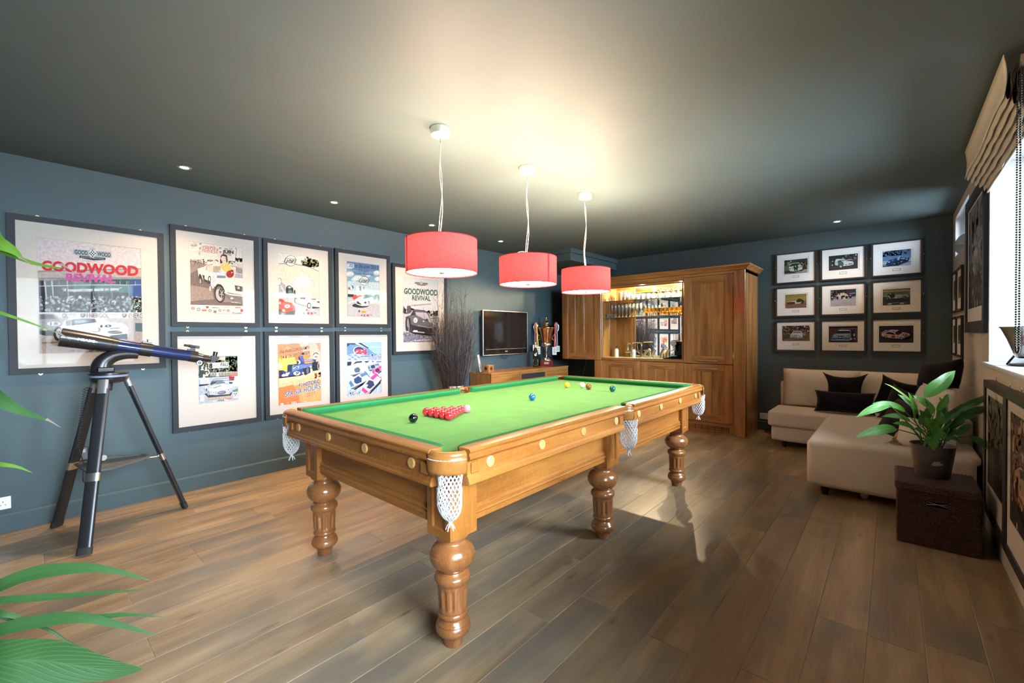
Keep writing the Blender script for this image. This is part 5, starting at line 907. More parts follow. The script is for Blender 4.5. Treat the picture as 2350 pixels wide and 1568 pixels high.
A.poly([(530, 880), (640, 780), (900, 700), (1080, 650), (1200, 640), (1420, 680), (1620, 640), (1620, 720), (1550, 850), (1300, 930), (1060, 1050), (560, 1060), (480, 1000)], (34, 66, 112)); A.poly([(860, 900), (1000, 780), (1300, 720), (1540, 760), (1540, 840), (1200, 960), (960, 1040), (860, 1000)], (30, 46, 72)); A.ell(1080, 915, 70, 90, (24, 38, 56)); A.ell(1082, 915, 30, 44, (90, 110, 130)); A.poly([(1010, 720), (1100, 620), (1160, 620), (1130, 760), (1040, 800)], (150, 186, 220)); A.poly([(1200, 690), (1400, 690), (1380, 740), (1210, 730)], (160, 190, 220)); A.ell(635, 865, 56, 22, (226, 238, 242), -.4); A.ell(820, 785, 46, 14, (190, 214, 232), -.6); A.ell(890, 950, 28, 20, (206, 224, 234)); A.ell(1150, 630, 30, 24, (200, 220, 232)); A.ell(1480, 740, 40, 30, (206, 220, 226)); A.ell(1230, 850, 56, 16, (190, 208, 222), -.5); A.ell(1510, 660, 30, 16, (190, 208, 226)); A.build('print', A.root)
# open wheeler side-on against yellow grass
A = photo_frame('framed photo of an open sports car on yellow grass, middle left of the nine', CX[0] + CZ[1], [(150, 205), (752, 178), (752, 575), (150, 592)], (1790, 660, 12.368), 37, 'lr')
A.bg((160, 146, 76)); A.poly([(150, 205), (752, 178), (752, 260), (150, 290)], (150, 140, 76)); A.poly([(150, 290), (752, 250), (752, 330), (150, 360)], (172, 158, 84)); A.k += 1
for i in range(6): A.line([(150, 230 + i * 26), (752, 205 + i * 24)], 7, [(136, 128, 66), (186, 172, 100)][i % 2], False)
A.poly([(150, 430), (752, 370), (752, 575), (150, 592)], (150, 112, 92)); A.poly([(150, 480), (752, 450), (752, 490), (150, 520)], (136, 98, 80)); A.line([(190, 565), (752, 555)], 12, (120, 90, 72))
A.poly([(170, 430), (210, 400), (430, 375), (480, 380), (560, 400), (590, 430), (560, 460), (430, 470), (210, 470)], (206, 200, 178)); A.poly([(180, 425), (240, 415), (420, 410), (430, 465), (210, 475)], (70, 54, 46)); A.poly([(465, 400), (490, 345), (560, 310), (630, 340), (690, 400), (680, 430), (600, 410), (560, 420), (480, 420)], (56, 40, 34)); A.ell(555, 345, 50, 28, (92, 64, 50)); A.ell(292, 438, 40, 40, (44, 34, 32)); A.ell(290, 440, 24, 24, (96, 76, 66)); A.ell(635, 420, 44, 42, (44, 34, 30)); A.ell(634, 422, 26, 26, (96, 78, 66)); A.poly([(570, 440), (605, 380), (590, 450)], (216, 208, 186)); A.line([(200, 410), (430, 388)], 12, (226, 220, 200)); A.build('print', A.root)
# two open sports cars, trees behind
A = photo_frame('framed photo of white open sports cars on pale tarmac, centre of the nine', CX[1] + CZ[1], [(1432, 75), (2158, 38), (2158, 515), (1432, 540)], (1790, 660, 12.368), 39, 'lr')
A.bg((198, 196, 210)); A.poly([(1432, 75), (2158, 38), (2158, 250), (1800, 290), (1432, 320)], (40, 40, 50)); A.specks(boxpts(1436, 80, 1640, 300), 60, 8, 18, [(150, 150, 160), (206, 208, 214), (26, 28, 36), (80, 80, 92)]); A.poly([(1960, 50), (2158, 40), (2158, 240), (1960, 230)], (52, 70, 94)); A.line([(1970, 180), (2130, 155)], 14, (206, 216, 222)); A.poly([(1890, 60), (1930, 60), (1945, 180), (1900, 180)], (130, 50, 64)); A.poly([(1436, 330), (1620, 300), (2158, 250), (2158, 300), (1436, 380)], (176, 172, 176)); A.poly([(1436, 350), (1560, 340), (1436, 380)], (120, 116, 92))
A.poly([(1615, 240), (1660, 170), (1730, 155), (1860, 165), (1940, 220), (1945, 270), (1900, 330), (1780, 335), (1640, 310)], (226, 216, 196)); A.ell(1690, 185, 24, 22, (70, 58, 54)); A.ell(1810, 150, 18, 18, (206, 190, 160)); A.poly([(1740, 240), (1830, 220), (1850, 270), (1740, 290)], (40, 36, 40)); A.poly([(1860, 250), (1940, 240), (1920, 300), (1860, 310)], (46, 42, 46)); A.ell(1635, 295, 28, 44, (44, 42, 48)); A.ell(1762, 300, 26, 36, (40, 38, 44)); A.ell(1890, 300, 28, 36, (40, 38, 44)); A.ell(2000, 265, 34, 50, (40, 42, 54)); A.ell(2000, 232, 24, 12, (210, 212, 216)); A.ell(1480, 310, 32, 38, (40, 42, 44)); A.ell(1485, 280, 24, 18, (220, 222, 226)); A.line([(1760, 330), (1900, 325)], 14, (236, 236, 240)); A.build('print', A.root)
# long green-grey sports car, side on
A = photo_frame('framed photo of a long grey-green open sports car side on, middle right of the nine', CX[2] + CZ[1], [(355, 330), (1775, 265), (1765, 1100), (350, 1150)], (2010, 650, 22.4), 41, 'lr')
A.bg((58, 66, 78)); A.poly([(355, 330), (1775, 265), (1775, 320), (355, 360)], (24, 22, 18)); A.poly([(355, 355), (1775, 310), (1775, 440), (355, 480)], (158, 154, 138)); A.poly([(355, 470), (1775, 420), (1775, 640), (355, 700)], (112, 128, 96)); A.poly([(700, 470), (1600, 430), (1600, 560), (700, 580)], (92, 118, 90)); A.poly([(355, 540), (700, 520), (680, 700), (355, 720)], (130, 136, 118)); A.poly([(355, 820), (1765, 640), (1765, 800), (355, 860)], (62, 72, 84)); A.poly([(355, 1010), (1765, 960), (1765, 1100), (350, 1150)], (74, 70, 84)); A.poly([(590, 1100), (650, 1030), (850, 1030), (790, 1105)], (206, 200, 204)); A.poly([(1220, 1075), (1250, 1005), (1450, 1000), (1450, 1070)], (206, 206, 200)); A.line([(890, 1020), (1160, 1000)], 22, (150, 156, 168)); A.line([(1460, 990), (1620, 990)], 16, (130, 126, 168))
A.poly([(470, 690), (560, 600), (700, 560), (940, 600), (1010, 590), (1400, 600), (1540, 570), (1680, 640), (1700, 720), (1600, 720), (1400, 740), (1180, 780), (900, 800), (760, 800), (700, 740), (500, 720)], (150, 166, 158)); A.poly([(560, 620), (680, 540), (940, 540), (990, 660), (940, 740), (800, 790), (700, 680)], (40, 54, 54)); A.ell(745, 555, 36, 30, (180, 190, 150)); A.poly([(630, 630), (690, 640), (770, 780), (740, 805)], (190, 202, 198)); A.ell(585, 780, 96, 84, (28, 36, 42)); A.ell(585, 780, 66, 58, (110, 124, 130)); A.ell(1480, 740, 100, 84, (28, 36, 46)); A.ell(1470, 740, 70, 60, (96, 98, 112)); A.poly([(960, 700), (1110, 690), (1100, 780), (980, 790)], (190, 200, 198)); A.line([(1010, 640), (1280, 630)], 34, (180, 194, 188)); A.poly([(700, 800), (1180, 785), (1380, 740), (1380, 770), (900, 840)], (30, 40, 48)); A.build('print', A.root)
# white saloon on grass, crowd behind
A = photo_frame('framed photo of a white saloon before a crowd, bottom left of the nine', CX[0] + CZ[2], [(178, 150), (920, 150), (920, 562), (178, 562)], (1780, 735, 11.75), 43, 'lr')
A.bg((96, 90, 64)); A.poly([(178, 150), (920, 150), (920, 330), (178, 380)], (66, 52, 46)); A.specks(boxpts(182, 155, 916, 370), 170, 8, 24, [(206, 190, 160), (150, 110, 100), (110, 50, 56), (40, 36, 32), (226, 214, 190), (90, 80, 64), (190, 150, 130)]); A.poly([(178, 390), (400, 380), (400, 500), (178, 520)], (90, 88, 62)); A.poly([(730, 380), (920, 360), (920, 470), (730, 480)], (104, 104, 72)); A.poly([(178, 510), (920, 470), (920, 562), (178, 562)], (120, 98, 78)); A.line([(240, 525), (760, 490)], 12, (176, 160, 132)); A.poly([(400, 480), (740, 470), (720, 495), (410, 500)], (44, 36, 32))
A.poly([(400, 390), (450, 350), (490, 290), (690, 288), (730, 350), (735, 460), (700, 480), (400, 480)], (222, 224, 230)); A.poly([(460, 345), (500, 305), (680, 305), (700, 350)], (120, 132, 150)); A.line([(405, 405), (490, 405)], 14, (60, 60, 66)); A.line([(500, 408), (590, 408)], 18, (40, 40, 46)); A.line([(610, 408), (640, 408)], 14, (60, 60, 66)); A.poly([(410, 440), (600, 445), (600, 470), (410, 465)], (110, 112, 118)); A.poly([(620, 440), (700, 440), (700, 465), (620, 465)], (130, 130, 136)); A.poly([(720, 330), (800, 370), (780, 440), (740, 400)], (150, 146, 140)); A.ell(775, 380, 30, 16, (206, 200, 190), .6); A.build('print', A.root)
# blue touring car head on
A = photo_frame('framed photo of a blue racing saloon seen head on, bottom middle of the nine', CX[1] + CZ[2], [(1432, 165), (2212, 160), (2210, 600), (1432, 600)], (1780, 735, 11.75), 45, 'lr')
A.bg((70, 60, 78)); A.poly([(1432, 165), (2212, 160), (2212, 220), (1432, 230)], (34, 34, 54)); A.poly([(1432, 230), (1700, 220), (1640, 480), (1432, 480)], (86, 54, 66)); A.k += 1
for i in range(5): A.line([(1440, 240 + i * 50), (1640, 235 + i * 50)], 8, [(120, 88, 96), (60, 44, 60)][i % 2], False)
A.line([(1700, 232), (2205, 225)], 10, (150, 140, 170)); A.poly([(2120, 260), (2210, 250), (2210, 480), (2140, 480)], (84, 74, 110)); A.poly([(1432, 480), (2210, 470), (2210, 600), (1432, 600)], (84, 66, 74)); A.poly([(1490, 560), (2160, 510), (2100, 580), (1500, 590)], (30, 28, 44))
A.poly([(1500, 550), (1520, 430), (1570, 375), (1620, 360), (1690, 280), (1740, 255), (1990, 260), (2030, 300), (2060, 400), (2030, 530), (1990, 560)], (108, 154, 192)); A.poly([(1610, 350), (1690, 290), (2000, 285), (2030, 350), (1800, 360)], (30, 34, 56)); A.poly([(1680, 290), (1740, 258), (1990, 262), (2020, 290)], (206, 216, 226)); A.poly([(2030, 290), (2100, 260), (2150, 340), (2160, 480), (2140, 530), (2040, 530)], (36, 36, 62)); A.ell(2120, 400, 20, 40, (206, 214, 216)); A.ell(2045, 510, 16, 30, (220, 224, 226)); A.ell(2130, 500, 32, 24, (150, 150, 170)); A.text('COMPAQ', (1580, 405), (1945, 400), 26, (220, 230, 238), .04) if False else A.marks((1580, 408), (1945, 402), 24, (220, 230, 238)); A.poly([(1680, 425), (1740, 425), (1735, 450), (1690, 450)], (24, 28, 44)); A.poly([(1755, 425), (1818, 425), (1808, 450), (1760, 450)], (24, 28, 44)); A.poly([(1510, 490), (1650, 485), (1660, 525), (1520, 535)], (40, 60, 100)); A.poly([(1850, 480), (1990, 480), (1990, 530), (1850, 525)], (44, 64, 104)); A.poly([(1660, 480), (1840, 478), (1820, 510), (1680, 510)], (24, 30, 50)); A.line([(1680, 468), (1800, 464)], 16, (206, 212, 216)); A.poly([(1510, 520), (2010, 515), (2000, 552), (1500, 552)], (140, 176, 206)); A.specks(boxpts(1530, 420, 1660, 470), 10, 8, 18, [(160, 196, 220), (70, 110, 156)]); A.specks(boxpts(1850, 420, 2000, 470), 12, 8, 18, [(160, 196, 220), (206, 220, 230), (70, 110, 156)]); A.build('print', A.root)
# pink-white winged saloon
A = photo_frame('framed photo of a pink and white winged race car, bottom right of the nine', CX[2] + CZ[2], [(335, 262), (1890, 245), (1885, 1020), (335, 1005)], (2000, 735, 19.583), 47, 'lr')
A.bg((44, 44, 60)); A.poly([(340, 330), (1890, 320), (1890, 560), (340, 600)], (52, 50, 66)); A.poly([(340, 830), (1885, 760), (1885, 1000), (340, 990)], (54, 52, 58)); A.poly([(880, 840), (1100, 830), (1120, 960), (890, 960)], (62, 36, 62)); A.line([(1780, 330), (1830, 640)], 10, (80, 78, 92)); A.poly([(560, 770), (1000, 830), (1600, 870), (1760, 700), (1850, 720), (1500, 900), (1000, 870)], (20, 20, 30))
A.poly([(415, 560), (620, 430), (740, 455), (640, 560), (470, 620)], (196, 176, 190)); A.line([(450, 550), (640, 440)], 22, (60, 50, 64)); A.line([(580, 560), (700, 480)], 16, (70, 60, 74)); A.poly([(430, 660), (470, 590), (640, 560), (760, 470), (880, 425), (1180, 440), (1300, 490), (1400, 545), (1640, 590), (1730, 640), (1720, 700), (1480, 810), (1260, 840), (1000, 810), (740, 790), (580, 740), (470, 720)], (214, 190, 204)); A.poly([(640, 590), (760, 530), (960, 560), (1090, 680), (900, 640), (660, 620)], (34, 22, 34)); A.poly([(1040, 570), (1200, 470), (1300, 480), (1390, 550), (1280, 640), (1150, 665)], (28, 26, 38)); A.line([(1010, 560), (1140, 670)], 14, (214, 196, 206)); A.poly([(880, 740), (960, 680), (1050, 710), (1080, 790), (900, 780)], (120, 50, 66)); A.poly([(1130, 700), (1220, 690), (1240, 830), (1130, 820)], (206, 150, 140)); A.poly([(1390, 630), (1480, 600), (1640, 640), (1560, 720), (1420, 700)], (90, 66, 94)); A.poly([(1430, 640), (1500, 620), (1560, 650), (1470, 680)], (214, 190, 204)); A.ell(650, 745, 70, 62, (30, 26, 34)); A.ell(650, 745, 42, 46, (170, 160, 176)); A.ell(1345, 815, 86, 70, (24, 22, 30)); A.ell(1348, 815, 56, 52, (170, 164, 180)); A.poly([(1440, 760), (1740, 660), (1750, 690), (1500, 800)], (60, 50, 66)); A.line([(1460, 800), (1740, 690)], 14, (196, 180, 190)); A.ell(1005, 515, 22, 20, (40, 30, 40)); A.poly([(430, 655), (560, 690), (560, 740), (470, 710)], (210, 200, 206)); A.ell(1285, 735, 26, 16, (236, 226, 206)); A.build('print', A.root)

# ------------------------------------------------------------------ frames on the right wall
NXm = Vector((-1, 0, 0)); UYm = Vector((0, -1, 0))
def right_frame(label, y0, y1, z0, z1, thick, b, inner, cols, seed, fmat=FRAMEB, x=XR, eyes='', group=None, mb=MOUNTW):
    t = thing('framed_picture', label, 'framed picture', (x, (y0 + y1) / 2, z0), group); O = Vector((x - 0.002, y1, z0)); w, h = y1 - y0, z1 - z0
    frame_parts(t, O, UYm, EZ, NXm, w, h, b, thick, inner, fmat=fmat, depth=thick - 0.010, mat_board=mb)
    u0, v0, u1, v1 = inner; pw, ph = u1 - u0, v1 - v0
    A = Art(O + UYm * u0 + EZ * v0 + NXm * (thick - 0.0118), UYm, EZ, NXm, pw, ph, [(0, 0), (100, 0), (100, 100), (0, 100)], seed); A.root = t; A.bg(cols[0]); A.specks(boxpts(2, 2, 98, 55), 90, 1.5, 6, cols[1:3]); A.poly([(0, 58), (100, 52), (100, 100), (0, 100)], cols[1]); A.poly([(0, 80), (100, 70), (100, 100), (0, 100)], cols[-1]); A.poly([(20, 50), (45, 42), (80, 46), (95, 62), (60, 70), (15, 66)], cols[2]); A.poly([(40, 45), (60, 43), (70, 50), (45, 52)], cols[0]); A.ell(30, 66, 7, 6, cols[-1]); A.ell(78, 66, 7, 6, cols[-1]); A.specks(boxpts(2, 55, 98, 98), 70, 1.2, 5, cols[1:])
    for f in eyes:
        for q in (0.2, 0.8):
            c = Vector((x - 0.006, lerp(y0, y1, q), z1 if f == 't' else z0)); d = 1 if f == 't' else -1; m = MB(); m.tube([c, c + Vector((0, 0, 0.012 * d))], 0.0022, 6)
            m.tube([c + Vector((0, 0.006 * math.cos(a), d * (0.018 + 0.006 * math.sin(a)))) for a in [2 * PI * k / 10 for k in range(11)]], 0.0017, 5); m.build('screw_eye', BRASS, t, smooth=60)
    return A
A = right_frame('large charcoal framed print with blue sky beside the window reveal', 4.475, 5.535, 1.345, 2.470, 0.022, 0.09, (0.16, 0.20, 0.90, 1.02), [(150, 166, 186), (70, 72, 84), (120, 120, 130), (180, 178, 180), (50, 50, 62)], 51, FRAME, eyes='b'); A.build('print', A.root)
gp = 'small framed pictures on the right wall'
for (y0, y1, nm) in ((6.36, 6.74, 'nearer the corner'), (5.86, 6.29, 'farther from the corner')):
    for z0, z1, rw in ((1.556, 1.985, 'upper'), (1.108, 1.510, 'lower')):
        A = right_frame('small black framed picture under the high window, %s row, %s' % (rw, nm), y0, y1, z0, z1, 0.020, 0.022, (0.10, 0.13, y1 - y0 - 0.10, z1 - z0 - 0.09), [(110, 112, 112), (70, 70, 70), (40, 42, 42), (150, 150, 146)], int(y0 * 10 + z0 * 100), group=gp); A.build('print', A.root)
A = right_frame('charcoal framed dark print below the window sill, next to the plant', 3.515, 4.225, 0.185, 1.036, 0.045, 0.045, (0.11, 0.20, 0.60, 0.76), [(110, 106, 86), (60, 50, 40), (40, 36, 32), (90, 84, 66), (30, 26, 24)], 61, eyes='t', mb=MOUNT); A.build('print', A.root)
A = right_frame('charcoal framed red and brown print at the right edge, below the sill', 2.790, 3.505, 0.178, 1.040, 0.047, 0.045, (0.12, 0.20, 0.62, 0.76), [(70, 60, 52), (120, 84, 70), (190, 160, 130), (60, 36, 34), (130, 30, 36), (40, 40, 36)], 63, eyes='t', mb=MOUNT); A.build('print', A.root)
# ------------------------------------------------------------------ bar cabinet
YC = 6.221; YI = 6.73        # door plane, back of the open niche
bar = thing('bar_cabinet', 'tall cherry wood bar cabinet with open lit niche and mirror', 'cabinet', (2.1, 6.5, 0.0))
def cab(name, mat, *boxes, parent=bar, bevel=0.002):
    m = MB()
    for b in boxes: m.box(*b)
    return m.build(name, mat, parent, bevel=bevel, seg=1)
cab('side_panel', CHZ, (3.213, 3.236, YC, YB - 0.002, 0.0, 2.186)); cab('side_panel', CHZ, (1.10, 1.122, YC + 0.022, YB - 0.002, 0.0, 2.15))
cab('corner_post', CHZ, (3.095, 3.236, YC - 0.02, YC + 0.03, 0.0, 2.186), bevel=0.004); cab('corner_post', CHZ, (0.998, 1.135, YC, YC + 0.03, 0.0, 0.944), bevel=0.004)
cab('carcass_back', CHZ, (1.0, 3.2, YB - 0.02, YB - 0.003, 0.1, 2.15)); cab('carcass_divider', CHZ, (2.42, 2.44, YC + 0.024, YB - 0.02, 0.1, 2.15)); cab('carcass_bottom', CHX, (1.0, 3.21, YC + 0.02, YB - 0.02, 0.10, 0.125)); cab('side_panel', CHZ, (0.998, 1.018, YC + 0.03, YB - 0.002, 0.0, 0.944))
cab('top_panel', CHX, (1.10, 3.236, YC - 0.01, YB - 0.002, 2.150, 2.186)); cab('top_rail', CHX, (1.13, 2.44, YC, YC + 0.022, 2.128, 2.150))
# cornice with a coved underside, returned along the right side
CORN = [(0, 2.186), (0.018, 2.190), (0.024, 2.200), (0.05, 2.226), (0.066, 2.236), (0.07, 2.240), (0.07, 2.254), (0.0, 2.254)]
co = MB(); n = len(CORN); vs = []
for (fx, fy) in (((1.09, 0), (0, YC - 0.02)), ((3.238, 1), (0, YC - 0.02))):
    for d, z in CORN: vs.append((fx[0] + (d if fx[1] else 0), fy[1] - d, z))
for d, z in CORN: vs.append((3.238 + d, YB - 0.003, z))
co.add(vs, [(j * n + i, j * n + (i + 1) % n, (j + 1) * n + (i + 1) % n, (j + 1) * n + i) for j in (0, 1) for i in range(n)] + [tuple(range(n - 1, -1, -1)), tuple(range(2 * n, 3 * n))])
co.box(1.09, 3.236, YC - 0.019, YB - 0.004, 2.188, 2.252); co.build('cornice', CHX, bar, smooth=30)
HANDLE = SATIN
def door(x0, x1, z0, z1, y, hz_, st=0.104, tr=0.10, br=0.10, hinge=None, hl=0.13):
    """framed door: stiles, rails, three sunk boards, bar handle"""
    m = MB(); t = 0.022; f0, f1 = y - 0.001, y + t
    d = bpy.data.objects.new('door', None); d.empty_display_size = .05; C.objects.link(d); d.parent = bar; ORG[d.name] = ORG[bar.name]
    for a, c in ((x0, x0 + st), (x1 - st, x1)): MB().box(a, c, f0, f1, z0, z1).build('door_stile', CHZ, d, bevel=0.002, seg=1)
    for a, c in ((z0, z0 + br), (z1 - tr, z1)): MB().box(x0 + st + .0006, x1 - st - .0006, f0 + .0004, f1, a, c).build('door_rail', CHX, d, bevel=0.002, seg=1)
    w = (x1 - x0 - 2 * st); fr = (0.0, 0.28, 0.62, 1.0)
    for k in range(3):
        MB().box(x0 + st + w * fr[k] + .0012, x0 + st + w * fr[k + 1] - .0012, f0 + 0.009, f1 - 0.002, z0 + br - 0.004, z1 - tr + 0.004).build('panel_board', CHB, d, bevel=0.0022, seg=1)
    xm = (x0 + x1) / 2; h = MB(); h.tube([(xm - hl, y - 0.024, hz_), (xm - hl * .5, y - 0.029, hz_), (xm, y - 0.031, hz_), (xm + hl * .5, y - 0.029, hz_), (xm + hl, y - 0.024, hz_)], 0.0055, 8)
    for q in (-0.8, 0.8): h.tube([(xm + hl * q, y, hz_), (xm + hl * q, y - 0.026, hz_)], 0.0045, 8)
    h.build('handle', HANDLE, d, smooth=50)
    if hinge:
        hm = MB()
        for z in hinge[1]: hm.box(hinge[0] - 0.006, hinge[0] + 0.006, y - 0.006, y + 0.002, z - 0.035, z + 0.035)
        hm.build('hinge', CHROME, d, bevel=0.002)
    return d
door(2.443, 3.088, 0.946, 2.147, YC, 0.989, hinge=(3.091, (1.06, 2.03))); door(2.443, 3.088, 0.152, 0.938, YC, 0.878)
door(1.140, 1.788, 0.152, 0.948, YC, 0.894); door(1.796, 2.436, 0.152, 0.944, YC, 0.892)
dl = door(0.374, 1.122, 0.946, 2.147, YC - 0.012, 0.990, st=0.118, hinge=(1.130, (1.05, 2.03)))
# counter with a wooden front edge, plinth, air grille
cab('counter', plain('pale_counter', (0.66, 0.55, 0.40), 0.25, noise=0.1, nscale=30), (1.123, 2.435, YC + 0.022, YI, 0.968, 0.990)); cab('counter_edge', CHX, (1.123, 2.438, YC - 0.004, YC + 0.021, 0.952, 0.9905))
cab('plinth', CHX, (1.0, 3.094, YC + 0.03, YC + 0.05, 0.0, 0.150))
GR = plain('grille_dark', (0.03, 0.016, 0.01), 0.6); cab('grille_back', GR, (2.50, 3.03, YC + 0.0285, YC + 0.0295, 0.03, 0.105), bevel=0)
for k in range(4): cab('grille_slat', CHX, *[(2.502 + 0.088 * j + 0.004, 2.502 + 0.088 * (j + 1) - 0.004, YC + 0.018, YC + 0.029, 0.033 + k * 0.019, 0.043 + k * 0.019) for j in range(6)])
# niche: side and back boards, mirror, ceiling, glass shelves, lamps
for k in range(2): cab('niche_side_board', CHB, (1.1225, 1.134, lerp(YC + 0.024, YI, k / 2) + 0.001, lerp(YC + 0.024, YI, (k + 1) / 2) - 0.001, 0.991, 2.126))
cab('niche_back', CHZ, (1.123, 1.49, YI, YI + 0.02, 0.969, 2.126)); cab('niche_stile', CHZ, (1.455, 1.482, YI - 0.012, YI - 0.0005, 0.991, 2.126)); cab('niche_ceiling', CHX, (1.123, 2.42, YC + 0.023, YI, 2.108, 2.127)); cab('niche_side_board', CHB, (2.408, 2.419, YC + 0.024, YI, 0.991, 2.107))
cab('light_pelmet', CHX, (1.135, 2.407, YC + 0.024, YC + 0.04, 2.082, 2.107))
MIR = plain('silvered_mirror', (0.85, 0.86, 0.85), 0.015, 1.0); cab('mirror', MIR, (1.483, 2.407, YI - 0.004, YI - 0.0006, 0.991, 2.106), bevel=0)
GE = plain('glass_shelf_edge', (0.10, 0.22, 0.16), 0.1)
for z in (1.622, 1.885):
    s_ = cab('glass_shelf', SHELFG, (1.137, 2.405, YC + 0.06, YI - 0.006, z, z + 0.008), bevel=0); cab('shelf_edge', GE, (1.137, 2.405, YC + 0.0585, YC + 0.0598, z, z + 0.008), parent=s_, bevel=0)
    m = MB()
    for x, y in ((1.142, YC + 0.09), (1.142, YI - 0.05), (2.400, YC + 0.09), (2.400, YI - 0.05)): m.cyl((x - .006, y, z - 0.006), (x + .006, y, z - 0.006), 0.0055, n=10)
    m.build('shelf_stud', CHROME, s_)
SPOT = emitter('lit_cabinet_lens', (1.0, 0.80, 0.5), 60)
for x, y in ((1.70, 6.50), (2.31, 6.50)):
    r_ = MB().lathe([(0.022, -0.0005), (0.024, -0.004), (0.034, -0.005), (0.036, -0.0005)], (x, y, 2.108), 20).build('niche_lamp', RING, bar, smooth=40); MB().lathe([(0, -0.002), (0.022, -0.002)], (x, y, 2.108), 16).build('lens', SPOT, r_)
    d = bpy.data.lights.new('niche_lamp_beam', 'POINT'); d.energy = 75.0; d.color = (1.0, .74, .45); d.shadow_soft_size = 0.02; o = bpy.data.objects.new('niche_lamp_beam', d); C.objects.link(o); o.location = (x, y, 2.085)

# ------------------------------------------------------------------ glasses
def glass_thing(name, prof, mat, n=14):
    o = MB().lathe(prof, (0, 0, 0), n).build(name, mat, loc=(0, 0, 0), smooth=60); return o
def wall(outer, t=0.0014):
    """double-sided vessel: outer profile up, inner profile back down"""
    return outer + [(max(0.0, r - t), z) for r, z in outer[::-1] if z > outer[0][1] + 0.004]
TUMB = wall([(0.0, 0), (0.028, 0), (0.031, 0.005), (0.036, 0.055), (0.038, 0.088)]); SHOT = wall([(0.0, 0), (0.022, 0), (0.024, 0.004), (0.030, 0.06)])
HIGH = wall([(0.0, 0), (0.027, 0), (0.029, 0.006), (0.032, 0.15)])
def stem(bowl, hs, foot=0.034): return [(0.0, 0), (foot, 0.0), (foot, 0.002), (0.010, 0.008), (0.0045, 0.016), (0.004, hs - 0.006)] + [(r, z + hs) for r, z in bowl]
WINE = stem([(0.012, 0), (0.030, 0.014), (0.038, 0.036), (0.037, 0.062), (0.031, 0.088)], 0.080); FLUTE = stem([(0.008, 0), (0.018, 0.02), (0.024, 0.06), (0.024, 0.10), (0.021, 0.125)], 0.085, 0.030); BALLOON = stem([(0.014, 0), (0.036, 0.012), (0.049, 0.038), (0.046, 0.066), (0.034, 0.092)], 0.05, 0.038)
GOB = stem([(0.008, 0), (0.020, 0.012), (0.028, 0.035), (0.031, 0.062)], 0.058, 0.027)
def flip(p): h = max(z for r, z in p); return [(r, h - z) for r, z in p]
PROTO = {}
ORD = ('first', 'second', 'third', 'fourth', 'fifth', 'sixth', 'seventh', 'eighth', 'ninth', 'tenth')
GCOUNT = {}
def put_glass(kind, prof, mat, x, y, z, label, group):
    k = GCOUNT.setdefault(label, 0); GCOUNT[label] += 1; label = ORD[k] + ' ' + label
    if kind not in PROTO: o = glass_thing(kind.split(':')[0], prof, mat); PROTO[kind] = o.data
    else: o = bpy.data.objects.new(kind.split(':')[0], PROTO[kind]); C.objects.link(o)
    o.location = (x, y, z); tag(o, label, 'glass', group)
rg = random.Random(4); ZU, ZL = 1.8932, 1.6302; YG = (6.36, 6.45, 6.54, 6.63)
for x in (1.215, 1.262, 1.310): put_glass('shot_glass', SHOT, CLEAR, x, YG[0], ZU, 'small shot glass from the left end of the upper glass shelf', 'shot glasses at the left end of the upper shelf')
U = 'glasses crowded on the upper shelf'
x = 1.36
for k in range(13):
    if k in (0, 1): kd, pf, lb = 'tall_glass', HIGH, 'tall highball glass from the left on the upper glass shelf'
    elif k < 7: kd, pf, lb = 'tumbler', TUMB, 'clear tumbler from the left on the upper glass shelf'
    elif k < 10: kd, pf, lb = 'balloon_glass', flip(BALLOON), 'upturned balloon glass from the left on the upper shelf'
    else: kd, pf, lb = 'wine_glass:up', flip(WINE), 'upturned wine glass from the left on the upper shelf'
    w = {'tall_glass': 0.070, 'tumbler': 0.079}.get(kd, 0.0 + 0.103 if kd == 'balloon_glass' else 0.080)
    for yy in (YG[0] + 0.01, YG[2] - 0.01): 
        if x + w / 2 < 2.38: put_glass(kd, pf, CLEAR, x + w / 2, yy, ZU, lb + (', front row' if yy < 6.4 else ', back row'), U + (', front row' if yy < 6.4 else ', back row'))
    x += w
for k in range(9):
    for yy in (YG[0] + 0.005, YG[2] - 0.02):
        f = yy < 6.4; put_glass('champagne_flute', FLUTE, CLEAR, 1.245 + k * 0.062, yy, ZL, 'champagne flute from the left on the lower glass shelf, ' + ('front row' if f else 'back row'), 'flutes on the lower shelf, ' + ('front row' if f else 'back row'))
for k in range(4): put_glass('small_tumbler', SHOT, AMBER if k % 2 else CLEAR, 1.18 + k * 0.008 if False else 1.172, YG[0] + k * 0.072, ZL, 'small tumbler from the front at the left end of the lower shelf', 'small tumblers at the left end of the lower shelf')
for k in range(9):
    for yy in (YG[0] - 0.005, YG[1] - 0.022, YG[2] - 0.03):
        r_ = ('front', 'middle', 'back')[0 if yy < 6.37 else (1 if yy < 6.46 else 2)]; put_glass('amber_goblet', GOB, AMBER, 1.815 + k * 0.0635, yy, ZL, 'amber stemmed goblet from the left on the lower shelf, %s row' % r_, 'amber goblets on the lower shelf, %s row' % r_)
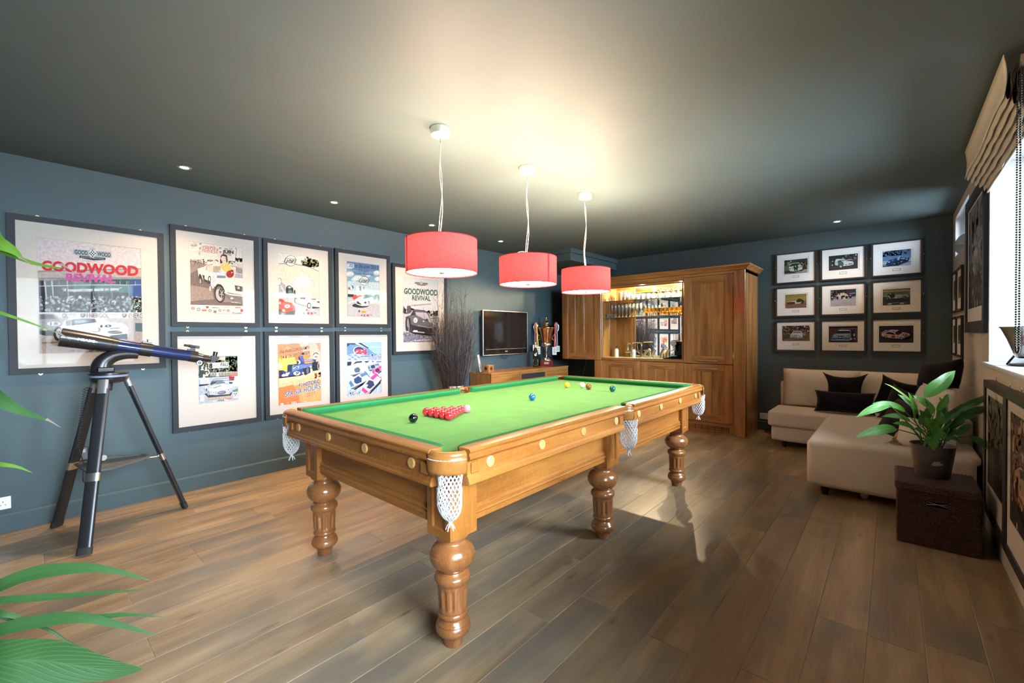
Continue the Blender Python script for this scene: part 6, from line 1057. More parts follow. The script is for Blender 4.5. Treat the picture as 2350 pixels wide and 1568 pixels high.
# ------------------------------------------------------------------ things on the counter
ZK = 0.9905
SOAP = plain('frosted_bottle', (0.74, 0.78, 0.74), 0.3)
def pump(x, y, label, h=0.15, r=0.032):
    t = thing('soap_dispenser', label, 'bottle', (x, y, ZK)); o = (x, y, ZK)
    MB().lathe([(0, 0), (r - .002, 0), (r, .004), (r, h * .72), (r * .8, h * .84), (r * .36, h * .9), (r * .36, h * .94), (0, h * .94)], o, 20).build('bottle', SOAP, t, smooth=40)
    MB().lathe([(0, h * .94), (r * .42, h * .94), (r * .42, h), (0, h)], o, 14).tube([(x, y, ZK + h), (x, y, ZK + h + .02)], .004, 8).tube([(x - 0.004, y, ZK + h + .022), (x + .036, y - .008, ZK + h + .018)], .005, 8).build('pump', BLACK, t, smooth=40)
pump(1.292, 6.42, 'frosted soap bottle at the left of the counter, beside the tap'); pump(1.585, 6.44, 'frosted soap bottle on the counter, to the right of the tap base', 0.14, 0.026)
tp = thing('kitchen_tap', 'chrome mixer tap with square spout and side lever on the counter', 'tap', (1.47, 6.55, ZK)); m = MB(); X, Y = 1.50, 6.55
m.lathe([(0, 0), (.028, 0), (.028, .008), (.022, .012), (.022, .06), (.017, .064), (0, .064)], (X, Y, ZK), 20); m.build('tap_base', CHROME, tp, smooth=40)
MB().tube(smoothpath([(X, Y, ZK + .05), (X, Y, ZK + .19), (X + .012, Y - .004, ZK + .222), (X + .05, Y - .016, ZK + .235), (X + .15, Y - .05, ZK + .235), (X + .185, Y - .062, ZK + .222), (X + .195, Y - .066, ZK + .18)], 5), .011, 10).build('spout', CHROME, tp, smooth=60)
m = MB(); m.tube([(X - .10, Y - .02, ZK + .085), (X + .0, Y, ZK + .085)], .017, 12); m.tube([(X - .02, Y, ZK), (X - .02, Y, ZK + .085)], .014, 10); m.tube([(X + .03, Y - .01, ZK + .10), (X + .12, Y - .045, ZK + .09), (X + .15, Y - .055, ZK + .06)], .009, 8); m.tube(smoothpath([(X - .07, Y, ZK + .06), (X - .072, Y, ZK + .20), (X - .04, Y - .01, ZK + .225), (X - .02, Y - .016, ZK + .20)], 5), .009, 8); m.build('tap_lever', CHROME, tp, smooth=50)
for k, (x, y, lb) in enumerate(((1.79, 6.40, 'left one of two slanted gold steel bar tools lying in a stand on the counter'), (1.90, 6.45, 'right one of two slanted gold steel bar tools lying in a stand on the counter'))):
    t = thing('bottle_stopper_stand', lb.replace('lying in a stand', 'leaning'), 'bar tool', (x, y, ZK)); MB().cyl((x - .03, y, ZK), (x - .03, y, ZK + .012), .028, n=16).build('foot', CHROME, t, smooth=40); MB().obox((x, y, ZK + .072), (.014, 0, -.009), (0, .012, 0), (.030, 0, .052)).build('tool_body', plain('gilt_steel%d' % k, (.72, .58, .30), .22, 1.0), t, bevel=.003)
for k in range(6): put_glass('spirit_glass', SHOT, CLEAR, 1.97 + k * .047 - (0.0), 6.60 + .012 * (k % 2), ZK, 'small clear glass from the left behind the bar tools', 'small glasses at the back of the counter')
cm = thing('coffee_machine', 'black capsule coffee machine with chrome head on a dark tray', 'coffee machine', (2.27, 6.44, ZK + .016)); z0 = ZK + .0165
tr = thing('serving_tray', 'dark wooden tray under the coffee machine', 'tray', (2.26, 6.40, ZK)); m = MB(); m.box(2.125, 2.40, 6.262, 6.55, ZK + .0005, ZK + .008); m.build('tray_base', BLACKGLOSS, tr, bevel=.003); m = MB(); m.box(2.125, 2.40, 6.262, 6.270, ZK + .0005, ZK + .016); m.box(2.125, 2.40, 6.542, 6.55, ZK + .0005, ZK + .016); m.box(2.125, 2.133, 6.27, 6.542, ZK + .0005, ZK + .016); m.box(2.392, 2.40, 6.27, 6.542, ZK + .0005, ZK + .016); m.build('tray_rim', BLACKGLOSS, tr)
m = MB(); m.box(2.20, 2.36, 6.36, 6.52, z0, z0 + .022); m.box(2.23, 2.36, 6.42, 6.52, z0 + .022, z0 + .20); m.build('body', BLACKGLOSS, cm, bevel=.012, seg=3, smooth=40); m = MB(); m.cyl((2.255, 6.335, z0 + .215), (2.255, 6.50, z0 + .215), .046, n=24); m.build('head', BLACKGLOSS, cm, smooth=40); m = MB(); m.cyl((2.255, 6.329, z0 + .215), (2.255, 6.336, z0 + .215), .042, n=24); m.build('head_badge', CHROME, cm, smooth=30)
m = MB(); m.cyl((2.255, 6.37, z0 + .10), (2.255, 6.37, z0 + .17), .018, n=14); m.tube([(2.255, 6.37, z0 + .125), (2.215, 6.335, z0 + .10)], .006, 8); m.box(2.21, 2.30, 6.335, 6.41, z0 + .022, z0 + .034); m.build('spout_group', CHROME, cm, smooth=40); MB().box(2.305, 2.365, 6.40, 6.50, z0 + .20, z0 + .235).build('water_tank', BLACK, cm, bevel=.006)
m = MB()
for k in range(3):
    for q in (0, 1): m.tube([(2.235 + k * .045, 6.40 + q * .07, z0 + .262), (2.235 + k * .045, 6.40 + q * .07, z0 + .345)], .0035, 6)
m.box(2.215, 2.345, 6.385, 6.485, z0 + .345, z0 + .352); m.build('cup_rail', CHROME, cm)

# ------------------------------------------------------------------ television, sideboard and what stands on it
tv = thing('television', 'black flat television hung on the teal wall above the sideboard', 'television', (0.0, 5.07, 1.05)); a0, a1, b0, b1 = 4.550, 5.596, 1.052, 1.738
m = MB(); m.box(0.045, 0.098, a0 + .004, a1 - .004, b0 + .004, b1 - .004); m.build('housing', BLACK, tv, bevel=.008, seg=3); m = MB(); e = .012
m.box(.09, .104, a0, a1, b0, b0 + e); m.box(.09, .104, a0, a1, b1 - e, b1); m.box(.09, .104, a0, a0 + e, b0 + e, b1 - e); m.box(.09, .104, a1 - e, a1, b0 + e, b1 - e); m.build('bezel_trim', SATIN, tv, bevel=.003)
m = MB(); m.box(.098, .1025, a0 + e, a1 - e, b0 + e, b1 - e); m.build('bezel', BLACKGLOSS, tv); SCREEN = plain('dark_screen', (.010, .0085, .0085), .06, spec=.5)
MB().box(.1026, .1032, a0 + .058, a1 - .052, b0 + .105, b1 - .045).build('screen', SCREEN, tv); MB().box(.1026, .1045, a0 + .052, a1 - .05, b0 + .088, b0 + .096).build('trim_strip', SATIN, tv); vs, fs, asp = glyphs('LG', .02); MB().add([(.1034, 5.07 - .03 + x * .05, b0 + .048 + y * .018) for x, y in vs], fs).build('logo', plain('logo_grey', (.55, .55, .56), .4), tv)
m = MB(); m.box(.002, .045, 4.85, 5.30, 1.28, 1.52); m.build('wall_bracket', BLACK, tv)
cab_ = MB(); cab_.tube(smoothpath([(.06, 5.00, 1.06), (.06, 5.01, 1.02), (.06, 5.07, .985), (.06, 5.14, 1.01), (.06, 5.16, 1.06)], 6), .004, 6); cab_.tube(smoothpath([(.06, 5.03, 1.06), (.06, 5.05, 1.0), (.06, 5.09, .99), (.06, 5.12, 1.06)], 6), .003, 6); cab_.build('cable', RUBBER, tv, smooth=70)
sb = thing('sideboard', 'low cherry wood sideboard under the television', 'sideboard', (.235, 5.31, 0)); S0, S1, SF, ST = 4.36, 6.27, .447, .826
def sbx(name, mat, *b, parent=sb, bevel=.002):
    m = MB()
    for q in b: m.box(*q)
    return m.build(name, mat, parent, bevel=bevel, seg=1)
sbx('top', CHY, (.02, SF + .006, S0 - .004, S1 + .004, ST - .026, ST)); sbx('end_panel', CHZ, (.02, SF - .012, S0, S0 + .02, 0, ST - .027)); sbx('end_panel', CHZ, (.02, SF - .012, S1 - .02, S1, 0, ST - .027)); sbx('back', CHZ, (.02, .03, S0 + .02, S1 - .02, .05, ST - .027)); sbx('base', CHY, (.03, SF - .02, S0 + .02, S1 - .02, .04, .07))
secs = (S0, 5.00, 5.64, S1)
for k in range(4): sbx('upright', CHZ, (SF - .02, SF, max(S0, secs[k] - .022), min(S1, secs[k] + .022), 0.0, ST - .027))
sbx('front_rail', CHY, (SF - .02, SF - .0005, S0, S1, ST - .062, ST - .0275)); sbx('plinth', CHY, (SF - .03, SF - .012, S0 + .02, S1 - .02, 0, .06))
for k in (0, 2):
    d = sbx('door', CHY, (SF - .019, SF - .001, secs[k] + .024, secs[k + 1] - .024, .42, ST - .064)); sbx('door_panel', CHY, (SF - .014, SF - .0004, secs[k] + .075, secs[k + 1] - .075, .47, ST - .11), parent=d)
    d = sbx('door', CHY, (SF - .019, SF - .001, secs[k] + .024, secs[k + 1] - .024, .065, .415)); sbx('door_panel', CHY, (SF - .014, SF - .0004, secs[k] + .075, secs[k + 1] - .075, .115, .365), parent=d)
DARKIN = plain('dark_panel_front', (.02, .022, .026), .8); sbx('dark_panel', DARKIN, (SF - .03, SF - .016, secs[1] + .022, secs[2] - .022, .07, ST - .063))  # plain dark panel across the middle section
ZS = ST + .0006
# wooden tealight block
c = on(1122, 852, 2, ZS); t = thing('tealight_block', 'small square wooden block with a round hollow on the sideboard', 'candle holder', (.30, 4.47, ZS))
MB().box(.24, .35, 4.41, 4.52, ZS, ZS + .105).build('block', CHZ, t, bevel=.004); MB().cyl((.295, 4.409, ZS + .055), (.295, 4.4095, ZS + .055), .026, n=18).cyl((.3502, 4.465, ZS + .055), (.3506, 4.465, ZS + .055), .026, n=18).build('hollow', plain('dark_hollow', (.035, .014, .006), .7), t)
# leaflet in an acrylic stand
t = thing('leaflet_stand', 'upright leaflet with purple flowers leaning by the twigs on the sideboard', 'leaflet', (.17, 4.42, ZS)); U_ = Vector((-.055, .075, 0)); L0 = Vector((.215, 4.375, ZS + .004)); V_ = Vector((-.035, -.02, .245))
n_ = U_.cross(V_).normalized(); m = MB(); m.add([L0, L0 + U_ * 1.5, L0 + U_ * 1.5 + V_, L0 + V_], [(0, 1, 2, 3)]); m.build('sheet', PLASTIC, t, solid=.004)
A = Art(L0 + n_ * .0025, U_.normalized(), V_.normalized(), n_, U_.length * 1.5, V_.length, [(0, 0), (100, 0), (100, 100), (0, 100)], 5); A.bg((226, 226, 232)); A.specks(boxpts(25, 50, 85, 88), 30, 4, 10, [(130, 70, 130), (160, 110, 160), (90, 60, 100), (206, 190, 210)]); A.marks((20, 22), (80, 22), 6, (120, 116, 130)); A.marks((30, 34), (70, 34), 5, (120, 116, 130)); A.poly([(70, 90), (96, 90), (96, 97), (70, 97)], (90, 70, 60)); A.build('print', t)
sbx_ = MB().box(.12, .225, 4.37, 4.49, ZS, ZS + .004).build('stand_foot', BLACK, t)
# champagne bottle
bx, by = .215, 5.66; t = thing('champagne_bottle', 'dark champagne bottle with gold neck foil left of the trophy', 'bottle', (bx, by, ZS)); GL = plain('dark_green_bottle', (.006, .012, .008), .08, coat=.5)
MB().lathe([(0, 0), (.042, 0), (.047, .006), (.047, .21), (.044, .245), (.030, .29), (.018, .325), (.0155, .36), (.0155, .40), (0, .40)], (bx, by, ZS), 24).build('body', GL, t, smooth=50); MB().lathe([(.0185, .322), (.0162, .36), (.0162, .372), (.0185, .375), (.0185, .385), (.0162, .388), (.0162, .408), (0, .412)], (bx, by, ZS), 20).build('foil', plain('gold_foil', (.62, .48, .22), .3, .9), t, smooth=50)
def disc_label(z, r, col, nm):
    m = MB(); vs = []; d = math.atan2(-by + 0, CAM.x - bx); R = .0476 if z < .21 else .040
    for k in range(20):
        a = 2 * PI * k / 20; u = r * math.cos(a); th = d + u / R; vs.append((bx + (R + .0004) * math.cos(th), by + (R + .0004) * math.sin(th), ZS + z + r * math.sin(a)))
    m.add(vs, [tuple(range(20))]); m.build(nm, col, t)
disc_label(.085, .058, plain('gold_paper', (.55, .46, .28), .5), 'label'); disc_label(.205, .020, plain('white_seal', (.7, .7, .68), .5), 'seal')
# trophy cup
tx, ty = .225, 5.945; t = thing('trophy_cup', 'tall two-handled gilt and silver trophy cup on a dark red plinth', 'trophy', (tx, ty, ZS)); o = (tx, ty, ZS); ang = math.radians(-52)
MAH = plain('mahogany_plinth', (.16, .018, .022), .15, coat=.5); ux, uy = Vector((math.cos(ang), math.sin(ang), 0)), Vector((-math.sin(ang), math.cos(ang), 0))
m = MB(); m.obox((tx, ty, ZS + .008), ux * .112, uy * .112, (0, 0, .008)); m.obox((tx, ty, ZS + .058), ux * .104, uy * .104, (0, 0, .042)); m.build('plinth', MAH, t, bevel=.003)
m = MB(); pc = Vector((tx, ty, ZS + .058)) + ux * .1045; m.obox(pc, ux * .0012, uy * .040, (0, 0, .017)); m.build('plaque', SATIN, t)
MB().lathe([(0, .1), (.092, .1), (.092, .106), (.082, .125), (.074, .145), (.060, .158), (.035, .168), (.020, .185), (.028, .196), (.020, .206), (.016, .222), (.024, .235), (.030, .25), (.018, .262), (.020, .29), (.034, .302), (.03, .312), (.0, .312)], o, 28).build('stem', SILVER, t, smooth=45)
MB().lathe([(0, .31), (.045, .314), (.078, .330), (.092, .352), (.094, .375), (.086, .395), (.082, .402)], o, 32).build('bowl_base', SILVER, t, smooth=50)
MB().lathe([(.080, .400), (.086, .42), (.100, .50), (.114, .57), (.128, .625), (.140, .648), (.145, .652), (.145, .658), (.12, .66)], o, 36).build('cup_body', COPPER, t, smooth=50)
MB().lathe([(.142, .659), (.128, .668), (.095, .685), (.055, .698), (.048, .706), (.052, .716), (.058, .730), (.055, .744), (.040, .752), (.022, .758), (.012, .775), (.010, .795), (.018, .81), (.020, .825), (.012, .842), (0, .848)], o, 32).build('lid', plain('gilt_lid', (.75, .56, .26), .16, 1.0), t, smooth=50)
for s_ in (-1, 1):
    hp = [(.118, .52), (.15, .55), (.196, .60), (.212, .66), (.200, .71), (.172, .728), (.148, .712), (.142, .688), (.154, .672), (.168, .68)]; hu = Vector((math.cos(ang + PI / 2), math.sin(ang + PI / 2), 0)) * s_
    m = MB(); m.tube(smoothpath([Vector(o) + hu * r + Vector((0, 0, z)) for r, z in hp], 4), .0085, 8); m.tube([Vector(o) + hu * .118 + Vector((0, 0, .52)), Vector(o) + hu * .10 + Vector((0, 0, .47)), Vector(o) + hu * .118 + Vector((0, 0, .452))], .006, 6); m.sphere(Vector(o) + hu * .118 + Vector((0, 0, .452)), .010, 10, 7); m.build('handle', SILVER, t, smooth=60)
# ribbons and passes hanging from the handles
hu = Vector((math.cos(ang + PI / 2), math.sin(ang + PI / 2), 0)); fu = ux
RIB = [(-1, .165, -.045, (.82, .52, .06), .012, .34, 'yellow ribbon with a pass card hanging from the left trophy handle', (.72, .78, .76)), (-1, .185, .010, (.42, .10, .16), .009, .31, 'dark red and white ribbon hanging from the left trophy handle', (.75, .75, .74)), (-1, .150, .040, (.20, .26, .30), .008, .28, 'grey ribbon hanging closest to the cup on the left handle', (.5, .55, .55)),
       (1, .160, -.040, (.70, .10, .10), .011, .35, 'red and blue ribbon hanging from the right trophy handle', (.70, .72, .82)), (1, .180, .015, (.34, .40, .62), .008, .33, 'pale blue cord with a pass hanging at the far right of the trophy', (.60, .70, .68)), (1, .145, .035, (.36, .32, .26), .009, .28, 'brown ribbon hanging closest to the cup on the right handle', (.62, .68, .72))]
for k, (sd, r, off, col, w, ln, lab, card) in enumerate(RIB):
    top = Vector(o) + hu * sd * r + Vector((0, 0, .735 if r > .15 else .66)); q = top + fu * .012; mt = plain('ribbon_%d' % k, col, .6); r_ = thing('lanyard', lab, 'lanyard', top, 'lanyards on the trophy'); end = top + fu * (.045 + .02 * (k % 2)) + hu * sd * off * .6 + Vector((0, 0, -ln - .06)); bk = top - fu * .030 + hu * sd * off * .3 + Vector((0, 0, -ln * .8))
    m = MB()
    for a_, b_ in ((q, end), (top - fu * .012, end + Vector((0, 0, .02)))):
        m.grid(lambda u, v, a_=a_, b_=b_: a_.lerp(b_, v) + hu * (u - .5) * w * 2 * (1 - .3 * v) + fu * .02 * math.sin(v * PI), 1, 8)
    m.grid(lambda u, v: q.lerp(top - fu * .012, v) + hu * (u - .5) * w * 2 + Vector((0, 0, .008 * math.sin(v * PI))), 1, 4); m.build('ribbon', mt, r_, solid=.0012)
    if k not in (2, 5):
        m = MB(); h = .13 if k in (0, 3) else .10; m.obox(end + fu * .004 + Vector((0, 0, -h / 2)), hu * .036, fu * .0012, (0, 0, h / 2)); cdo = m.build('pass_card', plain('pass_%d' % k, card, .35), r_); m = MB()
        for z_ in (.25, .5, .72): m.obox(end + fu * .0056 + Vector((0, 0, -h * z_)), hu * (.024 - .006 * (k % 2)), fu * .0003, (0, 0, h * .05))
        m.build('pass_print', plain('pass_ink_%d' % k, [x * .35 for x in card], .5), cdo)
    else:
        m = MB(); m.cyl(end - fu * .003, end + fu * .003, .02, n=16); m.build('medal', SATIN, r_)
# loose flex under the raised cabinet door
cb = MB(); cb.tube(smoothpath([(.62, 6.60, .94), (.60, 6.58, .8), (.53, 6.56, .55), (.44, 6.6, .25), (.42, 6.6, .004)], 6), .004, 6); cb.tube(smoothpath([(.88, 6.62, .94), (.92, 6.6, .8), (.985, 6.62, .5), (.96, 6.66, .2), (.93, 6.66, .004)], 6), .003, 6)
tag(cb.build('cable', plain('grey_flex', (.22, .23, .24), .4), loc=(.6, 6.6, 0), smooth=70), 'thin grey cables dropping to the floor left of the bar cabinet', 'cable')

# ------------------------------------------------------------------ wall sockets
def socket(c, U, N, label, w=.146, sw=True):
    c = Vector(c); U = Vector(U); N = Vector(N); V = Vector((0, 0, 1)); t = thing('wall_socket', label, 'socket', c); m = MB(); m.obox(c + N * .005, U * w / 2, V * .043, N * .0045); m.build('plate', PLASTIC, t, bevel=.003, seg=2); h = MB(); s_ = MB()
    for d in ((-.036, .036) if w > .1 else (0,)):
        p = c + U * d + N * .0096; h.obox(p + V * .010, U * .0022, V * .004, N * .0004); h.obox(p + U * .011 - V * .012, U * .004, V * .002, N * .0004); h.obox(p - U * .011 - V * .012, U * .004, V * .002, N * .0004); s_.obox(p + U * (.022 if d > 0 else -.022) + V * .016, U * .005, V * .008, N * .002)
    h.build('pin_holes', BLACK, t); s_.build('switch', PLASTIC, t, bevel=.001)
socket((0.0005, -.124, .206), EY, EX, 'white double wall socket low on the left wall at the picture edge'); socket((3.335, YB - .0005, .195), EX, (0, -1, 0), 'white wall socket between the bar cabinet and the sofa')
# ------------------------------------------------------------------ telescope on its tripod
ALU = plain('dark_anodised_leg', (.045, .046, .052), .32, .6); TBLUE = plain('metallic_blue_tube', (.018, .032, .115), .22, .55, coat=.5); TBLK = plain('satin_black_barrel', (.014, .013, .014), .3, coat=.2); GREYP = plain('grey_tray_plastic', (.10, .10, .105), .5)
ts = thing('telescope', 'blue and black telescope on a tripod before the largest poster', 'telescope', (.50, .42, 0)); TC = Vector((.50, .42, 0)); HX = .5
FEET = [Vector((.161, .162, 0)), Vector((.900, .250, 0)), Vector((.443, .854, 0))]
for F_ in FEET:
    d = (F_ - TC).normalized(); top = TC + d * .095 + Vector((0, 0, 1.055)); ft = F_ + Vector((0, 0, .012)); ax = (top - ft).normalized(); sd = d.cross(Vector((0, 0, 1))).normalized(); nn = ax.cross(sd).normalized()
    m = MB(); L = (top - ft).length
    def leg_prof(m, a, b, w, t):
        a = Vector(a); b = Vector(b); n = 14; vs = []
        for p in (a, b):
            for k in range(n):
                q = 2 * PI * k / n; c_, s_ = math.cos(q), math.sin(q); vs.append(p + sd * (w * (abs(c_) ** .55) * (1 if c_ >= 0 else -1)) + nn * (t * (abs(s_) ** .8) * (1 if s_ >= 0 else -1)))
        m.add(vs, [(k, (k + 1) % n, n + (k + 1) % n, n + k) for k in range(n)] + [tuple(range(n - 1, -1, -1)), tuple(range(n, 2 * n))])
    leg_prof(m, ft + ax * .03, top - ax * .05, .036, .015); lg = m.build('leg', ALU, ts, smooth=40)
    m = MB(); leg_prof(m, ft - ax * .004, ft + ax * .038, .039, .018); m.build('rubber_foot', RUBBER, lg, smooth=40)
    m = MB(); leg_prof(m, top - ax * .085, top + ax * .012, .030, .018); m.build('leg_socket', plain('cast_grey', (.30, .30, .31), .35, .7) if 'cast_grey' not in MATS else MATS['cast_grey'], lg, smooth=40)
    m = MB(); pk = ft.lerp(top, .42); leg_prof(m, pk - ax * .026, pk + ax * .026, .040, .019); m.build('leg_clamp', SATIN, lg, smooth=40)
    m = MB(); ctr = TC + d * .13 + Vector((0, 0, .46)); m.tube([ctr, pk - d * .012], .006, 8); m.obox(ctr, d * .02, sd * .014, (0, 0, .006)); m.build('spreader_arm', SATIN, ts, smooth=40)
# accessory tray: a triangular plate with a raised edge
m = MB(); tri = []
for k, F_ in enumerate(FEET):
    d = (F_ - TC).normalized(); a = math.atan2(d.y, d.x)
    for q in (-.30, -.1, .1, .30): tri.append(TC + Vector((math.cos(a + q), math.sin(a + q), 0)) * .215)
tri.sort(key=lambda p: math.atan2(p.y - TC.y, p.x - TC.x)); n = len(tri); zt_ = .478
vs = [p + Vector((0, 0, zt_ - .012)) for p in tri] + [p + Vector((0, 0, zt_)) for p in tri] + [TC + (p - TC) * .90 + Vector((0, 0, zt_)) for p in tri] + [TC + (p - TC) * .87 + Vector((0, 0, zt_ - .006)) for p in tri]
m.add(vs, [tuple(range(n - 1, -1, -1))] + [(j * n + i, j * n + (i + 1) % n, (j + 1) * n + (i + 1) % n, (j + 1) * n + i) for j in range(3) for i in range(n)] + [tuple(range(3 * n, 4 * n))]); m.build('accessory_tray', GREYP, ts)
m = MB(); m.cyl((.37, .36, zt_ + .022), (.44, .39, zt_ + .022), .020, n=18); m.build('eyepiece_case', plain('clear_grey_case', (.5, .47, .43), .3), ts, smooth=40)
m = MB(); m.obox((.26, .30, zt_ + .040), (.010, 0, .002), (0, .026, 0), (-.006, 0, .050)); m.build('hand_control', BLACK, ts, bevel=.006); m = MB(); m.obox((.2715, .30, zt_ + .062), (.001, 0, .0002), (0, .010, 0), (-.0012, 0, .012)); m.build('control_display', plain('grey_display', (.3, .32, .34), .3), ts)
m = MB(); coil = []
for k in range(260):
    t_ = k / 259; a = 2 * PI * 26 * t_; c = Vector((.545, .30, 1.02)).lerp(Vector((.50, .255, .60)), t_); coil.append(c + Vector((math.cos(a) * .011, math.sin(a) * .011, 0)))
m.tube(coil, .0022, 5); m.tube(smoothpath([(.50, .262, .60), (.48, .30, .42), (.40, .31, .33), (.33, .29, .34), (.27, .30, .43), (.26, .30, .48)], 6), .0025, 6); m.build('coiled_lead', RUBBER, ts, smooth=70)
# drive base with graduated ring
m = MB(); m.lathe([(0, 1.012), (.02, 1.012), (.022, 1.035), (.060, 1.038), (.092, 1.048), (.102, 1.062), (.104, 1.082)], TC, 36); m.build('drive_base', TBLK, ts, smooth=35); MB().lathe([(.104, 1.082), (.1045, 1.084), (.1045, 1.094), (.104, 1.096)], TC, 36).build('azimuth_scale', plain('blue_grey_scale', (.20, .24, .32), .4), ts, smooth=35); MB().lathe([(.104, 1.096), (.108, 1.100), (.108, 1.112), (.098, 1.116), (0, 1.116)], TC, 36).build('turntable', TBLK, ts, smooth=35)
m = MB(); m.lathe([(0, .985), (.016, .985), (.018, .99), (.018, 1.012), (0, 1.012)], TC, 16); m.build('centre_knob', BLACK, ts, smooth=40)
# curved fork arm
m = MB(); path = smoothpath([(HX, .385, 1.105), (HX, .382, 1.15), (HX, .40, 1.195), (HX, .445, 1.228), (HX, .51, 1.240), (HX, .58, 1.232)], 5); rr = [lerp(.066, .030, k / (len(path) - 1)) for k in range(len(path))]; m.tube(path, rr, 18, flat=.85); m.build('fork_arm', TBLK, ts, smooth=60)
m = MB(); m.obox((HX + .055, .40, 1.135), (.012, 0, 0), (0, .045, 0), (0, 0, .018)); m.build('control_panel', BLACKGLOSS, ts, bevel=.006); m = MB(); m.obox((HX, .585, 1.238), (.02, 0, 0), (0, .06, -.013), (0, .0015, .007)); m.build('dovetail', BLACK, ts, bevel=.002)
# optical tube, slightly dipped towards the eyepiece
A0 = Vector((HX, .190, 1.363)); A1 = Vector((HX, .905, 1.206)); ax = (A1 - A0).normalized(); P_ = lambda d: A0 + ax * d; upv = ax.cross(Vector((-1, 0, 0))).normalized(); upv = upv if upv.z > 0 else -upv
m = MB(); m.cyl(P_(-.005), P_(.175), .0625, .0565, 36); m.cyl(P_(.176), P_(.250), .0555, .0505, 36); m.cyl(P_(.251), P_(.285), .0490, .0470, 36); m.build('dew_shield', TBLK, ts, smooth=30); m = MB(); m.cyl(P_(-.0055), P_(-.004), .058, .058, 30); m.build('dust_cap', BLACK, ts, smooth=30)
m = MB(); m.cyl(P_(.285), P_(.715), .0440, .0425, 36); m.build('tube', TBLUE, ts, smooth=30); m = MB(); m.cyl(P_(.405), P_(.478), .0490, .0485, 36); m.obox(P_(.442) + upv * .053, Vector((.018, 0, 0)), ax * .026, upv * .006); m.tube([P_(.442) + upv * .058, P_(.442) + upv * .072], .004, 8); m.obox(P_(.442) + upv * .074, Vector((.014, 0, 0)), ax * .004, upv * .004); m.build('tube_clamp', TBLK, ts, smooth=30)
m = MB(); m.cyl(P_(.715), P_(.765), .0445, .0445, 36); m.cyl(P_(.765), P_(.80), .036, .031, 30); m.cyl(P_(.80), P_(.845), .027, .027, 24); m.cyl(P_(.845), P_(.865), .021, .021, 20); m.build('focuser', TBLK, ts, smooth=30); m = MB(); k0 = P_(.785) - upv * .042; m.cyl(k0 + Vector((.01, 0, 0)), k0 + Vector((.038, 0, 0)), .019, .019, 24); m.build('focus_knob', plain('pale_knob', (.62, .64, .68), .4), ts, smooth=30); m = MB(); m.cyl(k0 + Vector((.0382, 0, 0)), k0 + Vector((.0388, 0, 0)), .012, .012, 20); m.cyl(k0 + Vector((.0389, 0, 0)), k0 + Vector((.0395, 0, 0)), .004, .004, 12); m.build('knob_ring', GREYP, ts)
m = MB(); e0 = P_(.872); m.add([e0 + Vector((s_, 0, 0)) + ax * a + upv * b for s_ in (-.017, .017) for a, b in ((-.012, .03), (-.012, -.022), (.012, -.026), (.046, .018), (.036, .03))], [(0, 1, 2, 3, 4), (9, 8, 7, 6, 5)] + [(i, 5 + i, 5 + (i + 1) % 5, (i + 1) % 5) for i in range(5)]); m.cyl(e0 + upv * .03 + ax * .012, e0 + upv * .065 + ax * .012, .0155, .0165, 18); m.build('diagonal_eyepiece', TBLK, ts, smooth=30)
m = MB(); q = P_(.715) + upv * .078; m.cyl(q - ax * .05, q - ax * .018, .009, .009, 14); m.cyl(q - ax * .018, q + ax * .03, .012, .010, 14); m.obox(q + ax * .038, Vector((.009, 0, 0)), ax * .014, upv * .012); m.obox(q - upv * .016 + ax * .012, Vector((.006, 0, 0)), ax * .016, upv * .010); m.obox(q - upv * .030 + ax * .004, Vector((.009, 0, 0)), ax * .026, upv * .006); m.build('finder_scope', TBLK, ts, smooth=30)
# maker's lettering wrapped on the dew shield
vs, fs, asp = glyphs('MEADE', .05); m = MB(); th0 = math.radians(4)
m.add([P_(.075 + x * .085) + (Vector((1, 0, 0)) * math.cos(th0 + (y - .5) * .016 / .06) + upv * math.sin(th0 + (y - .5) * .016 / .06)) * (.0603 - (.075 + x * .085) * .0335 + .0030) for x, y in vs], fs); m.build('lettering', plain('silver_print', (.75, .75, .74), .4), ts)

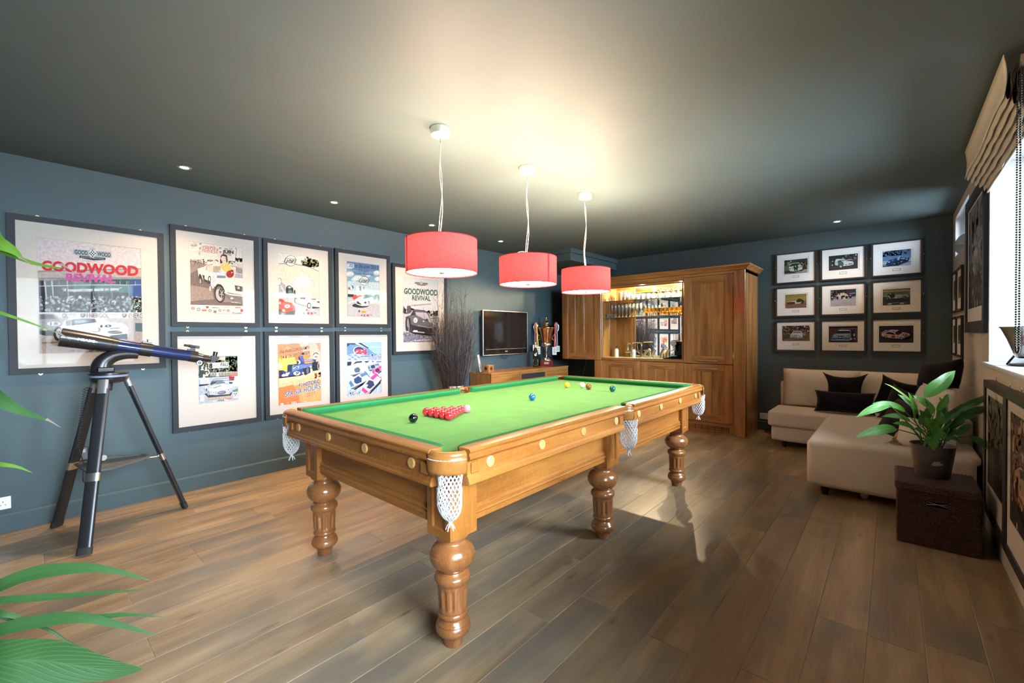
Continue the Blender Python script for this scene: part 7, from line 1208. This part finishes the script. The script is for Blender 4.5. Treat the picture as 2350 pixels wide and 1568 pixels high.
# ------------------------------------------------------------------ bundle of twigs in a pale vase
tw = thing('twig_vase', 'tall bundle of dark twigs in a pale vase between table and sideboard', 'dried twigs', (.30, 3.80, 0)); o = (.30, 3.80, 0)
MB().lathe([(0, .001), (.085, .001), (.095, .01), (.115, .25), (.130, .55), (.135, .695), (.128, .70), (.124, .69), (.10, .3), (0, .28)], o, 28).build('vase', plain('ivory_vase', (.70, .66, .58), .35), tw, smooth=50)
TWIG = plain('birch_twig', (.034, .020, .018), .42, noise=.9, nscale=160, spec=.7); rt = random.Random(21); m = MB()
for k in range(520):
    a = rt.random() * 2 * PI; r0 = .10 * math.sqrt(rt.random()); b0 = Vector((.30 + r0 * math.cos(a), 3.80 + r0 * math.sin(a), .45)); sp = rt.random(); hgt = lerp(.55, 1.05, rt.random() ** .8) if k > 36 else lerp(1.1, 1.5, rt.random()); rad = lerp(.05, .36, sp ** .7) * min(1, hgt)
    if hgt > 1.0: rad *= .75
    dirn = Vector((math.cos(a) * (.62 if math.cos(a) < 0 else .75), math.sin(a), 0)); e = Vector((.30, 3.80, .68)) + dirn * (rad + .04) + Vector((0, 0, hgt)); e.x = max(e.x, .03); mid = Vector((.30, 3.80, .70)) + dirn * (.10 + rad * .62 * (1 if hgt < 1 else .8)) + Vector((0, 0, hgt * .42))
    wob = lambda s: Vector((rt.gauss(0, s), rt.gauss(0, s), rt.gauss(0, s * .5)))
    if hgt > 1.0 and rt.random() < .5: e += Vector((.05, rt.choice((-.09, .09)), -.05))
    pts = smoothpath([b0, b0.lerp(mid, .5) + wob(.01), mid + wob(.018), mid.lerp(e, .5) + wob(.024), e], 3); pts = [Vector((max(p.x, .012), p.y, p.z)) for p in pts]; R0 = lerp(.0024, .0042, rt.random()); m.tube(pts, [R0 * (1 - .75 * i / (len(pts) - 1)) for i in range(len(pts))], 4, cap=False)
    for q in range(5 if k < 60 else 3):
        i = rt.randrange(4, len(pts) - 1); p = pts[i]; dd = (pts[i + 1] - p if i + 1 < len(pts) else p - pts[i - 1]).normalized(); br = p + (dd + wob(.55)).normalized() * lerp(.06, .20, rt.random()); br.x = max(br.x, .012); m.tube([p, p.lerp(br, .5) + wob(.008), br], [R0 * .5, R0 * .4, R0 * .2], 3, cap=False)
x_ = m.build('twigs', TWIG, tw, smooth=80); x_['kind'] = 'stuff'

# ------------------------------------------------------------------ corner sofa and cushions
sf = thing('corner_sofa', 'oatmeal L-shaped corner sofa with chaise in the back right corner', 'sofa', (4.4, 5.6, 0))
def soft(name, x0, x1, y0, y1, z0, z1, b=.035, mat=LINEN, parent=sf, puff=0.0):
    m = MB(); nx, ny = 10, 10; hx, hy, hz = (x1 - x0) / 2, (y1 - y0) / 2, (z1 - z0) / 2; cx, cy, cz = (x0 + x1) / 2, (y0 + y1) / 2, (z0 + z1) / 2
    m.box(x0, x1, y0, y1, z0, z1); ob = m.build(name, mat, parent, bevel=b, seg=4, smooth=180); return ob
soft('seat_base', 3.572, 5.12, 5.94, 6.78, .075, .265); soft('seat_cushion', 3.545, 5.13, 5.895, 6.50, .255, .432, .03); soft('chaise_base', 4.125, 5.115, 4.365, 5.90, .075, .462, .045)
soft('back_frame', 3.548, 5.12, 6.66, 6.84, .20, .72, .03); soft('side_frame', 5.02, 5.145, 4.90, 6.66, .075, .66, .03); soft('chaise_return', 4.80, 5.14, 4.42, 4.90, .40, .475, .03)
def pillow(m, c, U, V, N, w, h, t, pinch=.06, n=14, bulge=1.0, seed=0):
    """stuffed cushion: two domed faces meeting in a seam, corners drawn out"""
    c = Vector(c); U = Vector(U).normalized(); V = Vector(V).normalized(); N = Vector(N).normalized(); rr = random.Random(seed); ph = rr.random() * 6
    def f(u, v, s):
        a, b = u * 2 - 1, v * 2 - 1; pin = 1 - pinch * (1 - a * a) * abs(b) ** 3; pin2 = 1 - pinch * (1 - b * b) * abs(a) ** 3
        th = t * max(0, (1 - abs(a) ** 2.6)) ** .55 * max(0, (1 - abs(b) ** 2.6)) ** .55; wr = .010 * math.sin(5 * a + ph + 3 * b) * (1 - a * a) * (1 - b * b) * s * bulge
        return c + U * (a * w / 2 * pin2) + V * (b * h / 2 * pin) + N * (s * (th / 2) + wr)
    m.grid(lambda u, v: f(u, v, 1), n, n); m.grid(lambda u, v: f(1 - u, v, -1), n, n); return m
def weld(ob):
    import bmesh
    b = bmesh.new(); b.from_mesh(ob.data); bmesh.ops.remove_doubles(b, verts=b.verts, dist=.0006); b.to_mesh(ob.data); b.free(); return ob
for x0, x1, q in ((3.60, 4.37, 1), (4.38, 5.10, 2)):
    m = MB(); pillow(m, ((x0 + x1) / 2, 6.585, .655), (1, 0, 0), (0, .16, 1), (0, -1, .16), x1 - x0 + .02, .49, .24, .02, seed=q); weld(m.build('back_cushion', LINEN, sf, smooth=180))
m = MB(); pillow(m, (4.985, 5.72, .655), (0, -1, 0), (.14, 0, 1), (-1, 0, .14), .86, .48, .24, .02, seed=4); weld(m.build('back_cushion', LINEN, sf, smooth=180))
LEGM = plain('dark_sofa_leg', (.012, .010, .010), .5)
for x, y in ((3.70, 6.02), (3.70, 6.70), (4.245, 4.45), (5.05, 4.45), (5.05, 6.70)): MB().lathe([(0, .001), (.022, .001), (.034, .078), (0, .078)], (x, y, 0), 16).build('leg', LEGM, sf, smooth=40)
m = MB(); m.cyl((4.50, 4.52, .026), (4.50, 4.55, .026), .025, n=18); m.tube([(4.50, 4.535, .03), (4.50, 4.535, .08)], .008, 8); m.build('castor', SATIN, sf, smooth=40)
def cushion_thing(name, label, c, U, V, N, w, h, t, mat, pinch=.07, seed=1, group=None, bulge=1.0):
    m = MB(); pillow(m, c, U, V, N, w, h, t, pinch, 16, bulge, seed); o = weld(m.build(name, mat, loc=(c[0], c[1], c[2] - h / 2), smooth=180)); return tag(o, label, 'cushion', group)
cushion_thing('throw_cushion', 'square black cushion with drooping top edge against the sofa back, left', (4.245, 6.37, .680), (1, .05, 0), (0, .22, 1), (0, -1, .22), .43, .42, .17, VELVET, .30, 3); cushion_thing('throw_cushion', 'wide rectangular black cushion in front of the square one on the sofa', (4.255, 6.19, .562), (1, .06, 0), (0, .26, 1), (0, -1, .26), .56, .25, .13, VELVET, .10, 5)
cushion_thing('throw_cushion', 'black cushion leaning in the sofa corner, highest of the right group', (4.70, 6.22, .660), (.80, .45, -.28), (.28, .25, 1), (-.55, -1, .1), .40, .40, .15, VELVET, .18, 7); cushion_thing('throw_cushion', 'crumpled black cushion in front of the corner one, behind the leaves', (4.76, 5.70, .615), (.66, -.55, -.2), (.36, .12, 1), (-.75, -.65, .1), .40, .38, .15, VELVET, .2, 9); cushion_thing('throw_cushion', 'large black cushion lying on the chaise left of the plant', (4.715, 5.08, .590), (.35, -.85, .0), (.42, .12, .9), (-.85, -.45, .2), .46, .36, .14, VELVET, .10, 11)
cushion_thing('throw_cushion', 'black cushion perched on top of the sofa back beside the right wall', (4.975, 5.30, .975), (.55, -.75, .16), (.1, -.1, 1), (-.75, -.6, .0), .42, .26, .16, VELVET, .08, 13)
cushion_thing('bolster_cushion', 'big rumpled cream cushion behind the peace lily on the chaise', (4.925, 4.98, .680), (.28, -.96, 0), (.1, .02, 1), (-1, -.28, .06), .56, .46, .22, CREAMFAB, .05, 15, bulge=1.8); cushion_thing('bolster_cushion', 'cream cushion lying low on the chaise end behind the plant pot', (4.865, 4.585, .565), (.9, -.35, 0), (.15, .25, 1), (-.3, -.9, .2), .36, .24, .16, CREAMFAB, .05, 17, bulge=1.4)
th = thing('throw_blanket', 'rolled tan throw with a fringe hanging over the chaise cushion edge', 'throw', (4.70, 4.72, .466)); m = MB(); pth = smoothpath([(4.93, 5.20, .70), (4.83, 5.05, .63), (4.74, 4.83, .535), (4.69, 4.63, .497)], 6); m.tube(pth, [.026 + .004 * math.sin(k) for k in range(len(pth))], 12, flat=.8); m.build('roll', TANFAB, th, smooth=70)
m = MB(); rf = random.Random(5)
for k in range(34):
    a = rf.random() * 2 * PI; p = Vector((4.69, 4.63, .494)) + Vector((.02 * math.cos(a), 0, .016 * math.sin(a))); e = Vector((4.69 + rf.gauss(-.02, .035), 4.56 + rf.gauss(0, .018), .470 + abs(rf.gauss(0, .004)))); m.tube([p, p.lerp(e, .5) + Vector((0, 0, .004)), e], .0016, 4, cap=False)
m.build('fringe', TANFAB, th, smooth=70)['kind'] = 'stuff'

# ------------------------------------------------------------------ wicker box
WIC = plain('dark_woven_rattan', (.066, .030, .022), .34, noise=.35, nscale=40); WICIN = plain('box_inside', (.012, .007, .006), .8)
wb = thing('storage_box', 'dark brown woven storage box with lid beside the chaise', 'box', (4.88, 3.955, 0)); B0, B1, Y0, Y1 = 4.690, 5.070, 3.745, 4.165
m = MB(); hz0, hz1, hx0, hx1 = .262, .297, 4.835, 4.925
m.box(B0 + .012, B1 - .012, Y0 + .012, Y1 - .012, .004, .02); core = m.build('box_floor', WICIN, wb)
m = MB(); t_ = .007
m.box(B0 + t_, hx0, Y0 + t_, Y0 + t_ + .004, .004, .345); m.box(hx1, B1 - t_, Y0 + t_, Y0 + t_ + .004, .004, .345); m.box(hx0, hx1, Y0 + t_, Y0 + t_ + .004, .004, hz0); m.box(hx0, hx1, Y0 + t_, Y0 + t_ + .004, hz1, .345); m.box(B0 + t_, B1 - t_, Y1 - t_ - .004, Y1 - t_, .004, .345); m.box(B0 + t_, B0 + t_ + .004, Y0 + t_ + .004, Y1 - t_ - .004, .004, .345); m.box(B1 - t_ - .004, B1 - t_, Y0 + t_ + .004, Y1 - t_ - .004, .004, .345); m.build('box_liner', WICIN, wb)
def weave(m, O, U, V, N, w, h, px, pz, hole=None):
    """over-under strands: short domed dashes in a half-drop pattern"""
    O = Vector(O); U = Vector(U); V = Vector(V); N = Vector(N); nx = int(w / px); nz = int(h / pz); px = w / nx; pz = h / nz
    for j in range(nz):
        for i in range(-1, nx):
            u0 = (i + .5 * (j % 2)) * px; u1 = u0 + px; u0 = max(0, u0); u1 = min(w, u1)
            if u1 - u0 < px * .2: continue
            if hole and hole[0] < (u0 + u1) / 2 < hole[1] and hole[2] < (j + .5) * pz < hole[3]: continue
            z0, z1 = j * pz + pz * .04, (j + 1) * pz - pz * .04; um = (u0 + u1) / 2; zm = (z0 + z1) / 2; e = (u1 - u0) * .04
            a = [O + U * (u0 + e) + V * z0, O + U * (u1 - e) + V * z0, O + U * (u1 - e) + V * z1, O + U * (u0 + e) + V * z1]; q = (u1 - u0) * .28; b = [O + U * (u0 + q) + V * (z0 + pz * .2) + N * .0035, O + U * (u1 - q) + V * (z0 + pz * .2) + N * .0035, O + U * (u1 - q) + V * (z1 - pz * .2) + N * .0035, O + U * (u0 + q) + V * (z1 - pz * .2) + N * .0035]
            m.add(a + b, [(4, 5, 6, 7)] + [(k, (k + 1) % 4, 4 + (k + 1) % 4, 4 + k) for k in range(4)])
m = MB(); bx0, bx1, by0, by1 = B0 + .004, B1 - .004, Y0 + .004, Y1 - .004
weave(m, (bx0, by0, .004), (1, 0, 0), (0, 0, 1), (0, -1, 0), bx1 - bx0, .34, .017, .0085, (hx0 - bx0, hx1 - bx0, hz0 - .004, hz1 - .004)); weave(m, (bx0, by1, .004), (0, -1, 0), (0, 0, 1), (-1, 0, 0), by1 - by0, .34, .017, .0085); weave(m, (bx1, by0, .004), (0, 1, 0), (0, 0, 1), (1, 0, 0), by1 - by0, .34, .017, .0085)
m.build('woven_side', WIC, wb, smooth=60)['kind'] = 'stuff'
m = MB(); m.box(hx0 - .002, hx1 + .002, Y0 + .0085, Y0 + .0105, hz0 - .004, hz0); m.tube([(hx0 - .004, Y0 + .006, hz0 + .008), (hx1, Y0 + .008, hz1 - .012)], .003, 6); m.tube([(hx0, Y0 + .009, hz1 - .010), (hx1 + .004, Y0 + .007, hz0 + .008)], .0025, 6); m.build('loose_strand', plain('pale_strand', (.30, .27, .25), .5), wb, smooth=60)
m = MB(); m.box(B0 - .004, B1 + .004, Y0 - .004, Y1 + .004, .345, .393); ld = m.build('lid', WIC, wb, bevel=.004, seg=2); m = MB(); weave(m, (B0 + .001, Y0 + .001, .3932), (1, 0, 0), (0, 1, 0), (0, 0, 1), B1 - B0 - .002, Y1 - Y0 - .002, .019, .0095); weave(m, (B0, Y0 - .0042, .348), (1, 0, 0), (0, 0, 1), (0, -1, 0), B1 - B0, .042, .017, .0085); weave(m, (B0 - .0042, Y1, .348), (0, -1, 0), (0, 0, 1), (-1, 0, 0), Y1 - Y0, .042, .017, .0085); m.build('woven_lid', WIC, ld, smooth=60)['kind'] = 'stuff'

# ------------------------------------------------------------------ leaves
def leafmat(name, dark, light, rough=.3):
    m, nt, b = newmat(name); N = nt.nodes; L = nt.links; b.inputs['Roughness'].default_value = rough; b.inputs['Specular IOR Level'].default_value = .6
    uv = N.new('ShaderNodeUVMap'); uv.uv_map = 'UVMap'; sx = N.new('ShaderNodeSeparateXYZ'); L.new(uv.outputs[0], sx.inputs[0])
    ab = N.new('ShaderNodeMath'); ab.operation = 'ABSOLUTE'; L.new(sx.outputs['X'], ab.inputs[0]); ml = N.new('ShaderNodeMath'); ml.operation = 'MULTIPLY_ADD'; ml.inputs[1].default_value = -.32; L.new(ab.outputs[0], ml.inputs[0]); L.new(sx.outputs['Y'], ml.inputs[2])
    sc_ = N.new('ShaderNodeMath'); sc_.operation = 'MULTIPLY'; sc_.inputs[1].default_value = 88; L.new(ml.outputs[0], sc_.inputs[0]); sn = N.new('ShaderNodeMath'); sn.operation = 'SINE'; L.new(sc_.outputs[0], sn.inputs[0]); mr = N.new('ShaderNodeMapRange'); mr.inputs['From Min'].default_value = .2; mr.inputs['From Max'].default_value = 1.0; L.new(sn.outputs[0], mr.inputs['Value'])
    md = N.new('ShaderNodeMapRange'); md.inputs['From Min'].default_value = .0; md.inputs['From Max'].default_value = .10; md.inputs['To Min'].default_value = 1; md.inputs['To Max'].default_value = 0; L.new(ab.outputs[0], md.inputs['Value']); mxx = N.new('ShaderNodeMath'); mxx.operation = 'MAXIMUM'; L.new(mr.outputs[0], mxx.inputs[0]); L.new(md.outputs[0], mxx.inputs[1])
    fac = N.new('ShaderNodeMath'); fac.operation = 'MULTIPLY'; fac.inputs[1].default_value = .55; L.new(mxx.outputs[0], fac.inputs[0]); mix = N.new('ShaderNodeMix'); mix.data_type = 'RGBA'; mix.inputs['A'].default_value = (*dark, 1); mix.inputs['B'].default_value = (*light, 1); L.new(fac.outputs[0], mix.inputs['Factor']); L.new(mix.outputs['Result'], b.inputs['Base Color'])
    bp = N.new('ShaderNodeBump'); bp.inputs['Strength'].default_value = .35; bp.inputs['Distance'].default_value = .002; bp.invert = True; L.new(mxx.outputs[0], bp.inputs['Height']); L.new(bp.outputs[0], b.inputs['Normal'])
    tr = N.new('ShaderNodeBsdfTranslucent'); L.new(mix.outputs['Result'], tr.inputs[0]); ms = N.new('ShaderNodeMixShader'); ms.inputs[0].default_value = .25; out = N['Material Output']; L.new(b.outputs[0], ms.inputs[1]); L.new(tr.outputs[0], ms.inputs[2]); L.new(ms.outputs[0], out.inputs[0]); return m
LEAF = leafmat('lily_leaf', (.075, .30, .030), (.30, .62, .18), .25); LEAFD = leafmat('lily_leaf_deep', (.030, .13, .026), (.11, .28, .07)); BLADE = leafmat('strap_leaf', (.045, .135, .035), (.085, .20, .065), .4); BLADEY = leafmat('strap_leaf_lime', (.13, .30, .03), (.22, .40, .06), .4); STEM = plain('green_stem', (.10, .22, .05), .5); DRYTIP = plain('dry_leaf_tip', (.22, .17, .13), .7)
def leaf(name, path, width, face, mat, parent, nu=6, shape=None, fold=.25, tip=None):
    """blade along PATH (3-D points), opening towards FACE; shape(t) = relative half width"""
    shape = shape or (lambda t: 1.87 * (max(0.0, t) ** .62) * (max(0.0, 1 - t) ** 1.05) + .02); pts = smoothpath(path, 5); n = len(pts) - 1; vs = []; uv = []; fs = []; face = Vector(face)
    for j, p in enumerate(pts):
        t = j / n; d = (pts[min(j + 1, n)] - pts[max(j - 1, 0)]).normalized(); side = d.cross(face); side = side.normalized() if side.length > 1e-4 else Vector((1, 0, 0)); nrm = side.cross(d); w = width / 2 * shape(t)
        for i in range(nu + 1):
            a = i / nu * 2 - 1; vs.append(p + side * a * w + nrm * (abs(a) * w * fold + .06 * w * math.sin(9 * t + 2 * a))); uv.append((a, t))
    for j in range(n):
        for i in range(nu): fs.append((j * (nu + 1) + i, j * (nu + 1) + i + 1, (j + 1) * (nu + 1) + i + 1, (j + 1) * (nu + 1) + i))
    m = MB(); m.add(vs, fs); o = m.build(name, mat, parent, smooth=180); me = o.data
    if len(me.polygons) == len(fs):
        ul = me.uv_layers.new(name='UVMap')
        for p in me.polygons:
            for li, vi in zip(p.loop_indices, p.vertices): ul.data[li].uv = uv[vi]
    return o
# peace lily in a grey pot on the box
ZB = .3975; pc = Vector((4.870, 3.985, ZB)); pl = thing('peace_lily', 'peace lily in a scuffed grey pot on the woven box', 'potted plant', pc); POT = plain('scuffed_grey_pot', (.095, .098, .105), .28, noise=.18, nscale=14, coat=.25)
MB().lathe([(0, 0), (.078, 0), (.086, .008), (.112, .205), (.115, .213), (.110, .213), (.105, .19), (0, .185)], pc, 36).build('pot', POT, pl, smooth=40); MB().lathe([(0, .186), (.104, .186)], pc, 24).build('soil', plain('dark_soil', (.018, .012, .009), .95, noise=.5, nscale=90, bump=1, bscale=120), pl)
m = MB(); rp = random.Random(2); dth = math.atan2(CAM.y - pc.y, CAM.x - pc.x)
def patch_on_pot(th, z, rx, rz, mat, nm, jag):
    vs = []; n = 26
    for k in range(n):
        a = 2 * PI * k / n; j = lerp(1 - jag, 1, rp.random()); u, w = rx * j * math.cos(a), rz * j * math.sin(a); zz = z + w; R = .086 + (.112 - .086) * (zz - .008) / .197 + .0009; vs.append(pc + Vector((R * math.cos(th + u / R), R * math.sin(th + u / R), zz)))
    q = MB(); q.add(vs, [tuple(range(n))]); q.build(nm, mat, pl)
patch_on_pot(dth + .22, .105, .030, .020, plain('worn_paint', (.48, .40, .33), .6), 'worn_patch', .45); patch_on_pot(dth - .92, .11, .018, .055, plain('brown_peel', (.16, .085, .03), .4, noise=.6, nscale=60), 'brown_patch', .3)
D0 = depth_of(pc + Vector((0, 0, .25)))
LV = [ # tip, base (photo pixels), width px, depth offset at tip, deep colour, face
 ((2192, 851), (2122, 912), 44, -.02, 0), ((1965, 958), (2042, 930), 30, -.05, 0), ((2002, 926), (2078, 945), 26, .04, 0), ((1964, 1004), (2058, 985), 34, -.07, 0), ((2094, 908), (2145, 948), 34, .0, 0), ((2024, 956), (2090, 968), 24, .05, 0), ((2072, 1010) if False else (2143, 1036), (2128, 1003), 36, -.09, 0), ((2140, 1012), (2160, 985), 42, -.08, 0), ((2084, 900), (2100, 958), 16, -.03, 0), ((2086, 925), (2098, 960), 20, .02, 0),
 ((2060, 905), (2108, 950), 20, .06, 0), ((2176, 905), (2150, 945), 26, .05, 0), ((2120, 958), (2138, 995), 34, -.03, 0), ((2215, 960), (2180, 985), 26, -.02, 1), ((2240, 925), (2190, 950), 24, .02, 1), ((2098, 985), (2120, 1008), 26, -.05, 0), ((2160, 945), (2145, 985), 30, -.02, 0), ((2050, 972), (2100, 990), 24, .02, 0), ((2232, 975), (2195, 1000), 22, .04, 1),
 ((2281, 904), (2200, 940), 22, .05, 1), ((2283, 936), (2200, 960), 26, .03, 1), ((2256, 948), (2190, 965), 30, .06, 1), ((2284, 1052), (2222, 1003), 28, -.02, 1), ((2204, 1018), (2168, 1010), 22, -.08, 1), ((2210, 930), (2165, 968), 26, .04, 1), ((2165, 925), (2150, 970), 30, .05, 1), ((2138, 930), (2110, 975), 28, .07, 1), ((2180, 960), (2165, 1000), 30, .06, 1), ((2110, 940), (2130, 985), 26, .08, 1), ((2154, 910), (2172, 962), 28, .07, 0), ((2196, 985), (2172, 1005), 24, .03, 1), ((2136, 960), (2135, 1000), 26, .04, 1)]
for k, (tp_, bs, wpx, dz, deep) in enumerate(LV):
    b = at(bs[0], bs[1], D0 + dz * .4); e = at(tp_[0], tp_[1], D0 + dz); midp = b.lerp(e, .5) + Vector((0, 0, .020 * (1 if tp_[1] > bs[1] - 30 else .3))) - FWD * .012; wd = wpx / FPX * D0 * 1.0
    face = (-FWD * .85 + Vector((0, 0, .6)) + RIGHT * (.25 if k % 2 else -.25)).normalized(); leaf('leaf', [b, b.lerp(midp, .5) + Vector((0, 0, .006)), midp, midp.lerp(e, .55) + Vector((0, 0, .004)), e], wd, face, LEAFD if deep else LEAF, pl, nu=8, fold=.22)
    root = pc + Vector((.045 * math.cos(k * 2.4), .045 * math.sin(k * 2.4), .188)); m = MB(); m.tube(smoothpath([root, root.lerp(b, .5) + Vector((0, 0, .02)), b], 5), [.0036] * 6 + [.0030] * 4 + [.0026], 6); m.build('stem', STEM, pl, smooth=70)
# spent flower spathe curling to the upper left
e = at(2030, 880, D0 - .02); b = at(2096, 925, D0); leaf('spathe', [b, b.lerp(e, .3) + Vector((0, 0, .01)), b.lerp(e, .7) + Vector((0, 0, .012)), e], .020, -FWD, leafmat('lime_spathe', (.30, .48, .10), (.42, .55, .18)), pl, nu=4, fold=.4); m = MB(); m.tube(smoothpath([pc + Vector((0, 0, .19)), at(2115, 970, D0), b], 5), .003, 6); m.build('stem', STEM, pl, smooth=70)
# strap-leaved plant whose crown is just outside the left of the frame
cr = Vector((2.15, -.52, 0)); sp = thing('strap_leaf_plant', 'strap-leaved green plant reaching in from the left edge of the picture', 'potted plant', cr); MB().lathe([(0, 0.001), (.12, .001), (.13, .01), (.155, .27), (.16, .28), (.15, .28), (.14, .25), (0, .24)], cr, 32).build('pot', plain('dark_planter', (.03, .03, .032), .4), sp, smooth=40); m = MB(); m.tube([cr + Vector((0, 0, .24)), cr + Vector((.01, .0, .62)), cr + Vector((0, .01, .98))], [.022, .018, .014], 10); m.build('trunk', plain('plant_trunk', (.16, .12, .08), .8, noise=.3, nscale=40), sp, smooth=60)
DP = 1.52
BL = [ # pixel path from the left edge to the tip, width px, lime, depth offset, base height
 ([(-60, 1378), (0, 1345), (80, 1316), (180, 1304), (260, 1310), (350, 1334)], 26, 0, 0, .62), ([(-60, 1386), (0, 1378), (120, 1370), (220, 1362), (340, 1353)], 14, 0, .05, .60), ([(-60, 1470), (0, 1446), (100, 1425), (190, 1418), (280, 1436), (368, 1462)], 24, 0, 0, .5), ([(-20, 1440), (120, 1425), (220, 1418), (290, 1411), (382, 1417)], 14, 0, .03, .5), ([(-60, 1400), (0, 1408), (40, 1416), (76, 1428)], 12, 0, .02, .55), ([(60, 1432), (115, 1447), (160, 1475), (208, 1492)], 6, 0, .06, .5), ([(-90, 1520), (0, 1518), (90, 1516), (180, 1528), (260, 1538), (328, 1536)], 72, 0, -.06, .42),
 ([(-60, 520), (0, 560), (30, 575), (55, 596)], 26, 1, .05, 1.0), ([(-60, 568), (0, 577), (70, 602), (130, 615), (150, 612)], 9, 1, .08, 1.0), ([(-60, 700), (0, 718), (60, 738), (140, 767)], 7, 1, .04, .95), ([(-60, 880), (0, 918), (50, 944), (118, 968)], 26, 0, .02, .9), ([(-60, 1058), (0, 1066), (40, 1072), (76, 1086)], 9, 1, .05, .85)]
for k, (px_, w, lime, dz, hb) in enumerate(BL):
    pts = [at(x, y, DP + dz + .0004 * max(0, x)) for x, y in px_]; root = cr + Vector((.0, .005, min(hb, .97))); pts = [root, root.lerp(pts[0], .55) + Vector((0, 0, .07))] + pts; sh = lambda t: min(1, (1.0 - t) * 2.6) ** .8 * min(1, .45 + t * 1.4)
    leaf('leaf', pts, w / FPX * DP * 1.15, (Vector((0, 0, .55)) - FWD).normalized(), BLADEY if lime else BLADE, sp, nu=4, shape=sh, fold=.18)
    if k in (7, 8, 9, 10): p2 = [at(x, y, DP + dz + .0004 * x - .001) for x, y in ((px_[-1][0] - 12, px_[-1][1] - 6), px_[-1], (px_[-1][0] + 22, px_[-1][1] + 14))]; leaf('dry_tip', p2, .010, (Vector((0, 0, .4)) - FWD).normalized(), DRYTIP, sp, nu=2, shape=lambda t: 1 - t * .9, fold=.2)

# ------------------------------------------------------------------ roman blind, its chain, bucket on the sill, dish in the high window
bl = thing('roman_blind', 'champagne silk roman blind gathered in folds at the top of the window', 'blind', (5.10, 3.78, 2.30)); y0, y1 = 3.02, 4.46
MB().box(5.105, 5.160, y0 + .01, y1 - .03, 2.565, 2.615).build('headrail', plain('cream_headrail', (.62, .52, .40), .5), bl, bevel=.004)
m = MB(); m.grid(lambda u, v: Vector((5.052 + .010 * math.sin(v * PI), lerp(y0, y1, u), lerp(2.63, 2.43 + .012 * math.sin(u * 9), v))), 24, 5); m.build('front_sheet', SILK, bl, smooth=180, solid=.003)
for k in range(5):
    xk = 5.066 + k * .020; zb = (2.418, 2.395, 2.375, 2.352, 2.325)[k]; zt_ = 2.555 - .004 * k; m = MB(); n = 20
    def fold(u, v, xk=xk, zb=zb, zt_=zt_, k=k):
        a = 2 * PI * v; y = lerp(y0 + .006 * k, y1 - .004 * k, u); sag = .012 * math.sin(u * PI) + .004 * math.sin(u * 23 + k * 2); h = (zt_ - zb) / 2; c = math.cos(a); wdt = .0085 * (1.25 if c > 0 else .6)
        return Vector((xk + math.sin(a) * wdt + .006 * (1 - math.cos(a)) * .5 + .0015 * math.sin(u * 40 + k), y, (zb + zt_) / 2 - c * h - sag))
    m.grid(fold, 40, 14); m.build('fold', SILK, bl, smooth=180)
MB().box(5.158, 5.1655, y0, y1, 2.315, 2.60).build('lining', plain('blind_lining', (.70, .68, .62), .8), bl)
ch = MB(); zc = 2.47
for y in (3.055, 2.985):
    z = 2.50
    while z > 1.275: ch.sphere((5.10, y + .0, z), .0046, 7, 5); z -= .0115
for k in range(7): ch.sphere((5.10, 3.020 + .035 * math.cos(PI + PI * k / 6), 1.275 + .02 * math.sin(PI + PI * k / 6)), .0046, 7, 5)
ch.tube([(5.10, 3.055, 2.56), (5.10, 3.055, 1.275)], .0008, 4); ch.tube([(5.10, 2.985, 2.56), (5.10, 2.985, 1.275)], .0008, 4); ch.build('beaded_chain', BLACK, bl, smooth=80)
bk = thing('metal_bucket', 'hammered steel bucket on a black stand on the window sill', 'bucket', (5.30, 4.02, 1.143)); o = (5.30, 4.02, 0); m = MB()
m.lathe([(0, 1.190), (.058, 1.190), (.070, 1.20), (.100, 1.30), (.128, 1.372), (.136, 1.378), (.136, 1.382), (.126, 1.380), (.096, 1.30), (.066, 1.205), (0, 1.20)], o, 36); m.build('bucket_body', plain('hammered_steel', (.42, .42, .42), .28, 1.0, bump=1.0, bscale=55), bk, smooth=50); m = MB()
for q in range(3):
    a = 2 * PI * q / 3 + .5; m.tube([(5.30 + .06 * math.cos(a), 4.02 + .06 * math.sin(a), 1.23), (5.30 + .11 * math.cos(a), 4.02 + .11 * math.sin(a), 1.146)], .006, 8)
m.lathe([(.085, 1.144), (.095, 1.144), (.095, 1.156), (.085, 1.156), (.085, 1.144)], o, 24); m.build('stand', BLACK, bk, smooth=50)
ds = thing('window_dish', 'pale grey round dish standing in the high window recess', 'dish', (5.225, 6.50, 2.1625)); q = Vector((5.225, 6.50, 2.272)); nrm = Vector((-.75, -.62, .12)).normalized(); u_ = nrm.cross(Vector((0, 0, 1))).normalized(); v_ = u_.cross(nrm); v_ = v_ if v_.z > 0 else -v_; m = MB(); R = .108
def dish(u, v): a = 2 * PI * u; r = R * v; return q + (u_ * math.cos(a) + v_ * math.sin(a)) * r - nrm * (.05 * (1 - v * v))
m.grid(dish, 36, 7); m.build('bowl', plain('pale_grey_glaze', (.34, .40, .45), .2, coat=.5), ds, smooth=180, solid=.006); MB().box(5.19, 5.265, 6.44, 6.56, 2.1625, 2.172).build('dish_stand', plain('pale_stand', (.5, .55, .58), .4), ds)
